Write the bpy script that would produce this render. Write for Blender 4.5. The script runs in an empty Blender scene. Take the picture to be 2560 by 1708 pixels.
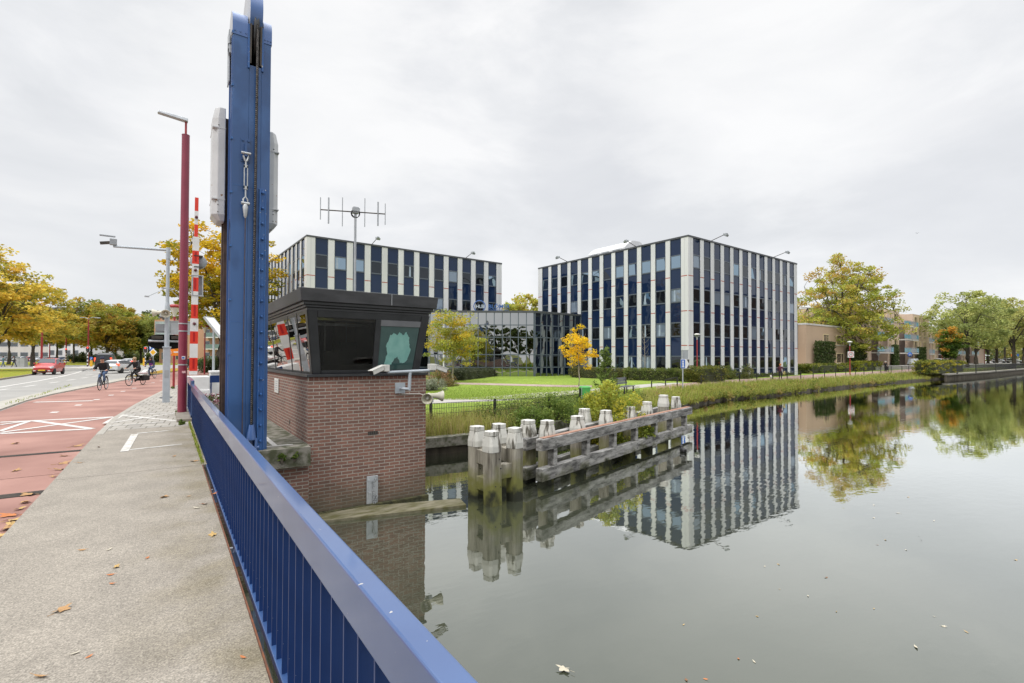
import bpy, bmesh, math, random
import numpy as np
from mathutils import Vector, Matrix

SC = bpy.context.scene
COL = SC.collection
rad = math.radians

# ------------------------------------------------------------------ camera
CAM_Z = 1.8
F_PX, CX, CY = 1229.0, 1280.0, 873.0          # focal length and centre, in pixels of the 2560 x 1708 photograph
_th, _p, _ro = rad(35.0), math.atan(20 / 1229.0), rad(0.17)
FW = Vector((math.sin(_th) * math.cos(_p), math.cos(_th) * math.cos(_p), math.sin(_p)))
_R0 = Vector((math.cos(_th), -math.sin(_th), 0))
_U0 = _R0.cross(FW)
RT = _R0 * math.cos(_ro) + _U0 * math.sin(_ro)
UP = -_R0 * math.sin(_ro) + _U0 * math.cos(_ro)
cam_data = bpy.data.cameras.new('camera')
cam_data.sensor_width = 36.0
cam_data.lens = 36.0 * F_PX / 2560.0
cam_data.shift_y = 19.0 / 2560.0
cam_data.clip_start = 0.05
cam_data.clip_end = 6000.0
cam = bpy.data.objects.new('camera', cam_data)
COL.objects.link(cam)
cam.matrix_world = Matrix(((RT.x, UP.x, -FW.x, 0), (RT.y, UP.y, -FW.y, 0), (RT.z, UP.z, -FW.z, CAM_Z), (0, 0, 0, 1)))
SC.camera = cam

# ------------------------------------------------------------------ world: overcast sky
SUN_EL, SUN_AZ = 48.0, 250.0                   # compass-like azimuth, clockwise from +Y
world = bpy.data.worlds.new('World')
SC.world = world
world.use_nodes = True
nt = world.node_tree
nt.nodes.clear()
N, L = nt.nodes, nt.links
wo = N.new('ShaderNodeOutputWorld')
sky = N.new('ShaderNodeTexSky'); sky.sky_type = 'NISHITA'; sky.sun_disc = False
sky.sun_elevation = rad(SUN_EL); sky.sun_rotation = rad(SUN_AZ)
bg1 = N.new('ShaderNodeBackground'); bg1.inputs['Strength'].default_value = 0.09
L.new(sky.outputs[0], bg1.inputs['Color'])
tc = N.new('ShaderNodeTexCoord')
mp = N.new('ShaderNodeMapping'); mp.inputs['Scale'].default_value = (1.0, 1.0, 2.6)
L.new(tc.outputs['Generated'], mp.inputs['Vector'])
n1 = N.new('ShaderNodeTexNoise'); n1.inputs['Scale'].default_value = 2.6; n1.inputs['Detail'].default_value = 7
n1.inputs['Roughness'].default_value = 0.56; n1.inputs['Distortion'].default_value = 0.35
L.new(mp.outputs[0], n1.inputs['Vector'])
cr = N.new('ShaderNodeValToRGB')
cr.color_ramp.elements[0].position = 0.33; cr.color_ramp.elements[0].color = (0.77, 0.785, 0.81, 1)
cr.color_ramp.elements[1].position = 0.62; cr.color_ramp.elements[1].color = (0.985, 0.985, 0.99, 1)
e = cr.color_ramp.elements.new(0.48); e.color = (0.865, 0.875, 0.895, 1)
L.new(n1.outputs['Fac'], cr.inputs['Fac'])
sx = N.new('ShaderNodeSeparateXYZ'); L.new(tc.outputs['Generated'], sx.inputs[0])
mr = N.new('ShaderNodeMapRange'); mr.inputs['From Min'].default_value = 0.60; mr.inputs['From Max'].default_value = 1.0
mr.inputs['To Min'].default_value = 1.04; mr.inputs['To Max'].default_value = 4.5  # sky above the view made brighter to add light on the scene
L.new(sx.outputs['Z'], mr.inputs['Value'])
# soft cloud banks: (direction, angular size, colour, strength), their edges broken by noise
n2 = N.new('ShaderNodeTexNoise'); n2.inputs['Scale'].default_value = 7.0; n2.inputs['Detail'].default_value = 8; n2.inputs['Roughness'].default_value = .6; L.new(mp.outputs[0], n2.inputs['Vector'])
skyc = cr.outputs[0]
def cloud(u, v, size, col, amt):
    global skyc
    d = (FW + RT * ((u - CX) / F_PX) - UP * ((v - CY) / F_PX)).normalized()
    dp = N.new('ShaderNodeVectorMath'); dp.operation = 'DOT_PRODUCT'; dp.inputs[1].default_value = d; L.new(tc.outputs['Generated'], dp.inputs[0])
    ad_ = N.new('ShaderNodeMath'); ad_.operation = 'MULTIPLY_ADD'; ad_.inputs[1].default_value = (1 - math.cos(rad(size))) * 1.9; L.new(n2.outputs['Fac'], ad_.inputs[0]); L.new(dp.outputs['Value'], ad_.inputs[2])
    r_ = N.new('ShaderNodeMapRange'); r_.interpolation_type = 'SMOOTHSTEP'; c0 = math.cos(rad(size)) + (1 - math.cos(rad(size))) * .95
    r_.inputs['From Min'].default_value = c0 - (1 - math.cos(rad(size))) * .5; r_.inputs['From Max'].default_value = c0 + (1 - math.cos(rad(size))) * .7; r_.inputs['To Max'].default_value = amt; L.new(ad_.outputs[0], r_.inputs['Value'])
    m_ = N.new('ShaderNodeMixRGB'); m_.inputs['Color2'].default_value = (*col, 1); L.new(r_.outputs[0], m_.inputs['Fac']); L.new(skyc, m_.inputs['Color1']); skyc = m_.outputs[0]
cloud(1470, 415, 7.5, (.72, .735, .77), .5); cloud(1640, 380, 5, (.74, .755, .79), .4); cloud(2380, 500, 9, (.74, .755, .79), .45); cloud(150, 560, 10, (.75, .765, .79), .4)
cloud(1265, 705, 4, (.97, .97, .98), .8); cloud(700, 250, 12, (1.0, 1.0, 1.0), .6); cloud(1900, 180, 13, (1.0, 1.0, 1.0), .6)
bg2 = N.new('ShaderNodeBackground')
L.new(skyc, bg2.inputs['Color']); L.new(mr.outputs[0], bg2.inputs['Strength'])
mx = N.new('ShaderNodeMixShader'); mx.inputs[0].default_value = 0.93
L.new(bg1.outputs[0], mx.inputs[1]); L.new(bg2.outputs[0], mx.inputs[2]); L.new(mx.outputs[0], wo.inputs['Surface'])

# ------------------------------------------------------------------ sun (veiled by cloud)
sd = bpy.data.lights.new('sun', 'SUN'); sd.energy = 1.5; sd.angle = rad(14); sd.color = (1.0, 0.965, 0.91)
sun = bpy.data.objects.new('sun', sd); COL.objects.link(sun)
_sd = Vector((math.sin(rad(SUN_AZ)) * math.cos(rad(SUN_EL)), math.cos(rad(SUN_AZ)) * math.cos(rad(SUN_EL)), math.sin(rad(SUN_EL))))
sun.rotation_euler = _sd.to_track_quat('Z', 'Y').to_euler()

SC.view_settings.view_transform = 'Standard'
SC.view_settings.look = 'None'
SC.view_settings.exposure = 0.0
SC.view_settings.gamma = 1.0
SC.render.engine = 'CYCLES'
SC.cycles.use_denoising = True
SC.cycles.max_bounces = 6
SC.cycles.diffuse_bounces = 3
SC.cycles.glossy_bounces = 4
SC.cycles.transmission_bounces = 4
SC.cycles.caustics_reflective = False
SC.cycles.caustics_refractive = False

# ------------------------------------------------------------------ helpers
CAMV = Vector((0, 0, CAM_Z))
def ray(u, v): return FW + RT * ((u - CX) / F_PX) - UP * ((v - CY) / F_PX)
def at(u, v, z=0.0):
    d = ray(u, v); return CAMV + d * ((z - CAM_Z) / d.z)
def atX(u, v, x):
    d = ray(u, v); return CAMV + d * (x / d.x)
def atY(u, v, y):
    d = ray(u, v); return CAMV + d * (y / d.y)
def atD(u, v, depth): return CAMV + ray(u, v) * depth
def V(*a): return Vector(a)

class MB:
    """collects geometry with material slots; build() links it as one mesh object"""
    def __init__(self):
        self.v, self.f, self.m, self.sm = [], [], [], []
    def add(self, verts, faces, mi=0, M=None, smooth=False):
        o = len(self.v)
        if M is not None: verts = [M @ Vector(p) for p in verts]
        self.v.extend([tuple(p) for p in verts])
        for f in faces:
            self.f.append([i + o for i in f]); self.m.append(mi); self.sm.append(smooth)
        return self
    def box(self, a, b, mi=0, M=None):
        x0, y0, z0 = a; x1, y1, z1 = b
        return self.add([(x0,y0,z0),(x1,y0,z0),(x1,y1,z0),(x0,y1,z0),(x0,y0,z1),(x1,y0,z1),(x1,y1,z1),(x0,y1,z1)],
                 [(0,3,2,1),(4,5,6,7),(0,1,5,4),(1,2,6,5),(2,3,7,6),(3,0,4,7)], mi, M)
    def cbox(self, c, s, mi=0, M=None, rz=0.0, R=None):
        T = Matrix.Translation(c)
        if rz: T = T @ Matrix.Rotation(rz, 4, 'Z')
        if R is not None: T = T @ R
        if M is not None: T = M @ T
        h = [k / 2 for k in s]
        return self.box([-k for k in h], h, mi, T)
    def hexa(self, bot, top, mi=0):
        """eight corners: four bottom, four top (both counter-clockwise from above)"""
        return self.add(list(bot) + list(top), [(0,3,2,1),(4,5,6,7),(0,1,5,4),(1,2,6,5),(2,3,7,6),(3,0,4,7)], mi)
    def quad(self, a, b, c, d, mi=0): return self.add([a, b, c, d], [(0,1,2,3)], mi)
    def prism(self, poly, z0, z1, mi=0, M=None, cap=True):
        n = len(poly)
        vs = [(p[0], p[1], z0) for p in poly] + [(p[0], p[1], z1) for p in poly]
        fs = [(i, (i+1) % n, n + (i+1) % n, n + i) for i in range(n)]
        if cap: fs += [tuple(range(n))[::-1], tuple(range(n, 2*n))]
        return self.add(vs, fs, mi, M)
    def sheet(self, poly, z, mi=0): return self.add([(p[0], p[1], z) for p in poly], [tuple(range(len(poly)))], mi)
    def cyl(self, p0, p1, r0, r1=None, n=10, mi=0, caps=True, M=None, smooth=True):
        r1 = r0 if r1 is None else r1
        p0, p1 = Vector(p0), Vector(p1)
        d = (p1 - p0)
        if d.length < 1e-6: return self
        q = d.normalized().to_track_quat('Z', 'Y').to_matrix()
        vs = []
        for p, r in ((p0, r0), (p1, r1)):
            for i in range(n):
                a = 2 * math.pi * i / n
                vs.append(p + q @ Vector((r * math.cos(a), r * math.sin(a), 0)))
        self.add(vs, [(i, (i+1) % n, n + (i+1) % n, n + i) for i in range(n)], mi, M, smooth)
        if caps: self.add(vs, [tuple(range(n))[::-1], tuple(range(n, 2*n))], mi, M, False)
        return self
    def tube(self, pts, r, n=8, mi=0, M=None):
        pts = [Vector(p) for p in pts]
        rs = r if isinstance(r, (list, tuple)) else [r] * len(pts)
        vs, fs = [], []
        for k, p in enumerate(pts):
            d = (pts[min(k+1, len(pts)-1)] - pts[max(k-1, 0)])
            q = d.normalized().to_track_quat('Z', 'Y').to_matrix() if d.length > 1e-7 else Matrix.Identity(3)
            for i in range(n):
                a = 2 * math.pi * i / n
                vs.append(p + q @ Vector((rs[k] * math.cos(a), rs[k] * math.sin(a), 0)))
        for k in range(len(pts) - 1):
            b = k * n
            # match ring phase to avoid twisting
            for i in range(n):
                fs.append((b+i, b+(i+1) % n, b+n+(i+1) % n, b+n+i))
        self.add(vs, fs, mi, M, True)
        self.add(vs[:n] + vs[-n:], [tuple(range(n))[::-1], tuple(range(n, 2*n))], mi, M)
        return self
    def lathe(self, prof, n=16, mi=0, M=None, smooth=True):
        """prof: (r, z) pairs, revolved about local z"""
        vs, fs = [], []
        for r, z in prof:
            for i in range(n):
                a = 2 * math.pi * i / n
                vs.append((r * math.cos(a), r * math.sin(a), z))
        for k in range(len(prof) - 1):
            for i in range(n):
                fs.append((k*n+i, k*n+(i+1) % n, (k+1)*n+(i+1) % n, (k+1)*n+i))
        fs2 = [tuple(range(n))[::-1], tuple(range((len(prof)-1)*n, len(prof)*n))]
        self.add(vs, fs, mi, M, smooth)
        self.add(vs, fs2, mi, M)
        return self
    def ball(self, c, r, mi=0, n=10, sc=(1,1,1)):
        pr = [(max(1e-4, math.sin(math.pi*k/n)) * r, -math.cos(math.pi*k/n) * r) for k in range(n+1)]
        return self.lathe(pr, n+2, mi, Matrix.Translation(c) @ Matrix.Diagonal((*sc, 1)))
    def build(self, name, mats=None, parent=None, bevel=0.0, loc=None, rz=0.0, seg=2):
        me = bpy.data.meshes.new(name)
        me.from_pydata(self.v, [], self.f)
        mats = mats if isinstance(mats, (list, tuple)) else [mats]
        for m in mats: me.materials.append(m)
        me.polygons.foreach_set('material_index', self.m)
        me.polygons.foreach_set('use_smooth', self.sm)
        me.update()
        bm = bmesh.new(); bm.from_mesh(me)
        bmesh.ops.recalc_face_normals(bm, faces=bm.faces)
        bm.to_mesh(me); bm.free()
        o = bpy.data.objects.new(name, me); COL.objects.link(o)
        if parent: o.parent = parent
        if loc is not None: o.location = loc
        if rz: o.rotation_euler.z = rz
        if bevel:
            b = o.modifiers.new('bevel', 'BEVEL'); b.width = bevel; b.segments = seg; b.limit_method = 'ANGLE'; b.angle_limit = rad(40)
        return o

def tag(o, label=None, cat=None, group=None, kind=None):
    if label: o['label'] = label
    if cat: o['category'] = cat
    if group: o['group'] = group
    if kind: o['kind'] = kind
    return o
def thing(name, label, cat, loc=(0,0,0), rz=0.0, group=None):
    o = bpy.data.objects.new(name, None); COL.objects.link(o)
    o.empty_display_size = 0.2
    o.location = loc; o.rotation_euler = (0, 0, rz)
    return tag(o, label, cat, group)
def structure(name, mb, mats, bevel=0.0):
    return tag(mb.build(name, mats, None, bevel), kind='structure')
def copy_tree(o, loc=None, rz=None, label=None, parent=None, scale=None, group=None):
    c = o.copy(); COL.objects.link(c)
    if parent is not None: c.parent = parent
    if loc is not None: c.location = loc
    if rz is not None: c.rotation_euler.z = rz
    if scale is not None: c.scale = (scale,) * 3 if not isinstance(scale, (tuple, list)) else scale
    if label: c['label'] = label
    if group: c['group'] = group
    for ch in list(o.children): copy_tree(ch, parent=c)
    return c
def text_mesh(cu, name, mat, parent, loc, rot):
    """text curve turned into a real mesh part"""
    tmp = bpy.data.objects.new(name, cu); COL.objects.link(tmp)
    bpy.context.view_layer.update()
    me = bpy.data.meshes.new_from_object(tmp.evaluated_get(bpy.context.evaluated_depsgraph_get()))
    bpy.data.objects.remove(tmp); bpy.data.curves.remove(cu)
    me.materials.clear(); me.materials.append(mat)
    o = bpy.data.objects.new(name, me); COL.objects.link(o); o.parent = parent; o.location = loc; o.rotation_euler = rot
    return o
def lettering(body, size, mat, parent, loc, rot, ext=.004, name='lettering', align='CENTER', off=0.0):
    cu = bpy.data.curves.new(name, 'FONT'); cu.body = body; cu.size = size; cu.extrude = ext; cu.align_x = align; cu.align_y = 'CENTER'; cu.offset = off
    return text_mesh(cu, name, mat, parent, loc, rot)
def recolor(root, old, new):
    """swap one material for another on a copied thing and its parts"""
    for o in [root] + list(root.children_recursive):
        if o.type != 'MESH': continue
        for s in o.material_slots:
            if s.material == old: s.link = 'OBJECT'; s.material = new

# ------------------------------------------------------------------ materials
def nodes_of(name):
    m = bpy.data.materials.new(name); m.use_nodes = True
    return m, m.node_tree.nodes, m.node_tree.links, m.node_tree.nodes['Principled BSDF']
def pm(name, c1, c2=None, scale=4.0, rough=0.6, metal=0.0, bump=0.0, bscale=None, detail=5.0, stretch=(1,1,1), lo=0.35, hi=0.65,
       spec=None, coat=0.0, rough2=None, chips=None):
    m, N, L, B = nodes_of(name)
    c2 = c2 or tuple(min(1, k * 0.8) for k in c1)
    tc = N.new('ShaderNodeTexCoord'); mp = N.new('ShaderNodeMapping'); mp.inputs['Scale'].default_value = stretch
    L.new(tc.outputs['Object'], mp.inputs['Vector'])
    n = N.new('ShaderNodeTexNoise'); n.inputs['Scale'].default_value = scale; n.inputs['Detail'].default_value = detail
    L.new(mp.outputs[0], n.inputs['Vector'])
    r = N.new('ShaderNodeValToRGB'); r.color_ramp.elements[0].position = lo; r.color_ramp.elements[1].position = hi
    r.color_ramp.elements[0].color = (*c1, 1); r.color_ramp.elements[1].color = (*c2, 1)
    L.new(n.outputs['Fac'], r.inputs['Fac'])
    out = r.outputs[0]
    if chips:                                   # (colour, scale, threshold): small flecks of worn paint
        cc, cs, ct = chips
        v = N.new('ShaderNodeTexNoise'); v.inputs['Scale'].default_value = cs; v.inputs['Detail'].default_value = 3
        L.new(tc.outputs['Object'], v.inputs['Vector'])
        g = N.new('ShaderNodeMath'); g.operation = 'GREATER_THAN'; g.inputs[1].default_value = ct
        L.new(v.outputs['Fac'], g.inputs[0])
        k = N.new('ShaderNodeMixRGB'); k.inputs['Color2'].default_value = (*cc, 1)
        L.new(g.outputs[0], k.inputs['Fac']); L.new(out, k.inputs['Color1']); out = k.outputs[0]
    L.new(out, B.inputs['Base Color'])
    B.inputs['Roughness'].default_value = rough; B.inputs['Metallic'].default_value = metal
    if spec is not None: B.inputs['Specular IOR Level'].default_value = spec
    if coat: B.inputs['Coat Weight'].default_value = coat; B.inputs['Coat Roughness'].default_value = 0.08
    if rough2 is not None:
        q = N.new('ShaderNodeMapRange'); q.inputs['To Min'].default_value = rough; q.inputs['To Max'].default_value = rough2
        L.new(n.outputs['Fac'], q.inputs['Value']); L.new(q.outputs[0], B.inputs['Roughness'])
    if bump:
        n2 = N.new('ShaderNodeTexNoise'); n2.inputs['Scale'].default_value = bscale or scale * 6; n2.inputs['Detail'].default_value = 4
        L.new(mp.outputs[0], n2.inputs['Vector'])
        b = N.new('ShaderNodeBump'); b.inputs['Strength'].default_value = bump; b.inputs['Distance'].default_value = 0.02
        L.new(n2.outputs['Fac'], b.inputs['Height']); L.new(b.outputs[0], B.inputs['Normal'])
    return m
def brick_mat(name, cols, mortar, w=0.22, h=0.071, ms=0.011, stain=None, rough=0.85, bump=0.5):
    """bricks laid on any upright wall: courses follow z, lengths follow x + y (object space)"""
    m, N, L, B = nodes_of(name)
    tc = N.new('ShaderNodeTexCoord'); s = N.new('ShaderNodeSeparateXYZ'); L.new(tc.outputs['Object'], s.inputs[0])
    a = N.new('ShaderNodeMath'); L.new(s.outputs['X'], a.inputs[0]); L.new(s.outputs['Y'], a.inputs[1])
    c = N.new('ShaderNodeCombineXYZ'); L.new(a.outputs[0], c.inputs['X']); L.new(s.outputs['Z'], c.inputs['Y'])
    # slight waviness so the courses are not ruled
    nw = N.new('ShaderNodeTexNoise'); nw.inputs['Scale'].default_value = 2.0; L.new(c.outputs[0], nw.inputs['Vector'])
    vm = N.new('ShaderNodeVectorMath'); vm.operation = 'MULTIPLY_ADD'; vm.inputs[1].default_value = (0.012, 0.008, 0)
    L.new(nw.outputs['Color'], vm.inputs[0]); L.new(c.outputs[0], vm.inputs[2])
    t = N.new('ShaderNodeTexBrick'); t.inputs['Scale'].default_value = 1.0
    t.inputs['Brick Width'].default_value = w; t.inputs['Row Height'].default_value = h; t.inputs['Mortar Size'].default_value = ms
    t.inputs['Mortar Smooth'].default_value = 0.25; t.inputs['Bias'].default_value = -0.1
    t.inputs['Color1'].default_value = (*cols[0], 1); t.inputs['Color2'].default_value = (*cols[1], 1); t.inputs['Mortar'].default_value = (*mortar, 1)
    L.new(vm.outputs[0], t.inputs['Vector'])
    n = N.new('ShaderNodeTexNoise'); n.inputs['Scale'].default_value = 1.3; n.inputs['Detail'].default_value = 6
    L.new(tc.outputs['Object'], n.inputs['Vector'])
    r = N.new('ShaderNodeMapRange'); r.inputs['To Min'].default_value = 0.72; r.inputs['To Max'].default_value = 1.25; L.new(n.outputs['Fac'], r.inputs['Value'])
    k = N.new('ShaderNodeMixRGB'); k.blend_type = 'MULTIPLY'; k.inputs['Fac'].default_value = 1
    L.new(t.outputs['Color'], k.inputs['Color1']); L.new(r.outputs[0], k.inputs['Color2'])
    n3 = N.new('ShaderNodeTexNoise'); n3.inputs['Scale'].default_value = 55; L.new(tc.outputs['Object'], n3.inputs['Vector'])
    r3 = N.new('ShaderNodeMapRange'); r3.inputs['To Min'].default_value = 0.7; r3.inputs['To Max'].default_value = 1.3; L.new(n3.outputs['Fac'], r3.inputs['Value'])
    k3 = N.new('ShaderNodeMixRGB'); k3.blend_type = 'MULTIPLY'; k3.inputs['Fac'].default_value = 1
    L.new(k.outputs[0], k3.inputs['Color1']); L.new(r3.outputs[0], k3.inputs['Color2'])
    out = k3.outputs[0]
    if stain:                                   # (colour, z where it ends, z where it is full): water-line algae and lime with a ragged edge
        sc_, z0, z1 = stain
        ad = N.new('ShaderNodeMath'); ad.operation = 'MULTIPLY_ADD'; ad.inputs[1].default_value = 0.5
        L.new(n.outputs['Fac'], ad.inputs[0]); L.new(s.outputs['Z'], ad.inputs[2])
        q = N.new('ShaderNodeMapRange'); q.inputs['From Min'].default_value = z0 + 0.25; q.inputs['From Max'].default_value = z1 + 0.25
        L.new(ad.outputs[0], q.inputs['Value'])
        k2 = N.new('ShaderNodeMixRGB'); k2.inputs['Color2'].default_value = (*sc_, 1)
        L.new(q.outputs[0], k2.inputs['Fac']); L.new(out, k2.inputs['Color1']); out = k2.outputs[0]
    L.new(out, B.inputs['Base Color']); B.inputs['Roughness'].default_value = rough
    b = N.new('ShaderNodeBump'); b.inputs['Strength'].default_value = bump; b.inputs['Distance'].default_value = 0.008; b.invert = True
    L.new(t.outputs['Fac'], b.inputs['Height']); L.new(b.outputs[0], B.inputs['Normal'])
    return m
def glass_mat(name, body, tint, ior=1.7, rough=0.015, wav=0.02, wscale=0.6, metal=0.0):
    """dark coated pane: mirror-like, very slightly wavy"""
    m, N, L, B = nodes_of(name)
    B.inputs['Base Color'].default_value = (*body, 1); B.inputs['Roughness'].default_value = rough
    B.inputs['IOR'].default_value = ior; B.inputs['Specular Tint'].default_value = (*tint, 1); B.inputs['Metallic'].default_value = metal
    tc = N.new('ShaderNodeTexCoord'); n = N.new('ShaderNodeTexNoise'); n.inputs['Scale'].default_value = wscale; n.inputs['Detail'].default_value = 1
    L.new(tc.outputs['Object'], n.inputs['Vector'])
    b = N.new('ShaderNodeBump'); b.inputs['Strength'].default_value = wav; b.inputs['Distance'].default_value = 1.0
    L.new(n.outputs['Fac'], b.inputs['Height']); L.new(b.outputs[0], B.inputs['Normal'])
    return m
def leaf_mat(name, trans=0.45):
    m, N, L, B = nodes_of(name)
    a = N.new('ShaderNodeAttribute'); a.attribute_name = 'leaf'
    B.inputs['Roughness'].default_value = 0.55; B.inputs['Specular IOR Level'].default_value = 0.25
    L.new(a.outputs['Color'], B.inputs['Base Color'])
    t = N.new('ShaderNodeBsdfTranslucent'); L.new(a.outputs['Color'], t.inputs['Color'])
    x = N.new('ShaderNodeMixShader'); x.inputs[0].default_value = trans
    o = [k for k in N if k.type == 'OUTPUT_MATERIAL'][0]
    L.new(B.outputs[0], x.inputs[1]); L.new(t.outputs[0], x.inputs[2]); L.new(x.outputs[0], o.inputs['Surface'])
    return m

M = {}
M['rail_blue'] = pm('rail_blue', (0.042, 0.100, 0.25), (0.028, 0.072, 0.20), 1.3, 0.30, coat=0.7, spec=.9, detail=9, rough2=.5, chips=((0.42, 0.40, 0.38), 34, 0.745))
M['slat_blue'] = pm('slat_blue', (0.007, 0.028, 0.115), (0.010, 0.036, 0.14), 3, 0.38, chips=((0.45, 0.46, 0.48), 45, 0.74))
M['tower_blue'] = pm('tower_blue', (0.022, 0.076, 0.215), (0.034, 0.105, 0.28), 1.5, 0.28, coat=0.25, detail=3, lo=.46, hi=.54, rough2=.42, stretch=(1, 1, .6), chips=((0.55, 0.56, 0.58), 30, 0.745))
M['flange_blue'] = pm('flange_blue', (0.025, 0.10, 0.31), (0.035, 0.13, 0.36), 2.5, 0.35, chips=((0.5, 0.5, 0.5), 22, 0.70))
M['cover_blue'] = pm('cover_blue', (0.06, 0.13, 0.33), (0.075, 0.155, 0.38), 1.5, 0.28, coat=0.3)
M['black'] = pm('black', (0.012, 0.012, 0.013), (0.02, 0.02, 0.021), 4, 0.5)
M['rubber'] = pm('rubber', (0.018, 0.018, 0.018), (0.03, 0.03, 0.03), 8, 0.8)
M['dark_steel'] = pm('dark_steel', (0.05, 0.045, 0.04), (0.09, 0.075, 0.06), 6, 0.5, 0.4)
M['rust_rail'] = pm('rust_rail', (0.05, 0.03, 0.025), (0.09, 0.055, 0.04), 8, 0.55)
M['galv'] = pm('galv', (0.36, 0.38, 0.40), (0.46, 0.48, 0.50), 7, 0.45, 0.35)
M['grey_paint'] = pm('grey_paint', (0.36, 0.40, 0.44), (0.42, 0.46, 0.50), 4, 0.45)
M['grey_back'] = pm('grey_back', (0.30, 0.32, 0.34), (0.36, 0.38, 0.40), 3, 0.5, 0.2)
M['white_paint'] = pm('white_paint', (0.74, 0.74, 0.73), (0.66, 0.66, 0.65), 3, 0.4)
M['white_plastic'] = pm('white_plastic', (0.62, 0.61, 0.57), (0.68, 0.67, 0.63), 5, 0.45)
M['housing_white'] = pm('housing_white', (0.50, 0.51, 0.52), (0.57, 0.58, 0.59), 3, 0.45, chips=((0.24, 0.13, 0.06), 9, 0.70))
M['cream_horn'] = pm('cream_horn', (0.56, 0.53, 0.42), (0.62, 0.59, 0.48), 6, 0.5)
M['red_paint'] = pm('red_paint', (0.72, 0.045, 0.02), (0.66, 0.04, 0.02), 3, 0.4)
M['red_dark'] = pm('red_dark', (0.42, 0.01, 0.012), (0.38, 0.01, 0.012), 3, 0.35)
M['lamp_pole'] = pm('lamp_pole', (0.20, 0.022, 0.048), (0.24, 0.028, 0.058), 2, 0.38, coat=0.2, chips=((0.42, 0.24, 0.06), 9, 0.80))
M['pole_red'] = pm('pole_red', (0.28, 0.02, 0.028), (0.32, 0.028, 0.034), 3, 0.45)
M['lamp_red'] = pm('lamp_red', (0.30, 0.02, 0.025), (0.35, 0.03, 0.03), 3, 0.45)
M['orange'] = pm('orange', (0.85, 0.24, 0.01), (0.78, 0.21, 0.01), 3, 0.5)
M['yellow'] = pm('yellow', (0.78, 0.42, 0.02), (0.72, 0.38, 0.02), 3, 0.5)
M['sign_blue'] = pm('sign_blue', (0.02, 0.10, 0.42), (0.02, 0.12, 0.46), 3, 0.45)
M['sign_white'] = pm('sign_white', (0.75, 0.75, 0.75), (0.70, 0.70, 0.70), 3, 0.5)
M['green_bin'] = pm('green_bin', (0.09, 0.42, 0.09), (0.075, 0.36, 0.08), 4, 0.45)
M['skin'] = pm('skin', (0.50, 0.28, 0.20), (0.55, 0.32, 0.23), 6, 0.55)
M['road_paint'] = pm('road_paint', (0.62, 0.61, 0.58), (0.50, 0.48, 0.45), 14, 0.7, bump=0.15, bscale=90)
M['asphalt'] = pm('asphalt', (0.27, 0.262, 0.245), (0.315, 0.305, 0.285), 0.6, 0.85, bump=0.3, bscale=160)
M['red_asphalt'] = pm('red_asphalt', (0.22, 0.108, 0.086), (0.38, 0.21, 0.17), 0.55, 0.85, bump=0.2, bscale=220, detail=11, lo=.3, hi=.7)
M['kerb'] = pm('kerb', (0.30, 0.28, 0.24), (0.38, 0.36, 0.32), 5, 0.85, bump=0.3, bscale=60)
M['concrete'] = pm('concrete', (0.20, 0.175, 0.145), (0.27, 0.24, 0.20), 3, 0.85, bump=0.4, bscale=40, detail=8)
M['mossy_concrete'] = pm('mossy_concrete', (0.07, 0.075, 0.04), (0.24, 0.225, 0.19), 5, 0.9, bump=0.5, bscale=40, detail=8, lo=.4, hi=.6)
M['trunk'] = pm('trunk', (0.055, 0.045, 0.034), (0.10, 0.085, 0.065), 9, 0.9, bump=0.6, bscale=30, stretch=(1,1,.3))
M['birch'] = pm('birch', (0.38, 0.34, 0.28), (0.25, 0.22, 0.18), 9, 0.8)
M['leaves'] = leaf_mat('leaves')
M['petal'] = leaf_mat('petal', 0.2)
M['soil'] = pm('soil', (0.05, 0.045, 0.03), (0.08, 0.065, 0.04), 6, 0.95, bump=0.5)
M['grass'] = None
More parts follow.
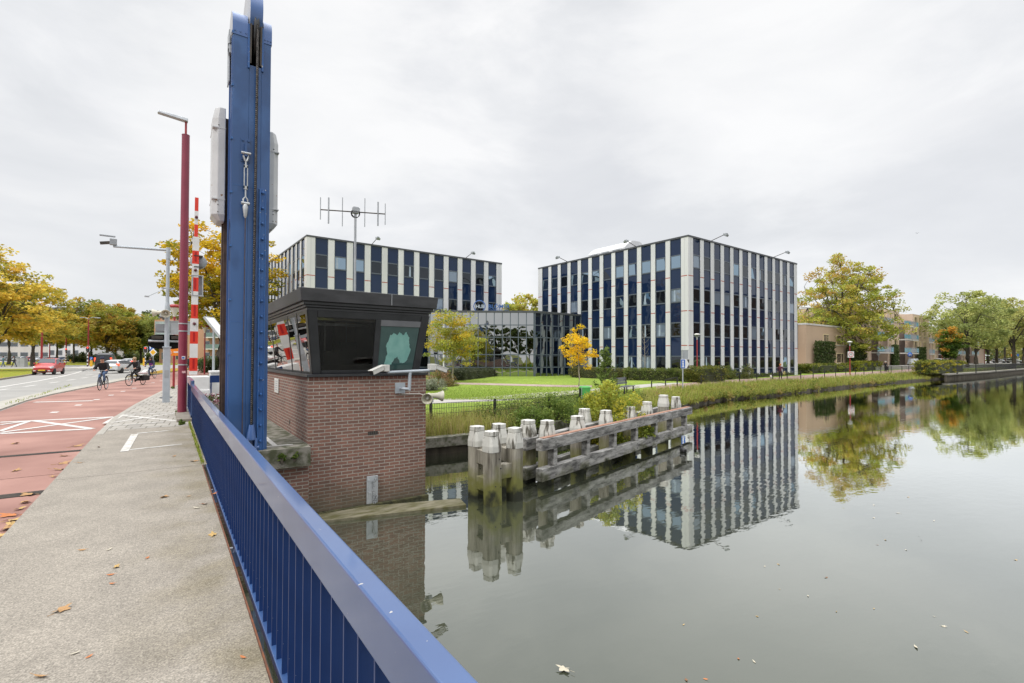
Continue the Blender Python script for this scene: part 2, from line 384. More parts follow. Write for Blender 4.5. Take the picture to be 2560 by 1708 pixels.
# ================================================================== SETTING
# ---- water
def water_material():
    m, N, L, B = nodes_of('canal_water')
    tc = N.new('ShaderNodeTexCoord')
    B.inputs['Base Color'].default_value = (0.05, 0.056, 0.037, 1); B.inputs['Roughness'].default_value = .6; B.inputs['Specular IOR Level'].default_value = 0
    mp = N.new('ShaderNodeMapping'); mp.inputs['Rotation'].default_value = (0, 0, rad(25)); mp.inputs['Scale'].default_value = (0.8, 1.6, 1)
    L.new(tc.outputs['Object'], mp.inputs['Vector'])
    a = N.new('ShaderNodeTexNoise'); a.inputs['Scale'].default_value = 2.6; a.inputs['Detail'].default_value = 3; L.new(mp.outputs[0], a.inputs['Vector'])
    g = N.new('ShaderNodeTexNoise'); g.inputs['Scale'].default_value = 0.09; g.inputs['Detail'].default_value = 3; L.new(tc.outputs['Object'], g.inputs['Vector'])
    gr = N.new('ShaderNodeMapRange'); gr.inputs['From Min'].default_value = 0.4; gr.inputs['From Max'].default_value = 0.68
    gr.inputs['To Min'].default_value = 0.25; gr.inputs['To Max'].default_value = 1.0; L.new(g.outputs['Fac'], gr.inputs['Value'])
    mu = N.new('ShaderNodeMath'); mu.operation = 'MULTIPLY'; L.new(a.outputs['Fac'], mu.inputs[0]); L.new(gr.outputs[0], mu.inputs[1])
    # rings spreading from where a duck stirs the surface
    sub = N.new('ShaderNodeVectorMath'); sub.operation = 'SUBTRACT'; sub.inputs[1].default_value = (20.2, 12.9, -1.5)
    L.new(tc.outputs['Object'], sub.inputs[0])
    ln = N.new('ShaderNodeVectorMath'); ln.operation = 'LENGTH'; L.new(sub.outputs[0], ln.inputs[0])
    sn = N.new('ShaderNodeMath'); sn.operation = 'MULTIPLY'; sn.inputs[1].default_value = 14.0; L.new(ln.outputs['Value'], sn.inputs[0])
    si = N.new('ShaderNodeMath'); si.operation = 'SINE'; L.new(sn.outputs[0], si.inputs[0])
    fa = N.new('ShaderNodeMapRange'); fa.inputs['From Min'].default_value = 0.4; fa.inputs['From Max'].default_value = 4.0
    fa.inputs['To Min'].default_value = 0.10; fa.inputs['To Max'].default_value = 0.0; L.new(ln.outputs['Value'], fa.inputs['Value'])
    rm = N.new('ShaderNodeMath'); rm.operation = 'MULTIPLY'; L.new(si.outputs[0], rm.inputs[0]); L.new(fa.outputs[0], rm.inputs[1])
    ad = N.new('ShaderNodeMath'); L.new(mu.outputs[0], ad.inputs[0]); L.new(rm.outputs[0], ad.inputs[1])
    b = N.new('ShaderNodeBump'); b.inputs['Strength'].default_value = 0.08; b.inputs['Distance'].default_value = 0.05
    L.new(ad.outputs[0], b.inputs['Height'])
    # a clear reflecting surface over a murky body, mixed by the Fresnel law (its weight raised to brighten the reflections)
    fr = N.new('ShaderNodeFresnel'); fr.inputs['IOR'].default_value = 1.33; L.new(b.outputs[0], fr.inputs['Normal'])
    pw = N.new('ShaderNodeMath'); pw.operation = 'POWER'; pw.inputs[1].default_value = .72; L.new(fr.outputs[0], pw.inputs[0])
    ml = N.new('ShaderNodeMath'); ml.operation = 'MULTIPLY'; ml.inputs[1].default_value = 2.05; ml.use_clamp = True; L.new(pw.outputs[0], ml.inputs[0])
    gl = N.new('ShaderNodeBsdfGlossy'); gl.inputs['Roughness'].default_value = .012; gl.inputs['Color'].default_value = (.95, .97, .945, 1); L.new(b.outputs[0], gl.inputs['Normal'])
    ms = N.new('ShaderNodeMixShader'); L.new(ml.outputs[0], ms.inputs[0]); L.new(B.outputs[0], ms.inputs[1]); L.new(gl.outputs[0], ms.inputs[2])
    L.new(ms.outputs[0], [k for k in N if k.type == 'OUTPUT_MATERIAL'][0].inputs['Surface'])
    return m
M['water'] = water_material()
WZ = -1.5
wm = MB(); wm.sheet([(-300, -60), (900, -60), (900, 60), (-300, 60)], WZ)
structure('canal_water', wm, M['water'])

# ---- grass, paths
def grass_material(name, a, b, c, sc=1.0):
    m, N, L, B = nodes_of(name)
    tc = N.new('ShaderNodeTexCoord')
    n1 = N.new('ShaderNodeTexNoise'); n1.inputs['Scale'].default_value = 0.22 * sc; n1.inputs['Detail'].default_value = 5; L.new(tc.outputs['Object'], n1.inputs['Vector'])
    n2 = N.new('ShaderNodeTexNoise'); n2.inputs['Scale'].default_value = 5 * sc; n2.inputs['Detail'].default_value = 6; L.new(tc.outputs['Object'], n2.inputs['Vector'])
    r1 = N.new('ShaderNodeValToRGB'); r1.color_ramp.elements[0].position = .35; r1.color_ramp.elements[1].position = .66
    r1.color_ramp.elements[0].color = (*a, 1); r1.color_ramp.elements[1].color = (*b, 1); L.new(n1.outputs['Fac'], r1.inputs['Fac'])
    r2 = N.new('ShaderNodeMapRange'); r2.inputs['From Min'].default_value = .45; r2.inputs['From Max'].default_value = .7; L.new(n2.outputs['Fac'], r2.inputs['Value'])
    k = N.new('ShaderNodeMixRGB'); k.inputs['Color2'].default_value = (*c, 1); L.new(r2.outputs[0], k.inputs['Fac']); L.new(r1.outputs[0], k.inputs['Color1'])
    L.new(k.outputs[0], B.inputs['Base Color']); B.inputs['Roughness'].default_value = 0.9; B.inputs['Specular IOR Level'].default_value = 0.1
    n3 = N.new('ShaderNodeTexNoise'); n3.inputs['Scale'].default_value = 40 * sc; n3.inputs['Detail'].default_value = 5; L.new(tc.outputs['Object'], n3.inputs['Vector'])
    bb = N.new('ShaderNodeBump'); bb.inputs['Strength'].default_value = 0.8; bb.inputs['Distance'].default_value = 0.06
    L.new(n3.outputs['Fac'], bb.inputs['Height']); L.new(bb.outputs[0], B.inputs['Normal'])
    return m
M['lawn'] = grass_material('lawn', (0.22, 0.315, 0.05), (0.285, 0.375, 0.07), (0.16, 0.225, 0.04))
M['rough_grass'] = grass_material('rough_grass', (0.10, 0.13, 0.03), (0.17, 0.18, 0.06), (0.19, 0.16, 0.07), 1.5)
M['verge'] = grass_material('verge', (0.17, 0.25, 0.03), (0.25, 0.27, 0.04), (0.38, 0.24, 0.04), 0.8)
M['path_light'] = pm('path_light', (0.34, 0.32, 0.29), (0.42, 0.40, 0.37), 2, 0.9, bump=0.2)
M['path_pink'] = pm('path_pink', (0.33, 0.24, 0.21), (0.40, 0.31, 0.28), 2, 0.9, bump=0.2)
M['path_red'] = pm('path_red', (0.26, 0.17, 0.15), (0.35, 0.24, 0.215), 1.2, 0.9, bump=0.2)
def paver_material():
    m, N, L, B = nodes_of('pavers')
    tc = N.new('ShaderNodeTexCoord'); mp = N.new('ShaderNodeMapping'); mp.inputs['Rotation'].default_value = (0, 0, rad(4))
    L.new(tc.outputs['Object'], mp.inputs['Vector'])
    t = N.new('ShaderNodeTexBrick'); t.inputs['Scale'].default_value = 1; t.inputs['Brick Width'].default_value = 0.3; t.inputs['Row Height'].default_value = 0.6
    t.offset = 0.5; t.inputs['Mortar Size'].default_value = 0.012
    t.inputs['Color1'].default_value = (0.36, 0.335, 0.295, 1); t.inputs['Color2'].default_value = (0.29, 0.27, 0.24, 1); t.inputs['Mortar'].default_value = (0.14, 0.13, 0.10, 1)
    L.new(mp.outputs[0], t.inputs['Vector'])
    n = N.new('ShaderNodeTexNoise'); n.inputs['Scale'].default_value = 2.2; n.inputs['Detail'].default_value = 6; L.new(tc.outputs['Object'], n.inputs['Vector'])
    r = N.new('ShaderNodeMapRange'); r.inputs['To Min'].default_value = .75; r.inputs['To Max'].default_value = 1.25; L.new(n.outputs['Fac'], r.inputs['Value'])
    k = N.new('ShaderNodeMixRGB'); k.blend_type = 'MULTIPLY'; k.inputs['Fac'].default_value = 1; L.new(t.outputs['Color'], k.inputs['Color1']); L.new(r.outputs[0], k.inputs['Color2'])
    L.new(k.outputs[0], B.inputs['Base Color']); B.inputs['Roughness'].default_value = 0.85
    b = N.new('ShaderNodeBump'); b.invert = True; b.inputs['Distance'].default_value = .006; L.new(t.outputs['Fac'], b.inputs['Height']); L.new(b.outputs[0], B.inputs['Normal'])
    return m
M['pavers'] = paver_material()
def deck_material():
    """gritty epoxy footway: fine two-tone aggregate, weathered in broad patches, a green-brown tinge along the parapet"""
    m, N, L, B = nodes_of('deck_grit')
    tc = N.new('ShaderNodeTexCoord')
    n1 = N.new('ShaderNodeTexNoise'); n1.inputs['Scale'].default_value = 88; n1.inputs['Detail'].default_value = 3; n1.inputs['Roughness'].default_value = .7; L.new(tc.outputs['Object'], n1.inputs['Vector'])
    r1 = N.new('ShaderNodeValToRGB'); r1.color_ramp.elements[0].position = .40; r1.color_ramp.elements[1].position = .60
    r1.color_ramp.elements[0].color = (0.19, 0.168, 0.138, 1); r1.color_ramp.elements[1].color = (0.345, 0.310, 0.260, 1); L.new(n1.outputs['Fac'], r1.inputs['Fac'])
    n2 = N.new('ShaderNodeTexNoise'); n2.inputs['Scale'].default_value = 2.3; n2.inputs['Detail'].default_value = 10; L.new(tc.outputs['Object'], n2.inputs['Vector'])
    r2 = N.new('ShaderNodeMapRange'); r2.inputs['From Min'].default_value = .3; r2.inputs['From Max'].default_value = .7; r2.inputs['To Min'].default_value = .88; r2.inputs['To Max'].default_value = 1.1; L.new(n2.outputs['Fac'], r2.inputs['Value'])
    k = N.new('ShaderNodeMixRGB'); k.blend_type = 'MULTIPLY'; k.inputs['Fac'].default_value = 1; L.new(r1.outputs[0], k.inputs['Color1']); L.new(r2.outputs[0], k.inputs['Color2'])
    vo = N.new('ShaderNodeTexVoronoi'); vo.inputs['Scale'].default_value = 62; L.new(tc.outputs['Object'], vo.inputs['Vector'])
    vr = N.new('ShaderNodeSeparateXYZ'); L.new(vo.outputs['Color'], vr.inputs[0])
    vm = N.new('ShaderNodeMapRange'); vm.inputs['To Min'].default_value = .82; vm.inputs['To Max'].default_value = 1.18; L.new(vr.outputs['X'], vm.inputs['Value'])
    kv = N.new('ShaderNodeMixRGB'); kv.blend_type = 'MULTIPLY'; kv.inputs['Fac'].default_value = 1; L.new(k.outputs[0], kv.inputs['Color1']); L.new(vm.outputs[0], kv.inputs['Color2']); k = kv
    s = N.new('ShaderNodeSeparateXYZ'); L.new(tc.outputs['Object'], s.inputs[0])
    q = N.new('ShaderNodeMapRange'); q.inputs['From Min'].default_value = -0.35; q.inputs['From Max'].default_value = 0.5; L.new(s.outputs['X'], q.inputs['Value'])
    n3 = N.new('ShaderNodeTexNoise'); n3.inputs['Scale'].default_value = 1.7; n3.inputs['Detail'].default_value = 6; L.new(tc.outputs['Object'], n3.inputs['Vector'])
    r3 = N.new('ShaderNodeMapRange'); r3.inputs['From Min'].default_value = .42; r3.inputs['From Max'].default_value = .68; L.new(n3.outputs['Fac'], r3.inputs['Value'])
    mu = N.new('ShaderNodeMath'); mu.operation = 'MULTIPLY'; L.new(q.outputs[0], mu.inputs[0]); L.new(r3.outputs[0], mu.inputs[1])
    mm = N.new('ShaderNodeMath'); mm.operation = 'MULTIPLY'; mm.inputs[1].default_value = .75; L.new(mu.outputs[0], mm.inputs[0])
    k2 = N.new('ShaderNodeMixRGB'); k2.blend_type = 'MULTIPLY'; k2.inputs['Color2'].default_value = (0.62, 0.57, 0.36, 1); L.new(mm.outputs[0], k2.inputs['Fac']); L.new(k.outputs[0], k2.inputs['Color1'])
    L.new(k2.outputs[0], B.inputs['Base Color']); B.inputs['Roughness'].default_value = .9
    b = N.new('ShaderNodeBump'); b.inputs['Strength'].default_value = .0; b.inputs['Distance'].default_value = .001; L.new(n1.outputs['Fac'], b.inputs['Height']); L.new(b.outputs[0], B.inputs['Normal'])
    return m
M['deck_grit'] = deck_material()

# ---- land: lawn level, then a slope to the promenade edge, then the bank down to the water
GZ = -0.32
US = [1000, 1063, 1200, 1330, 1440, 1560, 1640, 1700, 1760, 1804, 1850, 1900, 1945, 2000, 2080, 2160, 2230, 2330, 2560]
_iv = [1014, 1011, 1005, 999, 988, 975, 966.5, 959.5, 954.6, 951, 948.5, 946.3, 943.2, 938.5, 934, 930.2, 926, 919.5, 912.5]
_mv = [1072, 1062, 1041, 1024, 1008, 992, 983, 974, 968.5, 965.3, 962.2, 959, 956, 953, 947, 941, 935, 928, 918.5]
_wv = [1146, 1140, 1125, 1100, 1078, 1050, 1034, 1021, 1009, 1000, 996, 992.5, 988, 981, 972.5, 963.8, 957.5, 949.5, 931]
INL = [at(u, v, GZ) for u, v in zip(US, _iv)] + [Vector((600, 42, GZ))]
MID = [at(u, v, -.64) for u, v in zip(US, _mv)] + [Vector((600, 36, -.64))]
WTR = [at(u, v, WZ) for u, v in zip(US, _wv)] + [Vector((600, 32, WZ))]
g = MB()
poly = [(-1500, 10.75), (2.4, 10.75), (2.4, 16.2), (4.95, 16.2)] + [(p.x, p.y) for p in INL] + [(1500, 200), (1500, 1500), (-1500, 1500)]
g.prism(poly, -3.2, GZ)
structure('ground', g, M['lawn'])
g = MB(); g.prism([(-1500, -400), (1500, -400), (1500, -17), (-1500, -17)], -3.2, GZ)
structure('far_ground', g, M['rough_grass'])
b = MB()
b.hexa([(4.96, 15.05, -3), (WTR[1].x, WTR[1].y, -3), (MID[1].x, MID[1].y, -3), (4.96, 16.2, -3)], [(4.96, 15.05, -.93), (WTR[1].x, WTR[1].y, -.93), (MID[1].x, MID[1].y, -.66), (4.96, 16.2, -.66)], 0)
for i in range(1, len(INL) - 1):
    zt = -0.93 if i < 4 else -1.2
    w0, w1 = Vector((WTR[i].x, WTR[i].y, zt)), Vector((WTR[i+1].x, WTR[i+1].y, zt))
    b.quad(w0, w1, MID[i+1], MID[i], 0); b.quad(MID[i], MID[i+1], INL[i+1] + Vector((0, 0, .004)), INL[i] + Vector((0, 0, .004)), 2)
    b.quad((w0.x, w0.y, -3), (w1.x, w1.y, -3), w1, w0, 1)
structure('canal_bank', b, [M['rough_grass'], pm('bank_timber', (0.08, 0.07, 0.055), (0.17, 0.145, 0.11), 4, .9, bump=.5, stretch=(1,1,.2)), M['lawn']])
q = MB(); q.box((4.97, 14.72, -3), (5.0, 15.0, -.9))
for i in range(1, 4): q.hexa([(WTR[i].x, WTR[i].y - .3, -1.2), (WTR[i+1].x, WTR[i+1].y - .3, -1.2), (WTR[i+1].x, WTR[i+1].y + .12, -1.2), (WTR[i].x, WTR[i].y + .12, -1.2)], [(WTR[i].x, WTR[i].y - .3, -.88), (WTR[i+1].x, WTR[i+1].y - .3, -.88), (WTR[i+1].x, WTR[i+1].y + .12, -.88), (WTR[i].x, WTR[i].y + .12, -.88)])
q.hexa([(5.02, 14.85, -1.2), (WTR[1].x, WTR[1].y - .3, -1.2), (WTR[1].x, WTR[1].y + .12, -1.2), (5.02, 15.3, -1.2)], [(5.02, 14.85, -.88), (WTR[1].x, WTR[1].y - .3, -.88), (WTR[1].x, WTR[1].y + .12, -.88), (5.02, 15.3, -.88)])
structure('quay_coping', q, M['mossy_concrete'])

# ---- street
RZ = -0.05                                    # carriageway level; footways stand 5 cm higher
st = MB(); st.prism([(-300, 10.75), (2.3, 10.75), (2.3, 16.4), (9, 26), (14, 45), (20, 75), (26, 110), (30, 320), (-300, 320)], -0.6, RZ)
structure('road', st, M['asphalt'])
br = MB(); br.box((-14, -9, -0.5), (-1.34, 10.74, RZ), 0)
structure('bridge_roadway', br, M['red_asphalt'])
# cycle path
CL = [(-4.53, 10.4), (-4.53, 23.1), (-4.6, 27.5), (-4.4, 31.5), (-3.44, 39.9), (-2.67, 47), (-1.9, 53.5), (-.2, 64), (2.6, 80), (7, 100), (12, 120)]
CR = [(-1.34, 10.4), (-1.34, 14), (-1.3, 18.6), (-0.99, 23.3), (-0.2, 31.8), (0.9, 40), (2.2, 50), (4, 62), (7, 78), (12, 98), (17, 118)]
cp = MB()
for i in range(len(CL) - 1): cp.quad((*CL[i], RZ+.004), (*CR[i], RZ+.004), (*CR[i+1], RZ+.004), (*CL[i+1], RZ+.004))
structure('cycle_path', cp, M['red_asphalt'])
def strip(mb, pts, w, z, mi=0, h=0.0):
    """a flat band w wide along pts; h > 0 makes it a kerb standing h high"""
    P = [Vector((p[0], p[1])) for p in pts]
    Lf, Rt = [], []
    for i, p in enumerate(P):
        d = (P[min(i+1, len(P)-1)] - P[max(i-1, 0)]).normalized(); nrm = Vector((-d.y, d.x)) * w / 2
        Lf.append(p + nrm); Rt.append(p - nrm)
    for i in range(len(P) - 1):
        a, b_, c, d = Lf[i], Rt[i], Rt[i+1], Lf[i+1]
        if h: mb.hexa([(*a, z), (*b_, z), (*c, z), (*d, z)], [(*a, z+h), (*b_, z+h), (*c, z+h), (*d, z+h)], mi)
        else: mb.quad((*a, z), (*b_, z), (*c, z), (*d, z), mi)
    return mb
# divider between cycle path and carriageway
dv = MB(); strip(dv, [(p[0]-.42, p[1]) for p in CL[:-3]], 0.72, RZ + .002, 0, 0.05)
structure('divider_strip', dv, pm('divider', (0.33, 0.31, 0.26), (0.42, 0.40, 0.355), 2.5, .9, bump=.3))
# footway: bridge part (gritty), slab part, paved part
fw = MB(); fw.box((-1.33, -9, -0.28), (0.485, 9.63, 0.0))
structure('bridge_footway', fw, M['deck_grit'])
ed = MB(); ed.box((0.487, -9, -0.3), (0.497, 9.62, 0.006))
structure('deck_edge', ed, pm('edge_rust', (0.20, 0.07, 0.03), (0.12, 0.05, 0.03), 12, .8))
fw = MB(); fw.prism([(-1.33, 9.645), (0.62, 9.645), (0.62, 15.3), (-1.33, 15.3)], -0.5, 0.0)
structure('footway_slab', fw, M['deck_grit'])
fp = MB(); fp.prism([(-1.18, 15.31), (0.62, 15.31), (0.62, 21), (2.0, 33), (1.1, 40), (0.35, 34.5), (-0.05, 31.8), (-0.84, 23.3), (-1.15, 18.6)], -0.4, 0.002)
structure('paved_footway', fp, M['pavers'])
kb = MB(); strip(kb, [(-1.255, 14.6), (-1.25, 15.4), (-1.21, 18.6), (-0.9, 23.3), (-0.12, 31.8), (0.98, 40), (2.28, 50)], 0.13, -0.2, 0, 0.207)
structure('kerb', kb, M['kerb'])
pl = MB(); pl.box((0.22, 16.15, -0.3), (0.62, 19.5, 0.09))
structure('plinth', pl, M['concrete'], bevel=.02)
ab = MB(); ab.box((0.625, 10.4, -0.38), (2.37, 19, -0.004), 0); ab.box((0.63, 10.55, -3), (2.37, 12, -0.39), 1)
M['house_brick'] = brick_mat('house_brick', ((0.265, 0.132, 0.098), (0.165, 0.090, 0.072)), (0.35, 0.315, 0.27), stain=((0.10, 0.092, 0.06), -0.75, -1.6), h=0.0715, w=0.235, ms=.0105)
structure('abutment', ab, [M['mossy_concrete'], M['house_brick']])
am = MB()
am.box((1.75, 10.9, -.002), (1.84, 12.6, .004)); am.box((1.6, 10.82, -.002), (2.12, 10.89, .004))
structure('abutment_markings', am, M['road_paint'])

# ---- markings
mk = MB()
MZ = RZ + .009
def line(p, q, w, z=MZ, mi=0): strip(mk, [p, q], w, z, mi)
def px(u, v, z=RZ): p = at(u, v, z); return (p.x, p.y)
# barrier cross-hatch on the cycle path
cross = [((0, 1056.5), (282, 1043.2), .30), ((0, 1085), (231, 1073), .30), ((79, 1052), (231, 1073), .22), ((0, 1082.5), (282, 1043.5), .22), ((0, 1079), (79, 1052), .17), ((0, 1063), (60, 1055), .2)]
for i, (a, b_, w_) in enumerate(cross): line(px(*a), px(*b_), w_ * .72, MZ + .0008 * i)
line(px(86, 1006), px(232, 1002.5), 0.32)
for u, v in [(135, 1031.5), (195, 1013.5), (241, 999.5), (277, 988.5), (307, 979), (335, 971), (382, 957.5), (403, 952.5)]:
    x, y = px(u, v); line((x, y - .2), (x + .02, y + .2), 0.19)
# carriageway lines
cen = [px(-40, 974), px(0, 968.5), (px(100, 952)), (px(150, 942.5)), px(182, 935), px(205, 928.5), px(226, 921.5)]
strip(mk, cen, 0.22, MZ)
strip(mk, [px(226, 921.5), px(236, 915)], .2, MZ); strip(mk, [px(205, 928.5), px(221, 922.5), px(222, 919.5), px(212, 918)], .2, MZ)
for u, v in [(2, 975.5), (76, 965), (135, 956.8), (178, 950.2), (212, 944.8), (238, 940.6)]:
    x, y = px(u, v); line((x - .12, y - 1.0), (x + .12, y + 1.0), 0.22)
strip(mk, [px(186, 939.5), px(214, 938.5), px(233, 936.5)], .22, MZ)
structure('road_markings', mk, M['road_paint'])
# markings on the footway (worn)
mk = MB()
FZ = 0.006
wl = [((266, 1059), (302, 1038), .17), ((302, 1038), (440, 1032), .10), ((305, 1039), (444, 1053), .14), ((280, 1057), (440, 1033), .12), ((272, 1066), (408, 1056), .09)]
for i, (a, b_, w) in enumerate(wl): strip(mk, [px(*a, 0), px(*b_, 0)], w * 1.1, FZ + .0008 * i)
strip(mk, [px(311, 1129, 0), px(337, 1086, 0)], .13, FZ)
strip(mk, [px(343, 1084, 0), px(433, 1076, 0)], .09, FZ); strip(mk, [px(325, 1125, 0), px(455, 1111, 0)], .08, FZ)
structure('footway_markings', mk, pm('worn_paint', (0.60, 0.585, 0.55), (0.36, 0.335, 0.29), 9, .8, lo=.46, hi=.64))
# expansion joints / gratings
def joint(name, label, y0, y1, x0, x1, z, tilt):
    q = MB(); n = 7 if y1 - y0 > .14 else 3
    M_ = Matrix.Translation((x1, y0, z)) @ Matrix.Rotation(tilt, 4, 'Z')
    w = y1 - y0
    q.box((x0 - x1, 0, -.01), (0, w, .002), 1, M_)
    for k in range(n):
        a = w * k / n
        q.box((x0 - x1, a + w/n*.25, .002), (0, a + w/n*.8, .006), 0, M_)
    o = q.build(name, [M['dark_steel'], M['black']]); tag(o, label, 'joint', kind='structure')
joint('expansion_joint', None, 9.0, 9.24, -9, -1.36, RZ + .002, rad(0))
joint('drain_strip', None, 12.6, 12.78, -9, -1.36, RZ + .006, rad(0))

# ---- garden paths, promenade, lawn edges (points read off the photograph, stood on the ground)
def sheet_px(name, pts, z, m, lift):
    q = MB(); q.sheet([tuple(at(u, v, z).xy) for u, v in pts], z + lift); structure(name, q, m)
sheet_px('garden_path', [(1000, 1012), (1063, 1010.5), (1200, 1004.5), (1330, 998.5), (1440, 987.5), (1560, 974.5), (1640, 966), (1700, 959), (1700, 957), (1640, 959), (1560, 965), (1480, 973), (1400, 979), (1330, 983), (1200, 993.5), (1063, 999), (1000, 1001)], GZ, M['path_light'], .006)
sheet_px('narrow_path', [(1120, 960.5), (1200, 962.5), (1300, 965), (1400, 968), (1480, 969), (1480, 964), (1400, 963), (1300, 960.5), (1200, 958), (1120, 956.5)], GZ, M['path_pink'], .010)
pr_ = MB()
for i in range(6, len(US) - 2):
    def lf(p, k): return Vector((p.x, p.y, p.z + k))
    pr_.quad(lf(MID[i].lerp(INL[i], .06), .03), lf(MID[i+1].lerp(INL[i+1], .06), .03), lf(INL[i+1].lerp(MID[i+1], .05), .03), lf(INL[i].lerp(MID[i], .05), .03))
structure('promenade', pr_, M['path_red'])
qs = MB(); qs.prism([(62, 33.5), (84, 33.5), (110, 34), (175, 33), (420, 45), (420, 150), (62, 150)], -1, 0.35); structure('quay_street', qs, M['asphalt'])
# street lawns with kerbs
lw = MB()
vl = [(-10.35, 24), (-10.35, 52), (-10.5, 61), (-10.7, 67), (-11.4, 84), (-13, 92), (-30, 96), (-70, 92), (-70, 24)]
lw.prism(vl, -0.3, 0.05); structure('street_lawn', lw, M['verge'])
lk = MB(); strip(lk, vl[:6], 0.14, -0.2, 0, 0.27); structure('lawn_kerb', lk, M['concrete'])
lw = MB(); lw.prism([(-60, 132), (-4, 126), (14, 124), (26, 122), (30, 190), (-60, 190)], -0.3, 0.06); structure('far_verge', lw, M['verge'])
lw = MB(); lw.prism([(-12.2, 92), (-8.6, 88), (-8.2, 93), (-9.4, 105), (-11.5, 105)], -.2, .06); structure('traffic_island', lw, M['path_light'])
lw = MB(); lw.prism([(-2.9, 52), (-1.75, 56.5), (0.0, 66), (2.5, 80), (4.6, 90), (0.4, 86), (-1.2, 70)], -.2, .04); structure('leafy_verge', lw, grass_material('leafy_verge', (0.20, 0.20, 0.04), (0.42, 0.24, 0.05), (0.46, 0.26, 0.04), 2))
lw = MB(); lw.prism([(2.7, 33), (4.2, 44), (6.3, 58), (9.5, 74), (14.5, 94), (22, 100), (19.6, 75), (13.5, 45), (8.7, 27), (3.4, 24)], -.2, .03); structure('planted_verge', lw, M['verge'])
# ================================================================== BRIDGE PARAPET
def railing():
    t = thing('bridge_railing', 'long blue steel railing with flat upright bars along the bridge footway', 'railing', (0.582, 0, 0))
    Y0, Y1 = -1.2, 16.2
    h = MB()                                   # box handrail, top slightly dished towards the water
    h.box((-.041, Y0, .845), (.041, Y1, 1.02))
    h.build('handrail', M['rail_blue'], t, bevel=.009, seg=3)
    b = MB(); b.box((-.041, Y0, -.06), (.03, Y1, -.005)); b.build('bottom_rail', M['rail_blue'], t, bevel=.004)
    s = MB(); s.box((-.03, -.006, -.006), (.032, .006, .846))
    first = s.build('baluster', M['slat_blue'], t)
    n = int((Y1 - Y0 - .1) / .168)
    for k in range(n):
        y = Y0 + .06 + k * .168
        if k == 0: first.location = (0, y, 0); continue
        c = first.copy(); COL.objects.link(c); c.parent = t; c.location = (0, y, 0)
    for y in (.4, 2.9, 5.4, 7.9):
        q = MB(); q.box((-.20, -.05, -.20), (.03, .05, -.062)); q.cyl((-.07, -.02, -.055), (-.07, -.02, -.02), .02, mi=1); q.build('bracket', [M['rail_blue'], M['galv']], t).location = (0, y, 0)
    return t
railing()
def end_railing():
    t = thing('end_railing', 'short end piece of blue railing standing on the concrete plinth beside the barrier', 'railing', (0.58, 16.3, .1), rad(0))
    h = MB(); h.box((-.04, 0, .845), (.04, 3.2, 1.02)); h.build('handrail', M['rail_blue'], t, bevel=.008)
    b = MB(); b.box((-.04, 0, .0), (.03, 3.2, .05)); b.build('bottom_rail', M['rail_blue'], t)
    for y in (0, 3.14): q = MB(); q.box((-.035, y, -.12), (.035, y + .06, .845)); q.build('post', M['rail_blue'], t)
    s = MB(); s.box((-.03, -.006, .05), (.032, .006, .846)); f = s.build('baluster', M['slat_blue'], t)
    for k in range(17):
        if k == 0: f.location = (0, .22, 0); continue
        c = f.copy(); COL.objects.link(c); c.parent = t; c.location = (0, .22 + k * .168, 0)
end_railing()
gb = MB(); gb.box((-.9, -9, -.75), (-.75, 9.4, -.29)); gb.box((.2, -9, -.75), (.45, 9.4, -.31))
structure('bridge_girder', gb, pm('girder', (0.03, 0.03, 0.03), (0.07, 0.05, 0.035), 4, .7))

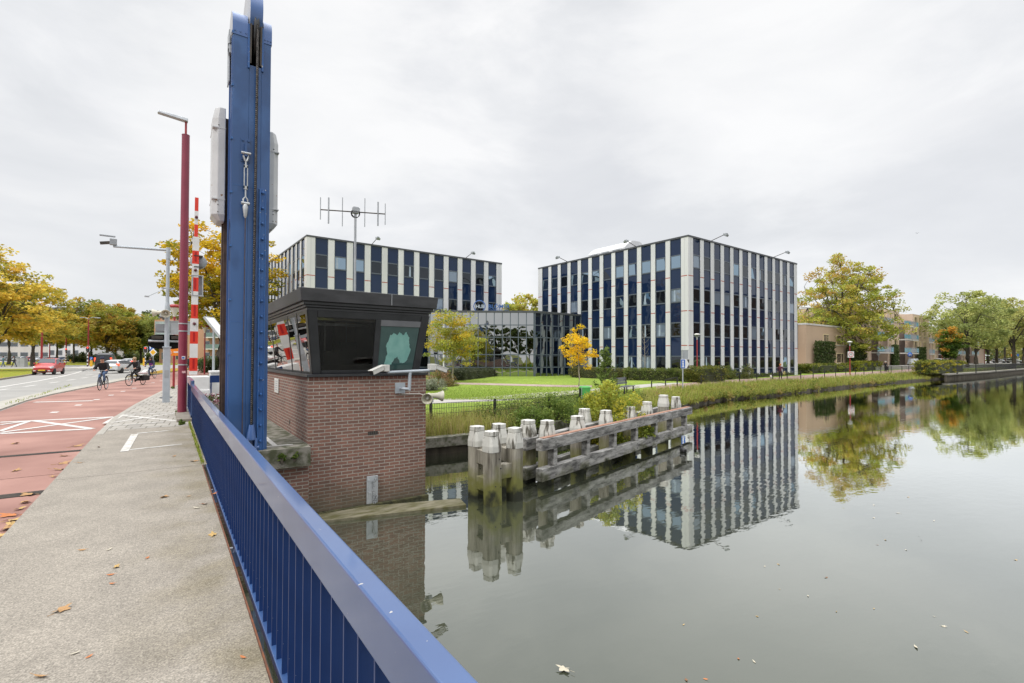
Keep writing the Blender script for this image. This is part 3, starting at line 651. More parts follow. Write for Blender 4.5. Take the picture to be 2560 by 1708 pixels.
# ================================================================== LIFT TOWER
def lift_tower():
    t = thing('lift_tower', 'tall blue steel lifting tower with rounded top and wheel cover beside the railing', 'bridge tower', (0, 0, 0))
    X0, X1, YF, YB = .945, 1.60, 10.6, 11.2
    TB, ZB, ZT = 8.02, -.4, 8.0
    sx0, sx1 = 1.225, 1.435                    # slot for the rope
    c = MB()
    c.box((X0, YF, ZB), (sx0, YF + .02, ZT)); c.box((sx1, YF, ZB), (X1, YF + .02, ZT)); c.box((sx0, YF, ZB), (sx1, YF + .02, 7.42))
    c.box((X0, YF + .02, ZB), (X0 + .02, YB, ZT)); c.box((X1 - .02, YF + .02, ZB), (X1, YB, ZT)); c.box((X0 + .02, YB - .02, ZB), (X1 - .02, YB, ZT))
    c.build('column', M['tower_blue'], t, bevel=.006)
    # plating seams, small bolts
    s = MB()
    for z in (5.05, 2.45): s.box((X0 + .01, YF - .003, z), (X1 - .01, YF - .0005, z + .008))
    s.build('plate_seam', M['flange_blue'], t)
    s = MB(); s.box((X0 - .02, YF - .012, 0), (X0 + .02, YF + .06, .035)); s0 = s.build('clamp', M['flange_blue'], t)
    for k in range(7):
        c_ = s0 if k == 0 else s0.copy()
        if k: COL.objects.link(c_)
        c_.location = (0, 0, 7.95 - k * 1.02)
    # vertical lips on the outer sides
    q = MB(); q.box((X0 - .018, YF + .04, ZB), (X0 - .001, YF + .09, 7.9)); q.box((X0 - .03, YF + .32, ZB), (X0 - .001, YF + .36, 7.9)); q.build('side_rib', M['cover_blue'], t)
    q = MB(); q.box((X0 - .07, YB - .05, ZB), (X0 - .004, YB + .03, 6.5)); q.box((X0 - .10, YB + .03, ZB), (X0 - .0, YB + .12, 6.5)); q.build('guide_rail', M['rust_rail'], t)
    # rounded tops either side of the wheel
    def cap(name, xa, xb):
        m = MB(); yc, zc, r = (YF + YB) / 2, 8.17, .31; n = 14
        pr = [(yc - r, ZT - .07)] + [(yc - r * math.cos(math.pi * k / n), zc + r * math.sin(math.pi * k / n)) for k in range(n + 1)] + [(yc + r, ZT - .07)]
        k0 = len(pr)
        vs = [(xa, y, z) for y, z in pr] + [(xb, y, z) for y, z in pr]
        m.add(vs, [(i, i+1, k0+i+1, k0+i) for i in range(k0-1)], 0, None, True)
        m.add(vs, [tuple(range(k0))[::-1], tuple(range(k0, 2*k0))], 1)
        for k in range(3):
            x = xa + (xb - xa) * (.15 + .35 * k); m.cyl((x, yc - r - .012, ZT + .0), (x, yc - r, ZT + .0), .014, n=6)
        return m.build(name, [M['cover_blue'], pm('cover_side', (.42, .43, .46), (.48, .49, .52), 3, .4)], t)
    cap('top_cover', X0 - .012, sx0 - .03); cap('top_cover', sx1 + .03, X1 + .012)
    q = MB()                                   # lips beside the slot
    for x in (sx0 - .03, sx1): q.box((x, YF - .03, 7.35), (x + .03, YF + .6, 8.2))
    q.build('slot_frame', M['flange_blue'], t)
    # wheel cover: a disc-shaped box, its lower front cut open
    m = MB(); yc, zc, r = 11.14, 8.5, .66; n = 30
    a0, a1 = rad(-28), rad(208)
    pr = [(yc - r * math.cos(a0 + (a1-a0) * k / n), zc + r * math.sin(a0 + (a1-a0) * k / n)) for k in range(n + 1)]
    xa, xb = sx0 - .006, sx1 + .004; k0 = len(pr)
    vs = [(xa, y, z) for y, z in pr] + [(xb, y, z) for y, z in pr]
    m.add(vs, [(i, i+1, k0+i+1, k0+i) for i in range(k0-1)], 0, None, True)
    m.add(vs, [tuple(range(k0))[::-1], tuple(range(k0, 2*k0))], 1)
    m.build('wheel_cover', [M['cover_blue'], bpy.data.materials['cover_side']], t)
    w = MB(); w.lathe([(.05, -.05), (.5, -.05), (.55, -.03), (.52, 0), (.55, .03), (.5, .05), (.05, .05)], 32, 0, Matrix.Translation((1.335, 11.02, 8.16)) @ Matrix.Rotation(rad(90), 4, 'Y'))
    w.build('sheave', M['black'], t)
    fl = MB()                                  # dark flank plates of the opening
    fl.hexa([(sx0+.002, YF-.02, 7.45), (sx0+.03, YF-.02, 7.45), (sx0+.03, YF+.5, 7.45), (sx0+.002, YF+.5, 7.45)], [(sx0+.0, YF-.06, 8.2), (sx0+.035, YF-.06, 8.2), (sx0+.035, YF+.5, 8.2), (sx0, YF+.5, 8.2)])
    fl.hexa([(sx1-.03, YF-.02, 7.45), (sx1-.002, YF-.02, 7.45), (sx1-.002, YF+.5, 7.45), (sx1-.03, YF+.5, 7.45)], [(sx1-.035, YF-.06, 8.2), (sx1, YF-.06, 8.2), (sx1, YF+.5, 8.2), (sx1-.035, YF+.5, 8.2)])
    fl.build('opening_plate', M['dark_steel'], t)
    # hoisting rope and its socket
    rp = pm('wire_rope', (.03, .028, .026), (.12, .11, .10), 30, .45, .5, stretch=(1, 1, 1))
    N_, L_, B_ = rp.node_tree.nodes, rp.node_tree.links, rp.node_tree.nodes['Principled BSDF']
    wv = N_.new('ShaderNodeTexWave'); wv.wave_type = 'BANDS'; wv.bands_direction = 'DIAGONAL'; wv.inputs['Scale'].default_value = 16
    tcc = N_.new('ShaderNodeTexCoord'); L_.new(tcc.outputs['Object'], wv.inputs['Vector'])
    bb = N_.new('ShaderNodeBump'); bb.inputs['Strength'].default_value = 1; bb.inputs['Distance'].default_value = .02; L_.new(wv.outputs['Fac'], bb.inputs['Height']); L_.new(bb.outputs[0], B_.inputs['Normal'])
    q = MB(); q.tube([(1.318, 10.50, .50), (1.352, 10.50, 8.18)], .024, 10); q.build('hoisting_rope', rp, t)
    q = MB(); M_ = Matrix.Translation((1.318, 10.5, 0))
    q.lathe([(.045, .50), (.05, .46), (.085, .26), (.085, .22)], 16, 0, M_)
    q.box((1.318-.09, 10.44, .0), (1.318-.05, 10.56, .24)); q.box((1.318+.05, 10.44, .0), (1.318+.09, 10.56, .24)); q.cyl((1.318-.13, 10.5, .06), (1.318+.13, 10.5, .06), .035, n=12)
    q.build('rope_socket', M['cover_blue'], t, bevel=.006)
    # bolted flange up the right side
    q = MB()
    q.box((1.415, YF - .045, ZB), (1.535, YF - .002, 5.05)); q.box((1.415, YF - .10, ZB), (1.432, YF - .045, 5.02)); q.box((1.518, YF - .06, ZB), (1.535, YF - .045, 5.0))
    fo = q.build('bolted_flange', M['flange_blue'], t, bevel=.003)
    bq = MB(); bq.cyl((0, -.028, 0), (0, 0, 0), .026, .03, 8); bq.ball((0, -.028, 0), .018, n=6)
    b0 = bq.build('bolt', M['flange_blue'], fo)
    for k in range(17):
        c_ = b0 if k == 0 else b0.copy()
        if k: COL.objects.link(c_)
        c_.location = (1.475, YF - .046, 4.97 - k * .30)
    # turnbuckle and thin cable
    x = 1.175
    q = MB(); q.box((x - .085, YF - .012, 5.52), (x + .085, YF - .001, 5.98))
    for dx in (-.05, .05):
        for z in (5.57, 5.93): q.cyl((x + dx, YF - .035, z), (x + dx, YF - .012, z), .022, n=6)
    q.box((x - .02, YF - .10, 5.6), (x + .02, YF - .012, 5.86)); q.build('anchor_plate', M['tower_blue'], t)
    q = MB(); yy = YF - .09
    q.tube([(x - .04, yy, 5.66), (x - .045, yy, 5.6), (x - .02, yy, 5.52), (x, yy, 5.5), (x + .02, yy, 5.52), (x + .045, yy, 5.6), (x + .04, yy, 5.66)], .017, 8)
    q.cyl((x - .08, yy, 5.66), (x + .08, yy, 5.66), .024, n=10); q.cyl((x, yy, 5.5), (x, yy, 5.42), .015)
    q.box((x - .035, yy - .02, 4.98), (x - .018, yy + .02, 5.42)); q.box((x + .018, yy - .02, 4.98), (x + .035, yy + .02, 5.42)); q.box((x - .035, yy - .02, 5.38), (x + .035, yy + .02, 5.43)); q.box((x - .035, yy - .02, 4.97), (x + .035, yy + .02, 5.03))
    q.cyl((x, yy, 4.98), (x, yy, 4.82), .015)
    q.tube([(x - .035, yy, 4.70), (x - .035, yy, 4.78), (x, yy, 4.83), (x + .035, yy, 4.78), (x + .035, yy, 4.70)], .016, 8); q.cyl((x - .07, yy, 4.70), (x + .07, yy, 4.70), .03, n=10)
    q.lathe([(.012, 4.42), (.03, 4.46), (.05, 4.64), (.02, 4.70)], 12, 0, Matrix.Translation((x, yy, 0)))
    q.build('turnbuckle', pm('turnbuckle_grey', (.50, .52, .53), (.40, .42, .43), 10, .4, .3), t)
    q = MB(); q.cyl((x, yy, 4.44), (x - .01, yy + .03, -.2), .009, n=6); q.build('thin_cable', M['rust_rail'], t)
    q = MB(); q.tube([(X0 - .02, YF + .05, 4.4), (X0 - .03, YF, 4.1), (X0 - .02, YF, 3.6)], .006, 5); q.tube([(X0 - .03, YF + .1, 7.55), (X0 - .07, YF + .1, 7.6), (X0 - .07, YF + .1, 7.75), (X0 - .02, YF + .1, 7.8)], .008, 6); q.build('wire', M['black'], t)
    q = MB(); q.box((X0 - .05, YF + .2, 7.1), (X0 - .03, YF + .5, 8.1)); q.box((X0 - .05, YF + .1, 7.6), (X0 - .01, YF + .3, 7.75)); q.build('sensor_plate', M['galv'], t)
    # long capsule-shaped housings on both sides
    def housing(xa, xb, ya, yb, z0, z1, label):
        ch = .09
        ring = lambda k, z: [(xa + ch - k, ya + k*.0, z), (xb, ya, z), (xb, yb, z), (xa + ch, yb, z), (xa, yb - ch, z), (xa, ya + ch, z)] if xa < xb else [(xa - ch, ya, z), (xa, ya + ch, z), (xa, yb - ch, z), (xa - ch, yb, z), (xb, yb, z), (xb, ya, z)]
        m = MB(); xm = (xa + xb) / 2; ym = (ya + yb) / 2
        def rs(s, z):
            return [(xb + (x - xb) * s, ym + (y - ym) * (s * .3 + .7), z) for x, y, _ in ring(0, z)]
        lv = [rs(.55, z0), rs(1, z0 + .12), rs(1, z1 - .22), rs(.8, z1)]
        vs = [p for r_ in lv for p in r_]
        fs = [(k*6+i, k*6+(i+1) % 6, k*6+6+(i+1) % 6, k*6+6+i) for k in range(3) for i in range(6)] + [tuple(range(6))[::-1], tuple(range(18, 24))]
        m.add(vs, fs)
        o = m.build('side_housing', M['housing_white'], t, bevel=.012); o['label'] = label
        s = MB()
        sg = -1 if xa < xb else 1
        for z in (z0 + .40, z1 - .42):
            s.box((min(xa, xb) - .004, ya - .004, z), (max(xa, xb) + .004, yb + .004, z + .018))
        for z in (z0 + .16, z0 + .30, z0 + .37, z1 - .36):
            for k in range(3): s.cyl((xa + sg * -.1, ya - .006, z), (xa + sg * -.1, ya, z), .01, n=6, mi=1)
        s.build('band', [M['housing_white'], M['dark_steel']], o)
    housing(.655, .872, 10.95, 11.55, 4.42, 6.62, 'grey white housing with rust streaks on the road side')
    housing(1.83, 1.604, 11.0, 11.6, 4.40, 6.40, 'grey white housing on the canal side')
lift_tower()

# ================================================================== CONTROL HOUSE
def control_house():
    t = thing('control_house', 'small brick bridge keeper house with black slanted windows and flat roof at the canal edge', 'bridge house', (0, 0, 0))
    XL, XR, YF, YB = 2.38, 5.0, 10.68, 18.5
    b = MB(); b.box((XL, YF, -3), (XR, YB, 1.30)); b.build('brick_wall', M['house_brick'], t)
    sc = MB(); n = 24                            # top course of upright bricks
    w = (XR - XL) / 26
    for k in range(26): sc.box((XL + k*w + .006, YF - .004, 1.302), (XL + (k+1)*w - .006, YF + .1, 1.372))
    w = .1
    for k in range(int((YB - YF - .1) / w)): sc.box((XL - .004, YF + .11 + k*w + .006, 1.302), (XL + .1, YF + .11 + (k+1)*w - .006, 1.372))
    sc.box((XL + .002, YF + .002, 1.3), (XR - .002, YB - .002, 1.37), 1)
    sc.build('soldier_course', [pm('soldier', (.20, .085, .06), (.15, .07, .055), 6, .85), pm('mortar', (.42, .385, .33), None, 9, .9)], t)
    frame_m = pm('frame_black', (.016, .017, .020), (.028, .029, .033), 3, .38)
    sl = MB(); sl.box((XL - .045, YF - .045, 1.374), (XR + .03, YB, 1.43)); sl.build('sill', frame_m, t, bevel=.006)
    # slanted window band
    zb, zt = 1.432, 2.74
    def fp(s, tt):                               # point on the front face: s across 0..1, tt up 0..1
        xl = 2.47 + (2.30 - 2.47) * tt; xr = 4.84 + (4.985 - 4.84) * tt
        return Vector((xl + (xr - xl) * s, 10.76 + (10.50 - 10.76) * tt, zb + (zt - zb) * tt))
    def lp(s, tt):                               # left face, s from the front corner to the back
        x = 2.47 + (2.30 - 2.47) * tt; y0 = 10.76 + (10.50 - 10.76) * tt
        return Vector((x, y0 + (18.4 - y0) * s, zb + (zt - zb) * tt))
    def rp(s, tt):
        x = 4.84 + (4.985 - 4.84) * tt; y0 = 10.76 + (10.50 - 10.76) * tt
        return Vector((x, y0 + (18.4 - y0) * s, zb + (zt - zb) * tt))
    def panel(m, f, s0, s1, t0, t1, nrm, d0, d1, mi=0):
        nrm = Vector(nrm)
        P = [f(s0, t0), f(s1, t0), f(s1, t1), f(s0, t1)]
        m.hexa([p - nrm * d0 for p in P], [p + nrm * d1 for p in P], mi)
    nf, nl, nr = (0, -1, 0), (-1, 0, 0), (1, 0, 0)
    m = MB()
    panel(m, fp, 0, .07, 0, 1, nf, .06, .02); panel(m, fp, .93, 1, 0, 1, nf, .06, .02)
    panel(m, fp, .072, .928, 0, .055, nf, .06, .012); panel(m, fp, .072, .928, .90, 1, nf, .06, .012); panel(m, fp, .53, .58, .057, .898, nf, .06, .014)
    m.build('front_frame', frame_m, t, bevel=.006)
    m = MB()
    for s in (0, .125, .25, .54, .80): panel(m, lp, s, s + (.02 if s == 0 else .008), 0, 1, nl, .05, .012)
    panel(m, lp, 0, 1, 0, .03, nl, .05, .005); panel(m, lp, 0, 1, .95, 1, nl, .05, .005)
    m.build('side_frame', frame_m, t)
    m = MB()
    for s in (0, .2, .4, .6, .8, .985): panel(m, rp, s, s + .015, 0, 1, nr, .05, .012)
    panel(m, rp, 0, 1, 0, .05, nr, .05, .005); panel(m, rp, 0, 1, .94, 1, nr, .05, .005); m.build('side_frame', frame_m, t)
    gl = glass_mat('house_glass', (.012, .010, .009), (1, 1, 1), 1.52, .01, .004, .8)
    gm = glass_mat('mirror_glass', (.36, .34, .31), (1, 1, 1), 1.5, .012, .006, .5, 1.0)
    # inside: dark room seen through the left pane
    tr = bpy.data.materials.new('clear_pane'); tr.use_nodes = True
    B = tr.node_tree.nodes['Principled BSDF']; B.inputs['Base Color'].default_value = (.55, .53, .50, 1); B.inputs['Transmission Weight'].default_value = 1
    B.inputs['Roughness'].default_value = 0; B.inputs['IOR'].default_value = 1.3
    m = MB(); panel(m, fp, .073, .529, .056, .899, nf, .0, .004); o = m.build('pane', tr, t); o['label'] = 'dark clear left pane'
    teal = pm('teal_glass', (.050, .105, .098), (.035, .080, .078), 2.0, .10, spec=.6, stretch=(1, 1, 1.6))
    m = MB(); panel(m, fp, .581, .928, .056, .80, nf, .03, .004); o = m.build('pane', teal, t); o['label'] = 'teal frosted right pane'
    m = MB(); panel(m, fp, .575, .935, .80, .90, nf, .03, .018); m.build('blind_box', pm('blind_box', (.16, .165, .18), (.19, .195, .21), 3, .4), t, bevel=.006)
    # pale blotch on the right pane: a thin film with a ragged outline
    rng = random.Random(5)
    out = [(.16, .12), (.22, .36), (.18, .55), (.24, .78), (.34, .84), (.42, .80), (.50, .87), (.58, .82), (.68, .88), (.76, .74), (.80, .58), (.86, .45), (.80, .22), (.70, .15), (.60, .16), (.52, .30), (.44, .26), (.36, .12)]
    pts = []
    for i in range(len(out)):
        a, c = out[i], out[(i+1) % len(out)]
        for k in range(4):
            f = k / 4; pts.append((a[0] + (c[0]-a[0]) * f + rng.uniform(-.012, .012), a[1] + (c[1]-a[1]) * f + rng.uniform(-.016, .016)))
    def bl(p): return fp(.581 + .347 * p[0], .056 + .744 * p[1]) + Vector((0, -.0075, 0))
    m = MB(); n = len(pts); m.add([bl(p) for p in pts] + [bl(p) + Vector((0, .002, 0)) for p in pts], [tuple(range(n)), tuple(range(n, 2*n))[::-1]] + [(i, (i+1) % n, n + (i+1) % n, n + i) for i in range(n)])
    m.build('pale_film', pm('pale_film', (.27, .52, .47), (.20, .43, .39), 5, .35, spec=.4), t)
    ss = [.02, .125, .25, .54, .80, 1.0]
    for i in range(5):
        m = MB(); panel(m, lp, ss[i] + (.008 if i else 0), ss[i+1], .031, .949, nl, .004, .004); m.build('pane', gm, t)
    for i in range(5):
        m = MB(); panel(m, rp, .015 + .2*i, .2*(i+1) - (.015 if i == 4 else 0), .051, .939, nr, .004, .004); m.build('pane', gl, t)
    # stepped fascia and roof
    m = MB()
    m.box((2.30, 10.505, zt + .002), (4.99, 18.5, 2.80)); m.box((2.26, 10.47, 2.802), (5.03, 18.5, 2.85)); m.box((2.22, 10.44, 2.852), (5.07, 18.5, 2.915))
    m.build('fascia', frame_m, t, bevel=.008)
    rm = pm('roof_black', (.030, .031, .035), (.055, .056, .062), 2.2, .42, stretch=(1, 1, 3), rough2=.6)
    m = MB(); x0, x1, y0 = 2.135, 5.16, 10.36
    m.hexa([(x0 + .03, y0 + .03, 2.917), (x1 - .03, y0 + .03, 2.917), (x1 - .03, 18.6, 2.917), (x0 + .03, 18.6, 2.917)], [(x0, y0, 3.18), (x1, y0, 3.18), (x1, 18.6, 3.18), (x0, 18.6, 3.18)])
    m.build('roof', rm, t, bevel=.012)
    m = MB(); m.box((4.02, y0 - .004, 2.93), (4.03, y0 + .04, 3.178)); m.build('roof_seam', M['galv'], t)
    # inside
    m = MB(); m.box((2.6, 12.6, 1.45), (4.8, 12.65, 2.7), 0); m.box((2.55, 10.9, 1.436), (4.8, 12.6, 1.45), 1)
    for x, w_, c in ((2.75, .25, 2), (3.1, .04, 3), (3.35, .5, 2), (3.62, .035, 3)): m.box((x, 12.4, 1.45), (x + w_, 12.59, 2.65), c)
    m.box((2.7, 11.2, 1.46), (4.4, 11.6, 1.62), 1); m.box((2.85, 11.3, 1.62), (3.25, 11.36, 1.92), 1); m.box((3.35, 11.9, 1.55), (3.75, 11.98, 2.15), 1); m.box((2.62, 11.5, 2.5), (3.9, 11.56, 2.56), 3)
    m.build('interior', [pm('int_wall', (.20, .16, .13), None, 3, .8), pm('int_dark', (.06, .058, .055), None, 3, .6), pm('int_brown', (.36, .24, .15), None, 3, .7), M['galv']], t)
    # vent in the front wall, notice on the side wall
    m = MB(); m.box((3.62, YF - .006, .08), (3.84, YF + .05, .155), 0)
    for k in range(4): m.box((3.63 + k*.05, YF - .012, .09), (3.66 + k*.05, YF - .006, .15), 1)
    m.build('air_vent', [M['black'], M['dark_steel']], t)
    m = MB(); m.box((XL - .006, 12.5, -.04 + .25), (XL + .02, 12.58, .29)); m.build('air_vent', M['black'], t)
    # timber ledge and slime at the water line
    m = MB(); m.box((XL + .1, YF - .10, -2), (XR + .05, YF - .004, -1.42)); m.build('mossy_ledge', pm('moss_ledge', (.025, .025, .012), (.08, .075, .03), 7, .9, bump=.8), t, bevel=.02)
    return t
control_house()

ns = thing('notice_plate', 'small white notice plate on the side wall of the brick house', 'sign', (2.372, 14.2, 1.03))
m = MB(); m.box((-.02, -.28, -.19), (0, .28, .19)); m.build('plate', M['white_plastic'], ns, bevel=.01)
m = MB()
for k in range(5): m.box((-.0225, -.17 + .02 * (k % 2), .11 - k*.055), (-.0203, .17 - .03 * (k % 3), .125 - k*.055))
m.build('lettering', M['grey_back'], ns)

# steel mooring plate with a chain
mp_ = thing('mooring_plate', 'galvanised steel plate with hanging chain bolted low on the brick wall', 'plate', (3.72, 10.672, -1.15))
m = MB(); m.box((-.125, -.03, -.42), (.125, -.001, .33)); m.build('plate', M['galv'], mp_, bevel=.004)
m = MB()
for z in (.24, -.02): m.cyl((-.08, -.06, z), (-.08, -.03, z), .022, n=8)
m.cyl((.07, -.06, .27), (.07, -.03, .27), .022, n=8); m.build('bolt', M['galv'], mp_)
m = MB()
def link(m, c, rz, s=.032):
    pts = [Vector((math.cos(a) * s * .6, 0, math.sin(a) * s)) for a in [2*math.pi*k/10 for k in range(11)]]
    R = Matrix.Rotation(rz, 4, 'Z'); m.tube([R @ p + Vector(c) for p in pts], .0085, 5)
for k in range(14): link(m, (.02 + .06 * max(0, 1 - k/2), -.055, .29 - k * .05), (k % 2) * math.pi / 2)
for k in range(6): link(m, (.09 - .012*k, -.06, -.12 - k * .05), (k % 2) * math.pi / 2)
m.build('chain', M['galv'], mp_)

# ---- aerial on the roof
def aerial():
    p = atY(887, 722, 13.0)
    t = thing('rooftop_aerial', 'grey radio aerial with six upright rods on a mast on the house roof', 'antenna', (p.x, p.y, 3.18))
    top = atY(884, 520, 13.0).z - 3.18
    m = MB(); m.cyl((0, 0, 0), (0, 0, top), .032, n=10); m.build('mast', M['galv'], t)
    hub = top - .10
    m = MB(); m.box((-.07, -.07, hub - .04), (.07, .07, hub + .12)); m.box((-.09, -.1, hub + .0), (.09, -.07, hub + .09))
    for k in range(3): m.tube([(.11*math.cos(a), .03*k - .03, hub - .04 + .11*math.sin(a)) for a in [2*math.pi*j/12 for j in range(13)]], .01, 5, 1)
    m.build('hub', [M['galv'], M['black']], t)
    az = rad(111.5); d = Vector((math.sin(az), math.cos(az), 0))
    def along(u, v):                             # distance along the boom of a photo point
        best = min((abs((CAMV + ray(u, v) * q_ - Vector((p.x, p.y, 0))).xy.cross(d.xy)), q_) for q_ in [8 + .01*i for i in range(900)])[1]
        return (CAMV + ray(u, v) * best - Vector((p.x, p.y, 0))).xy.dot(d.xy)
    ss = [along(u, 535) for u in (801, 821.5, 856, 912, 945, 963)]
    m = MB(); m.tube([d * ss[0] + Vector((0, 0, hub)), d * ss[-1] + Vector((0, 0, hub))], .016, 8); m.build('boom', M['dark_steel'], t)
    for s, (a, b_), r in zip(ss, ((.32, .26), (.33, .35), (.36, .40), (.38, .38), (.31, .33), (.28, .29)), (.012, .02, .012, .012, .02, .012)):
        m = MB(); m.cyl(d * s + Vector((0, 0, hub - b_)), d * s + Vector((0, 0, hub + a)), r, n=8); m.build('rod', M['galv'], t)
aerial()

# ---- camera bracket and two cameras
YB_ = 10.32
def pf(u, v, y=YB_): return atY(u, v, y)
br_ = thing('camera_bracket', 'grey tubular T-shaped bracket on the brick wall carrying two cameras', 'bracket', (0, 0, 0))
w0, w1 = atY(988, 984, 10.66), atY(1013, 957, 10.66)
m = MB(); m.box((w0.x, 10.655, w0.z), (w1.x, 10.677, w1.z)); m.build('wall_plate', M['grey_paint'], br_, bevel=.004)
ap = atY(1001, 972, 10.66); el = pf(1023, 973); tp = pf(1025, 931)
m = MB(); m.tube([ap, pf(1008, 972), el], .032, 10); m.cyl(el - Vector((0, 0, .03)), tp, .038, n=10); m.build('upright', M['grey_paint'], br_)
a_, b_ = pf(968, 931.5), pf(1083, 926)
m = MB(); m.cyl(a_, b_, .034, n=12); m.build('cross_tube', M['grey_paint'], br_)
def security_camera(u, v, yaw, label, dy):
    p = pf(u, v)
    t = thing('security_camera', label, 'camera', p, yaw)
    m = MB(); m.box((-.08, -.07, -.02), (.07, .07, .13)); m.build('junction_box', M['white_plastic'], t, bevel=.012)
    R = Matrix.Translation((-.14, 0, .05)) @ Matrix.Rotation(rad(-18), 4, 'Y')
    m = MB(); m.box((-.27, -.055, -.05), (.05, .055, .05), 0, R); m.box((-.30, -.065, .045), (.06, .065, .058), 0, R); m.build('body', M['white_plastic'], t, bevel=.012)
    m = MB(); m.box((-.285, -.048, -.043), (-.271, .048, .043), 0, R); m.build('lens_window', M['black'], t)
security_camera(963, 927, rad(25), 'white security camera on the left end of the bracket', 0)
security_camera(1079, 924, rad(187), 'white security camera on the right end of the bracket', 0)

# ---- horn loudspeakers on the corner
def horn(name, label, p, yaw, pitch, L_=.26, r=.13, mat='cream_horn', cat='loudspeaker', group=None):
    t = thing(name, label, cat, p, yaw, group)
    R = Matrix.Rotation(pitch, 4, 'Y')
    m = MB(); prof = [(.045, -.10), (.05, -.02), (.055, .02), (.07, L_*.5), (r * .85, L_*.85), (r, L_), (r*.97, L_ + .01), (r*.8, L_*.85), (.05, L_*.45)]
    m.lathe(prof, 20, 0, R @ Matrix.Rotation(rad(90), 4, 'Y')); m.build('horn', M[mat], t)
    m = MB(); m.lathe([(.012, L_*.4), (.035, L_*.55), (.04, L_*.75), (.01, L_*.82)], 12, 0, R @ Matrix.Rotation(rad(90), 4, 'Y')); m.build('driver', M['white_plastic'], t)
    m = MB(); m.box((-.06, -.05, -.16), (.03, .05, -.10) if False else (.03, .05, -.045)); m.build('mount', M['galv'], t)
    return t
hp = atY(1066, 992, 10.52)
horn('horn_speaker', 'cream horn loudspeaker at the house corner facing the bridge', hp + Vector((.05, 0, .02)), rad(-122), rad(12))
horn('horn_speaker', 'cream horn loudspeaker at the house corner facing along the canal', hp + Vector((.15, .03, .02)), rad(-12), rad(4))
m = MB(); m.tube([atY(1004, 985, 10.667), atY(1050, 984, 10.66), hp], .008, 6); tag(m.build('speaker_cable', M['white_plastic']), 'thin white cable along the brick wall to the horn loudspeakers', 'cable')

# ---- floating timber at the foot of the house
a_, b_, c_, d_ = at(690, 1322, WZ), at(1166, 1268, WZ), at(1150, 1252, WZ), at(700, 1290, WZ)
m = MB(); P0 = [Vector((p.x, p.y, WZ - .15)) for p in (a_, b_, c_, d_)]; m.hexa(P0, [p + Vector((0, 0, .21)) for p in P0])
tag(m.build('timber_boom', pm('moss_timber', (.09, .085, .03), (.22, .20, .14), 3, .85, bump=.6, stretch=(1, 3, 1)), bevel=.015), 'mossy floating timber between the brick house and the mooring posts', 'timber')
# ================================================================== MOORING POSTS AND FENDER
def wood_mat(name, c1, c2, moss, zm, axis_stretch):
    """weathered timber: long grain, cracks, green slime below zm with a ragged edge"""
    m, N, L, B = nodes_of(name)
    tc = N.new('ShaderNodeTexCoord'); mp = N.new('ShaderNodeMapping'); mp.inputs['Scale'].default_value = axis_stretch; L.new(tc.outputs['Object'], mp.inputs['Vector'])
    n = N.new('ShaderNodeTexNoise'); n.inputs['Scale'].default_value = 5; n.inputs['Detail'].default_value = 8; n.inputs['Roughness'].default_value = .65; L.new(mp.outputs[0], n.inputs['Vector'])
    r = N.new('ShaderNodeValToRGB'); r.color_ramp.elements[0].position = .36; r.color_ramp.elements[1].position = .62
    r.color_ramp.elements[0].color = (*c1, 1); r.color_ramp.elements[1].color = (*c2, 1); L.new(n.outputs['Fac'], r.inputs['Fac'])
    s = N.new('ShaderNodeSeparateXYZ'); L.new(tc.outputs['Object'], s.inputs[0])
    n2 = N.new('ShaderNodeTexNoise'); n2.inputs['Scale'].default_value = 2.2; n2.inputs['Detail'].default_value = 5; L.new(tc.outputs['Object'], n2.inputs['Vector'])
    ad = N.new('ShaderNodeMath'); ad.operation = 'MULTIPLY_ADD'; ad.inputs[1].default_value = 1.3; L.new(n2.outputs['Fac'], ad.inputs[0]); L.new(s.outputs['Z'], ad.inputs[2])
    q = N.new('ShaderNodeMapRange'); q.inputs['From Min'].default_value = zm + .95; q.inputs['From Max'].default_value = zm + .45; L.new(ad.outputs[0], q.inputs['Value'])
    k = N.new('ShaderNodeMixRGB'); k.inputs['Color2'].default_value = (*moss, 1); L.new(q.outputs[0], k.inputs['Fac']); L.new(r.outputs[0], k.inputs['Color1'])
    q2 = N.new('ShaderNodeMapRange'); q2.inputs['From Min'].default_value = -.62; q2.inputs['From Max'].default_value = -.82; L.new(ad.outputs[0], q2.inputs['Value'])
    k2 = N.new('ShaderNodeMixRGB'); k2.inputs['Color2'].default_value = (.016, .018, .008, 1); L.new(q2.outputs[0], k2.inputs['Fac']); L.new(k.outputs[0], k2.inputs['Color1'])
    L.new(k2.outputs[0], B.inputs['Base Color']); B.inputs['Roughness'].default_value = .85
    b = N.new('ShaderNodeBump'); b.inputs['Strength'].default_value = .4; b.inputs['Distance'].default_value = .008; L.new(n.outputs['Fac'], b.inputs['Height']); L.new(b.outputs[0], B.inputs['Normal'])
    return m
M['post_wood'] = wood_mat('post_wood', (.10, .088, .068), (.42, .39, .32), (.17, .17, .045), -.95, (1, 1, .12))
M['beam_wood'] = wood_mat('beam_wood', (.06, .058, .055), (.42, .41, .39), (.16, .165, .06), -1.45, (.35, 1, 1.6))
M['cap_white'] = pm('cap_white', (.60, .59, .54), (.10, .09, .07), 9, .7, bump=.5, stretch=(1, 1, .16), lo=.53, hi=.63)
M['cap_top'] = pm('cap_top', (.66, .66, .65), (.50, .49, .46), 6, .7)
rngT = random.Random(11)
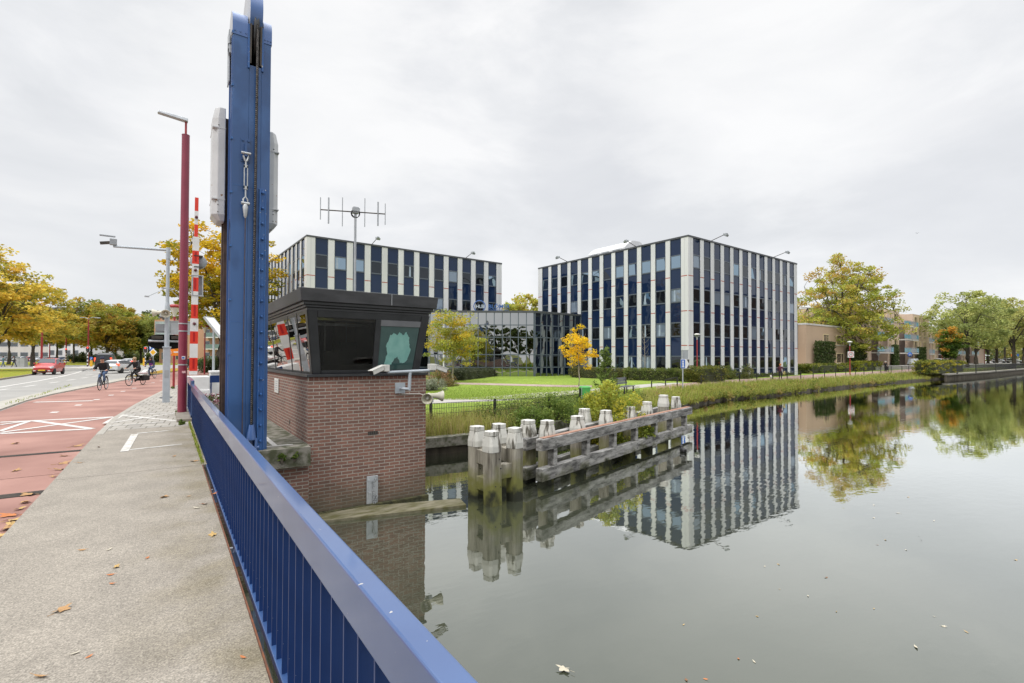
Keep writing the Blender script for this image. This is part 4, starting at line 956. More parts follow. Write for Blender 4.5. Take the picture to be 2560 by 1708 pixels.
def timber_post(t, x, y, top, w=.34, rot=.25, lean=(0, 0)):
    """a chamfered square pile with a tapered white head and a metal-edged disc on top; one continuous leg down into the water"""
    h = w / 2 * rngT.uniform(.95, 1.05); c = h * .30; top += rngT.uniform(-.03, .03)
    sq = [(h, -h + c), (h, h - c), (h - c, h), (-h + c, h), (-h, h - c), (-h, -h + c), (-h + c, -h), (h - c, -h)]
    R = Matrix.Translation((x, y, 0)) @ Matrix.Rotation(rot, 4, 'Z')
    lx, ly = lean
    def ringz(s, z): return [(px_ * s + lx * (z + 1.5), py_ * s + ly * (z + 1.5), z) for px_, py_ in sq]
    m = MB(); lv = [ringz(1.02, -3), ringz(1.0, -1.0), ringz(1.0, top - .46)]
    vs = [p for r_ in lv for p in r_]; m.add(vs, [(k*8+i, k*8+(i+1) % 8, k*8+8+(i+1) % 8, k*8+8+i) for k in range(2) for i in range(8)], 0, R)
    o = m.build('post', M['post_wood'], t)
    m = MB(); lv = [ringz(1.04, top - .46), ringz(1.05, top - .33), ringz(.85, top - .118), ringz(.78, top - .112), ringz(.78, top - .10), ringz(.84, top - .096), ringz(.84, top - .008), ringz(.78, top)]
    vs = [p for r_ in lv for p in r_]; m.add(vs, [(k*8+i, k*8+(i+1) % 8, k*8+8+(i+1) % 8, k*8+8+i) for k in range(7) for i in range(8)], 0, R)
    m.add([p for p in lv[-1]], [tuple(range(8))], 1, R)
    m.build('cap', [M['cap_white'], M['cap_top']], o)
    m = MB()
    for k in range(5):
        z = rngT.uniform(-1.1, top - .6); sx = rngT.choice((-.06, .05, .09)); m.cyl((sx, -h - .004, z), (sx, -h + .02, z), .014, n=7, mi=0, M=R)
    m.build('bolt_hole', M['black'], o)
def beam(t, p, q, z0, z1, w, mat, name='beam', bev=.012):
    p, q = Vector((p[0], p[1])), Vector((q[0], q[1])); d = q - p; a = math.atan2(d.y, d.x)
    m = MB(); n = max(1, int(d.length / 1.2)); L_ = d.length
    m.box((0, -w/2, z0), (L_, w/2, z1))
    o = m.build(name, mat, t, bevel=bev); o.location = (p.x, p.y, 0); o.rotation_euler.z = a
    return o
dl = thing('mooring_dolphin', 'cluster of four white capped timber mooring posts standing in the water', 'mooring posts', (0, 0, 0))
for x, y, top, r_ in ((6.02, 10.02, .17, .2), (6.0, 9.30, .17, .12), (6.62, 9.33, .17, .22), (6.63, 10.03, .16, .1)): timber_post(dl, x, y, top, .33, r_, (rngT.uniform(-.02, .02), rngT.uniform(-.02, .02)))
beam(dl, (6.0, 9.4), (6.0, 9.95), -.66, -.34, .2, M['post_wood']); beam(dl, (6.0, 9.4), (6.0, 9.95), -1.26, -.95, .2, M['post_wood'])
beam(dl, (6.08, 9.33), (6.55, 9.33), -.95, -.62, .2, M['post_wood']); beam(dl, (6.08, 10.02), (6.55, 10.02), -.66, -.34, .2, M['post_wood'])
beam(dl, (6.62, 9.4), (6.62, 9.95), -.66, -.34, .2, M['post_wood'])

fd = thing('timber_fender', 'long weathered timber guide fender with white capped posts in the canal', 'fender', (0, 0, 0))
A0, A1 = Vector((7.58, 9.64)), Vector((17.8, 12.52)); dA = (A1 - A0).normalized(); nA = Vector((-dA.y, dA.x))
beam(fd, A0, A1, -.53, -.24, .21, M['beam_wood']); beam(fd, A0, A1, -1.29, -.97, .21, M['beam_wood'])
o = beam(fd, A0 + dA*.15 + nA*.02, A1 - dA*.1 + nA*.02, -.238, -.222, .15, pm('rusty_strip', (.30, .15, .10), (.36, .21, .15), 3, .8, stretch=(.3, 1, 1)), 'cover_strip', 0)
for u0, u1 in ((1375, 1388), (1458, 1471), (1527, 1537), (1581, 1591), (1631, 1640), (1669, 1681), (1704, 1717)):
    d = ray((u0 + u1) / 2, 1100); s = 0
    # where the line of sight crosses the fender line, seen from above
    den = d.x * dA.y - d.y * dA.x; tt = (A0.x * dA.y - A0.y * dA.x) / den; p = Vector((d.x * tt, d.y * tt))
    beam(fd, p - dA * .08, p + dA * .08, -.968, -.532, .19, M['beam_wood'], 'upright', .006)
    m = MB()
    for z in (-.35, -.45, -1.05, -1.2): m.cyl((p.x - nA.x*.112, p.y - nA.y*.112, z), (p.x - nA.x*.09, p.y - nA.y*.09, z), .016, n=6)
    m.build('bolt', M['black'], fd)
for x, y, top in ((8.14, 10.08, .12), (9.8, 10.62, .12), (11.44, 11.13, .12), (13.1, 11.65, .12), (14.7, 12.2, .12), (16.25, 12.68, .30), (17.75, 13.15, .12), (7.95, 10.62, .13), (11.25, 11.9, .13)):
    timber_post(fd, x, y, top, .36, .29, (rngT.uniform(-.03, .03), rngT.uniform(-.02, .02)))
B0, B1 = Vector((7.95, 10.38)), Vector((17.4, 13.35))
beam(fd, B0 + nA*.02 - dA*.4, B1 + nA*.35, -.62, -.32, .22, M['beam_wood']); beam(fd, B0 + nA*.02 - dA*.4, B1 + nA*.35, -1.38, -1.06, .22, M['beam_wood'])
# ================================================================== BUILDINGS
M['panel_white'] = pm('panel_white', (.70, .705, .715), (.60, .61, .62), .8, .5, stretch=(1, 1, .12), bump=.05, detail=8)
M['band_red'] = pm('band_red', (.42, .10, .07), (.36, .09, .06), 2, .6)
M['mullion'] = pm('mullion', (.085, .105, .135), (.105, .125, .155), 2, .4)
M['spandrel'] = glass_mat('spandrel', (.008, .020, .060), (.8, .9, 1), 1.5, .02, .010, .8)
M['vision'] = glass_mat('vision', (.010, .013, .020), (.62, .83, 1), 5.0, .012, .014, .7)
M['vision_blind'] = glass_mat('vision_blind', (.16, .20, .26), (.75, .88, 1), 2.2, .012, .014, .7)
M['vision_dark'] = glass_mat('vision_dark', (.006, .007, .009), (.8, .9, 1), 1.65, .012, .014, .7)
M['coping'] = pm('coping', (.06, .065, .075), (.08, .085, .095), 3, .5)
M['roof_grey'] = pm('roof_grey', (.30, .30, .29), (.36, .36, .35), 1, .9)
M['curtain'] = pm('curtain', (.36, .43, .52), (.28, .35, .45), 3, .4)
AZX = rad(87.9)
DX = Vector((math.sin(AZX), math.cos(AZX), 0)); DY = Vector((-DX.y, DX.x, 0))
ZV = [(.61, 1.95), (3.87, 5.25), (7.24, 8.57), (10.57, 11.88)]
ZB = [2.94, 6.29, 9.70]
ZTOP = 13.48
def office(name, label, corner, W, D, seed, corner_label=None):
    t = thing(name, label, 'office building', (corner.x, corner.y, 0), math.pi / 2 - AZX)
    rng = random.Random(seed)
    # local frame: x along the canal, y away from it
    core = MB(); core.box((.12, .12, -.5), (W - .12, D - .12, ZTOP - .05)); core.build('core', M['spandrel'], t)
    rf = MB(); rf.box((-.03, -.03, ZTOP), (W + .03, D + .03, ZTOP + .17)); rf.build('roof_edge', M['coping'], t)
    piers, span, frames = MB(), MB(), MB()
    col_mesh = None
    wmesh = {}
    hidden_w = MB()
    for fi, (ox, oy, ang, Ln) in enumerate(((0, 0, 0, W), (0, D, -90, D), (W, 0, 90, D), (W, D, 180, W))):
        F = Matrix.Translation((ox, oy, 0)) @ Matrix.Rotation(rad(ang), 4, 'Z')      # face frame: x along, -y outward
        cp, nw, ww = .80, 12, 1.25
        pw = (Ln - 2 * cp - nw * ww) / (nw - 1)
        xs = [cp + k * (ww + pw) for k in range(nw)]
        edges = [(0, cp)] + [(x + ww, x + ww + pw) for x in xs[:-1]] + [(Ln - cp, Ln)]
        for i, (a, b_) in enumerate(edges):
            a2 = a + (.13 if (i == 0 and fi in (1, 3)) or (i == 0 and fi == 2) else 0); b2 = b_ - (.13 if (i == len(edges)-1) and fi in (1, 2, 3) else 0)
            if fi == 1: a2 = a; b2 = b_ - .131 if i == len(edges)-1 else b_
            if fi == 0: a2, b2 = a, b_
            piers.box((a2, 0, -.5), (b2, .13, ZTOP), 0, F)
            for z in ZB: piers.box((a2 + .002, -.004, z), (b2 - .002, .0, z + .085), 1, F)
            if cp > .5 and i in (0, len(edges) - 1) and fi < 2: piers.box(((a+b_)/2 - .008, -.003, -.4), ((a+b_)/2 + .008, 0, ZTOP - .1), 2, F)
        zz = [-.45] + [z for p_ in ZV for z in p_] + [ZTOP - .02]
        for x in xs:
            if fi >= 2: span.box((x + .04, .075, zz[0]), (x + ww - .04, .10, zz[-1]), 0, F)
            else:
                if col_mesh is None:
                    q = MB(); q.box((0, 0, zz[0]), (ww - .08, .025, zz[-1])); sp = q.build('spandrel_column', M['spandrel'], t); col_mesh = sp.data
                else: sp = bpy.data.objects.new('spandrel_column', col_mesh); COL.objects.link(sp); sp.parent = t
                Mx = F @ Matrix.Translation((x + .04, .077, 0)); sp.location = Mx.to_translation(); sp.rotation_euler = (0, 0, Mx.to_euler().z + rad(rng.uniform(-.12, .12)))
            for a in (x, x + ww - .055): frames.box((a, .02, -.45), (a + .055, .11, ZTOP - .01), 0, F)
            for z in [z for p_ in ZV for z in p_]: frames.box((x + .056, .03, z - .035), (x + ww - .056, .108, z + .035), 0, F)
            for k, (z0, z1) in enumerate(ZV):
                if fi >= 2:
                    hidden_w.box((x + .06, .06, z0 + .04), (x + ww - .06, .09, z1 - .04), 0, F); continue
                key = k
                if key not in wmesh:
                    q = MB(); hh = z1 - z0 - .072
                    for a in (0, ww - .112 - .045): q.box((a, 0, 0), (a + .045, .05, hh))
                    q.box((.046, 0, 0), (ww - .112 - .046, .05, .045)); q.box((.046, 0, hh - .045), (ww - .112 - .046, .05, hh))
                    w_ = q.build('window', M['mullion'], t)
                    q = MB(); q.box((.046, .028, .046), (ww - .112 - .046, .04, hh - .046)); p_ = q.build('pane', M['vision'], w_)
                    wmesh[key] = (w_.data, p_.data); wobj = w_
                else:
                    wobj = bpy.data.objects.new('window', wmesh[key][0]); COL.objects.link(wobj); wobj.parent = t
                    p_ = bpy.data.objects.new('pane', wmesh[key][1]); COL.objects.link(p_); p_.parent = wobj
                Mx = F @ Matrix.Translation((x + .056, .035, z0 + .036))
                # each pane is set a fraction of a degree out of true, as float glass in old frames is
                wobj.location = Mx.to_translation(); wobj.rotation_euler = (0, 0, Mx.to_euler().z)
                p_.rotation_euler = (rad(rng.uniform(-.7, .7)), 0, rad(rng.uniform(-.9, .9)))
                rv = rng.random()
                bright = (.62 if k == 3 else (.35 if k == 2 else .12)) if fi == 1 else (.2 if k == 3 else .12)
                if rv > bright: sl_ = p_.material_slots[0]; sl_.link = 'OBJECT'; sl_.material = M['vision_blind'] if rv > .9 else M['vision_dark']
                if fi == 1 and seed == 2 and k < 3 and rng.random() < .42 or (fi == 0 and rng.random() < .07):
                    q = MB(); c0 = rng.choice((.10, .3, .6)); q.hexa([(c0, .018, .06), (c0 + .24, .018, .06), (c0 + .24, .026, .06), (c0, .026, .06)], [(c0 + .04, .018, z1 - z0 - .14), (c0 + .2, .018, z1 - z0 - .14), (c0 + .2, .026, z1 - z0 - .14), (c0 + .04, .026, z1 - z0 - .14)])
                    q.build('curtain', M['curtain'], wobj)
    piers.build('wall_panels', [M['panel_white'], M['band_red'], M['grey_back']], t)
    o = span.build('rear_spandrels', M['spandrel'], t); o['kind'] = 'stuff'; frames.build('window_framing', M['mullion'], t)
    o = hidden_w.build('rear_windows', M['vision'], t); o['kind'] = 'stuff'
    return t
CR_ = atD(1721.5, 895, 47.2); CL_ = atD(764, 892, 47.6)
office('office_building', 'blue and white striped office block nearest the canal with a corner towards the water', CR_, 23.4, 22.4, 2)
office('office_building', 'blue and white striped office block behind the brick bridge house', CL_, 23.4, 22.4, 7)
# roof plant
ru = thing('roof_unit', 'pale rounded ventilation housing on the roof of the right office block', 'ventilation unit', CR_ + DX * 3.6 + DY * 12.2, math.pi/2 - AZX)
ru.location.z = ZTOP + .17; ru.scale = (1.1, 1.1, 1.3)
m = MB(); n = 10; pr = [(-1.6, 0), (-1.6, .55)] + [(-1.6 + 1.6 * k / n, .55 + .75 * math.sin(math.pi/2 * k / n)) for k in range(1, n + 1)] + [(.9, 1.3), (1.35, 1.1), (1.6, .6), (1.6, 0)]
k0 = len(pr); m.add([(a, -2.6, z) for a, z in pr] + [(a, 2.6, z) for a, z in pr], [(i, (i+1) % k0, k0 + (i+1) % k0, k0 + i) for i in range(k0)] + [tuple(range(k0))[::-1], tuple(range(k0, 2*k0))]); m.build('casing', M['panel_white'], ru)
m = MB()
for k in range(3): m.box((-1.62, -2.0 + k*1.6, .1), (-1.601, -1.0 + k*1.6, .5))
m.build('louvre', M['grey_back'], ru)
# roof-edge floodlights on arms
def floodlight(base, out, label):
    t = thing('floodlight', label, 'floodlight', base, math.atan2(out.y, out.x), 'floodlights on the office roofs')
    m = MB(); m.cyl((-.3, 0, 0), (1.35, 0, .42), .035, n=7); m.build('arm', M['dark_steel'], t)
    R = Matrix.Translation((1.45, 0, .38)) @ Matrix.Rotation(rad(28), 4, 'Y')
    m = MB(); m.box((-.18, -.2, -.14), (.22, .2, .08), 0, R); m.box((-.05, -.12, .08), (.12, .12, .17), 0, R); m.build('lamp_head', M['grey_back'], t, bevel=.02)
    m = MB(); m.box((-.15, -.17, -.155), (.2, .17, -.141), 0, R); m.build('lamp_glass', M['galv'], t)
ZR = ZTOP + .16
for base, out, lb in ((CR_ + DY * 6.4, -DX, 'roof floodlight on the canal office side facing the garden, nearer the corner'),
                      (CR_ + DY * 17.0, -DX, 'roof floodlight on the canal office side facing the garden, farther from the corner'),
                      (CR_ + DX * 4.2, -DY, 'roof floodlight above the canal side of the right office, near the corner'),
                      (CR_ + DX * 17.5, -DY, 'roof floodlight above the canal side of the right office, near its far end'),
                      (CL_ + DX * 6.6, -DY, 'roof floodlight on the left office just right of the aerial mast'),
                      (CL_ + DX * 18.2, -DY, 'roof floodlight on the left office near its right end')):
    floodlight(Vector((base.x, base.y, ZR)), out, lb)
# ---- glass pavilion between them
PA = CR_ + DY * 14.54 - DX * 7.15; PA.z = 0
PB = CR_ + DY * 14.54 - DX * .02; PB.z = 0
LFT = Vector((-_R0.x, -_R0.y, 0))
def pavilion():
    t = thing('glass_pavilion', 'low mirror glass entrance building linking the two striped office blocks', 'entrance hall', (0, 0, 0))
    ZL = [-.4, .65, 2.07, 4.0, 5.36, 6.72]
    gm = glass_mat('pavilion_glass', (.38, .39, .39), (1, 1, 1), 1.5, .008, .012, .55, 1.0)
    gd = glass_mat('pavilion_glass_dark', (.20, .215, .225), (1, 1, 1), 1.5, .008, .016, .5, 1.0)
    rng = random.Random(4)
    L1 = 11.6; PC = PA + LFT * L1
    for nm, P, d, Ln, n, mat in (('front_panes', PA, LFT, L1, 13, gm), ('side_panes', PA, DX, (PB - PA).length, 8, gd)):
        q, f = MB(), MB(); nrm = Vector((d.y, -d.x, 0)); nrm = nrm if nrm.dot(-FW) > 0 else -nrm
        for k in range(n):
            a, b_ = Ln * k / n, Ln * (k + 1) / n
            for i in range(5):
                tl = rng.uniform(-.004, .004); tv = rng.uniform(-.004, .004)
                c = [P + d*a + Vector((0, 0, ZL[i])) + nrm*tl, P + d*b_ + Vector((0, 0, ZL[i])) - nrm*tl, P + d*b_ + Vector((0, 0, ZL[i+1])) - nrm*(tl+tv), P + d*a + Vector((0, 0, ZL[i+1])) + nrm*(tl+tv)]
                q.add(c, [(0, 1, 2, 3)])
        q.build(nm, mat, t)
        for k in range(n + 1):
            w = .11 if k == 0 else .045
            o = P + d * (Ln * k / n); f.hexa([o - d*w - nrm*.05 + Vector((0,0,-.4)), o + d*w - nrm*.05 + Vector((0,0,-.4)), o + d*w + nrm*.06 + Vector((0,0,-.4)), o - d*w + nrm*.06 + Vector((0,0,-.4))],
                                             [o - d*w - nrm*.05 + Vector((0,0,6.72)), o + d*w - nrm*.05 + Vector((0,0,6.72)), o + d*w + nrm*.06 + Vector((0,0,6.72)), o - d*w + nrm*.06 + Vector((0,0,6.72))])
        for z in ZL[1:5]:
            f.hexa([P + nrm*.005 + Vector((0,0,z-.05)), P + d*Ln + nrm*.005 + Vector((0,0,z-.05)), P + d*Ln + nrm*.057 + Vector((0,0,z-.05)), P + nrm*.057 + Vector((0,0,z-.05))],
                   [P + nrm*.005 + Vector((0,0,z+.05)), P + d*Ln + nrm*.005 + Vector((0,0,z+.05)), P + d*Ln + nrm*.057 + Vector((0,0,z+.05)), P + nrm*.057 + Vector((0,0,z+.05))])
        f.build('mullions', M['mullion'], t)
    bk = CR_ + DY * 21.5
    rf = MB(); pts = [PC + (PC - PA).normalized()*0 - FW*.1, PA - Vector((FW.x, FW.y, 0))*.15, PB - DY*.1, Vector((bk.x, bk.y, 0)), Vector((PC.x + 4, bk.y, 0))]
    rf.prism([(p.x, p.y) for p in pts], 6.722, 6.95); rf.build('roof', M['coping'], t)
pavilion()
# ---- sign on the pavilion roof
def sign():
    base = PA + LFT * 5.4
    t = thing('company_sign', 'blue letters and ring on the roof edge of the glass entrance building', 'sign', (base.x, base.y, 6.95), math.atan2(-LFT.y, -LFT.x))
    t.scale = (1.14, 1.14, 1.14)
    blue = pm('sign_letter_blue', (.035, .11, .36), (.04, .12, .40), 2, .4); pale = pm('sign_letter_pale', (.45, .52, .66), (.5, .56, .7), 2, .4)
    def text(body, size, x, z, mat, name):
        cu = bpy.data.curves.new(name, 'FONT'); cu.body = body; cu.size = size; cu.extrude = .03; cu.offset = .012 * size
        return text_mesh(cu, name, mat, t, (x, 0, z), (rad(90), 0, 0))
    text('BLÖMER', .56, .22, .22, blue, 'lettering'); text('accountants en adviseurs', .20, .22, .02, blue, 'small_lettering'); text('HLB', .44, -.98, .26, pale, 'lettering')
    m = MB(); m.tube([(-.62 + .55 * math.cos(a), 0, .42 + .55 * math.sin(a)) for a in [2*math.pi*k/40 for k in range(41)]], .045, 8); m.build('ring', blue, t)
    m = MB()
    for x in (-.5, .4, 1.3, 2.2): m.cyl((x, .06, -.01), (x, .06, .3), .02, n=6)
    m.build('stand', M['dark_steel'], t)
sign()

# ---- flats along the quay
AB = pm('apt_brick', (.66, .51, .39), (.58, .44, .335), .4, .85, bump=.1); AS = pm('apt_sand', (.52, .385, .27), (.47, .345, .24), .3, .85)
AC = pm('apt_frame', (.72, .60, .36), (.66, .55, .33), 1, .6); AT = pm('apt_teal', (.13, .33, .42), (.16, .38, .47), 1.2, .35); AG = pm('apt_grate', (.36, .38, .42), (.30, .33, .37), 2, .5)
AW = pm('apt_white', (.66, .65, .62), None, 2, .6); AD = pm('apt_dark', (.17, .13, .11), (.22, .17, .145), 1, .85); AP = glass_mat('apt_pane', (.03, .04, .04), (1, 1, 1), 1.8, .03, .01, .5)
def apt_window(t, x, z, w, h, y=0, side=True):
    q = MB(); q.box((x, y - .05, z), (x + .14, y + .05, z + h)); q.box((x + w - .14, y - .05, z), (x + w, y + .05, z + h)); q.box((x + .14, y - .05, z), (x + w - .14, y + .05, z + .14)); q.box((x + .14, y - .05, z + h - .14), (x + w - .14, y + .05, z + h)); q.box((x + w * .62, y - .045, z + .14), (x + w * .62 + .1, y + .04, z + h - .14))
    o = q.build('window', AC, t); q = MB(); q.box((x + .13, y + .0, z + .13), (x + w - .13, y + .03, z + h - .13)); q.build('pane', AP, o)
    q = MB(); q.box((x - .05, y - .11, z - .1), (x + w + .05, y + .02, z - .003)); q.build('sill', AW, o)
def balcony(t, x0, x1, z, dpt=1.7, split=.55):
    q = MB(); q.box((x0, -dpt, z - .22), (x1, 0.0, z)); o = q.build('balcony', AW, t)
    xm = x0 + (x1 - x0) * split
    q = MB(); q.box((x0 + .02, -dpt + .02, z + .12), (xm, -dpt + .07, z + .98)); q.build('teal_panel', AT, o)
    q = MB(); q.box((x1 - .13 * (x1 - x0), -dpt + .02, z + .12), (x1 - .02, -dpt + .07, z + .98)); q.build('teal_panel', AT, o)
    q = MB(); q.box((xm + .02, -dpt + .03, z + .1), (x1 - .15 * (x1 - x0) - .02, -dpt + .06, z + 1.0))
    q.box((x0, -dpt, z + 1.06), (x1, -dpt + .06, z + 1.12))
    for k in range(5): xx = x0 + (x1 - x0 - .06) * k / 4; q.box((xx, -dpt - .01, z - .3), (xx + .05, -dpt + .015, z + 1.06))
    q.build('railing', AG, o)
def apartment(name, label, x0, x1, y0, ztop, bays, wins, wallm, depth=12, zg=.3):
    t = thing(name, label, 'apartment building', (x0, y0, 0), rad(2.0))
    W = x1 - x0; q = MB()
    segs = sorted([(a - x0, b_ - x0) for a, b_ in bays]); c = 0; DB = 2.4
    for a, b_ in segs:
        if a > c: q.box((c, 0, zg - 1), (a, DB, ztop))
        c = b_
    if c < W: q.box((c, 0, zg - 1), (W, DB, ztop))
    q.box((0, DB + .002, zg - 1), (W, depth, ztop - .02)); q.build('wall', wallm, t)
    q = MB(); q.box((-.05, -.05 if not segs else DB, ztop + .002), (W + .05, depth, ztop + .28)); q.build('roof_edge', AW, t)
    for i, (a, b_) in enumerate(segs):
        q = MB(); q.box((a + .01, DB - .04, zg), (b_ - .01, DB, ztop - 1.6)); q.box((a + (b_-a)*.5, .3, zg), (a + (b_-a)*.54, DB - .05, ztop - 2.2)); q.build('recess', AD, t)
        for z in (2.95, 5.8, 8.62): balcony(t, a - .1, b_ + .1, z, 1.0, .42)
        for z in (.5, 3.05, 5.9): apt_window(t, a + .3, z, (b_ - a) * .35, 2.1, DB - .1)
    for x, w, zs in wins:
        for z in zs: apt_window(t, x - x0, z, w, 1.75)
    return t
ZS = (1.0, 3.85, 6.7, 9.3)
apartment('apartment_building', 'brown brick flats with teal balconies behind the big plane tree', 104.5, 147, 37, 11.6, [(109, 118), (125.2, 134.6)],
          [(105.5, 1.9, ZS), (119.2, 1.5, ZS), (122.0, 2.4, ZS), (135.6, 2.2, ZS), (139, 1.4, ZS), (142.5, 2.0, ZS)], AB)
apartment('apartment_building', 'farther brown brick flats with teal balconies behind the row of quay trees', 149, 222, 41, 9.2, [(150, 158), (166, 174), (182, 190), (198, 207)], [(160, 2, ZS[:3]), (163, 1.5, ZS[:3]), (176, 2, ZS[:3]), (179, 1.5, ZS[:3]), (192, 2, ZS[:3]), (195, 1.5, ZS[:3]), (209, 2, ZS[:3])], pm('apt_pink', (.62, .47, .39), (.55, .41, .335), .4, .85))
apartment('apartment_building', 'low sand coloured end block of flats with ivy partly hidden by the plane tree', 81.5, 104.3, 36.5, 7.0, [], [(88, 2.2, (4.0,)), (93.3, 3.2, (.9, 4.0)), (99.5, 2.4, (4.0,))], AS)
bh = thing('row_house', 'house with brown tiled wall glimpsed between the right office and the sand coloured flats', 'house', (76.5, 37.5, 0), rad(2))
m = MB(); m.box((0, 0, -.5), (4.9, 8, 3.2)); m.build('wall', AS, bh)
m = MB(); m.box((-.05, -.06, 3.2), (4.9, 8, 7.2)); m.build('tiled_wall', brick_mat('brown_tile', ((.12, .085, .07), (.15, .11, .09)), (.05, .04, .035), w=.35, h=.28, ms=.03), bh)
m = MB(); m.box((1.2, -.05, .9), (3.6, .0, 2.4)); m.build('window', AC, bh); m = MB(); m.box((1.35, -.06, 1.0), (3.45, -.051, 2.3)); m.build('pane', AP, bh)
# white utility roof block among the flats
m = MB(); m.box((126, 47, 11.4), (134, 55, 13.6)); o = tag(m.build('roof_house', AC), 'cream rooftop stairhouse above the brown brick flats', 'roof house')

# ---- white office flats far down the street (left)
def slab(name, label, x, y, rz, W, D, H, wall, rows, pane, cat='building', win=(1.6, 1.5, 2.4), z0=1.0, fh=3.2, extra=None):
    t = thing(name, label, cat, (x, y, 0), rz)
    q = MB(); q.box((0, 0, -.5), (W, D, H)); q.build('wall', wall, t)
    q = MB(); q.box((-.2, -.2, H + .002), (W + .2, D + .2, H + .4)); q.build('roof_edge', M['coping'], t)
    ww, wh, gap = win; n = int((W - 1) / gap)
    q0 = MB(); q0.box((0, -.06, 0), (.1, .06, wh)); q0.box((ww - .1, -.06, 0), (ww, .06, wh)); q0.box((.1, -.06, 0), (ww - .1, .06, .1)); q0.box((.1, -.06, wh - .1), (ww - .1, .06, wh))
    q1 = MB(); q1.box((.08, -.03, .08), (ww - .08, .0, wh - .08))
    w_ = q0.build('window', M['grey_back'], t); p_ = q1.build('pane', pane, w_); first = True; cnt = 0
    for r_ in range(rows):
        for k in range(n):
            loc = (.6 + k * gap, 0, z0 + r_ * fh)
            if first: w_.location = loc; first = False; continue
            cnt += 1
            if cnt > 95: break
            c = w_.copy(); COL.objects.link(c); c.parent = t; c.location = loc
            d = p_.copy(); COL.objects.link(d); d.parent = c
    return t
FW_ = pm('flat_white', (.56, .53, .48), (.50, .47, .43), .3, .8); FB = pm('flat_brick', (.50, .29, .19), (.45, .26, .17), .3, .85)
FP = glass_mat('flat_pane', (.03, .04, .05), (1, 1, 1), 1.9, .02, .01, .4)
q = at(-60, 905, 0)
def street_at(u, depth): p = CAMV + ray(u, 890) * depth; return (p.x, p.y)
x, y = street_at(-160, 190)
ang = math.atan2(-_R0.y * -1, _R0.x) if False else math.atan2(_R0.y, _R0.x)
slab('office_slab', 'long low white office block behind the parked cars down the street', x, y, ang, 62, 14, 8.6, FW_, 2, FP, win=(3.0, 1.7, 4.0), z0=1.4, fh=3.9)
x, y = street_at(120, 184)
slab('office_tower', 'white stepped office tower rising above the street trees', x, y, ang, 15, 12, 19.5, pm('tower_white', (.62, .61, .60), (.56, .55, .54), .3, .7), 5, FP, win=(1.8, 1.9, 3.0), z0=2.0, fh=3.4)
bpy.context.view_layer.update()
# brick flats behind the barrier
x, y = street_at(398, 118)
bt = slab('brick_flats', 'peach brick block of flats behind the road barrier and yellow tree', x, y, ang - rad(4), 34, 14, 11.0, FB, 4, FP, 'apartment building', (1.3, 1.7, 3.6), 1.0, 2.75)
for i in range(4):
    m = MB(); m.box((12.2, -1.4, .6 + 2.75 * i), (17.5, 0, .85 + 2.75 * i)); o = m.build('balcony', AW, bt); m = MB(); m.box((12.2, -1.4, .85 + 2.75*i), (17.5, -1.34, 1.85 + 2.75*i)); m.build('glass_front', pm('bal_glass', (.16, .24, .22), None, 2, .15), o)
m = MB(); m.box((0, -1.6, 5.6), (5.4, -.01, 10.4)); b_ = m.build('corner_bay', FB, bt)
for z in (6.0, 8.5): m = MB(); m.box((.2, -1.66, z), (4.6, -1.61, z + 1.5)); m.build('bay_window', pm('bay_glass', (.42, .50, .52), None, 1, .1), b_)
# flats on the other bank, beyond the right edge of the picture: they show in the panes of the right office
x, y = 215, -38
slab('far_bank_flats', 'brown brick flats across the canal mirrored in the windows of the right office', x, y, rad(180), 120, 14, 27, pm('opp_brick', (.15, .085, .07), (.12, .07, .06), .3, .85), 8, FP, 'apartment building', (3.2, 1.6, 9.0), 1.0, 3.2)
bpy.context.view_layer.update()
# ================================================================== PLANTS
def leaf_mesh(name, pos, size, cols, rng, parent=None, mat=None, flat=0.0, aspect=.55):
    """pos (n,3), size (n,), cols (n,3): one small folded leaf (two triangles' worth of quad) per point, as one crown"""
    n = len(pos)
    a = rng.normal(size=(n, 3)); a[:, 2] *= (1 - flat); a /= np.linalg.norm(a, axis=1)[:, None] + 1e-9
    b = rng.normal(size=(n, 3)); b -= (b * a).sum(1)[:, None] * a; b /= np.linalg.norm(b, axis=1)[:, None] + 1e-9
    L = a * size[:, None]; W = b * (size * aspect)[:, None]
    v = np.empty((n, 4, 3)); v[:, 0] = pos - L; v[:, 1] = pos - L * .1 + W; v[:, 2] = pos + L; v[:, 3] = pos - L * .1 - W
    me = bpy.data.meshes.new(name)
    me.vertices.add(n * 4); me.vertices.foreach_set('co', v.reshape(-1))
    me.loops.add(n * 4); me.loops.foreach_set('vertex_index', np.arange(n * 4, dtype=np.int32))
    me.polygons.add(n); me.polygons.foreach_set('loop_start', np.arange(0, n * 4, 4, dtype=np.int32)); me.polygons.foreach_set('loop_total', np.full(n, 4, dtype=np.int32))
    c = me.attributes.new('leaf', 'FLOAT_COLOR', 'POINT')
    cc = np.ones((n, 4, 4), dtype=np.float32); cc[:, :, :3] = np.clip(cols, .004, 1)[:, None, :]
    c.data.foreach_set('color', cc.reshape(-1))
    me.materials.append(mat or M['leaves']); me.update(); me.validate()
    o = bpy.data.objects.new(name, me); COL.objects.link(o)
    if parent: o.parent = parent
    return o
def pick(pal, n, rng, t=None, jit=.18):
    pal = np.array(pal); k = len(pal) - 1
    t = rng.random(n) if t is None else np.clip(t, 0, .9999)
    i = np.floor(t * k).astype(int) if k else np.zeros(n, int); f = (t * k - i)[:, None] if k else 0
    c = pal[i] * (1 - f) + pal[np.minimum(i + 1, k)] * f
    return c * (1 + rng.normal(size=(n, 1)) * jit)
PLANE = [(.26, .32, .055), (.41, .45, .075), (.54, .49, .09), (.50, .31, .09)]
AUTUMN = [(.24, .27, .05), (.50, .44, .07), (.72, .53, .08), (.68, .44, .07)]
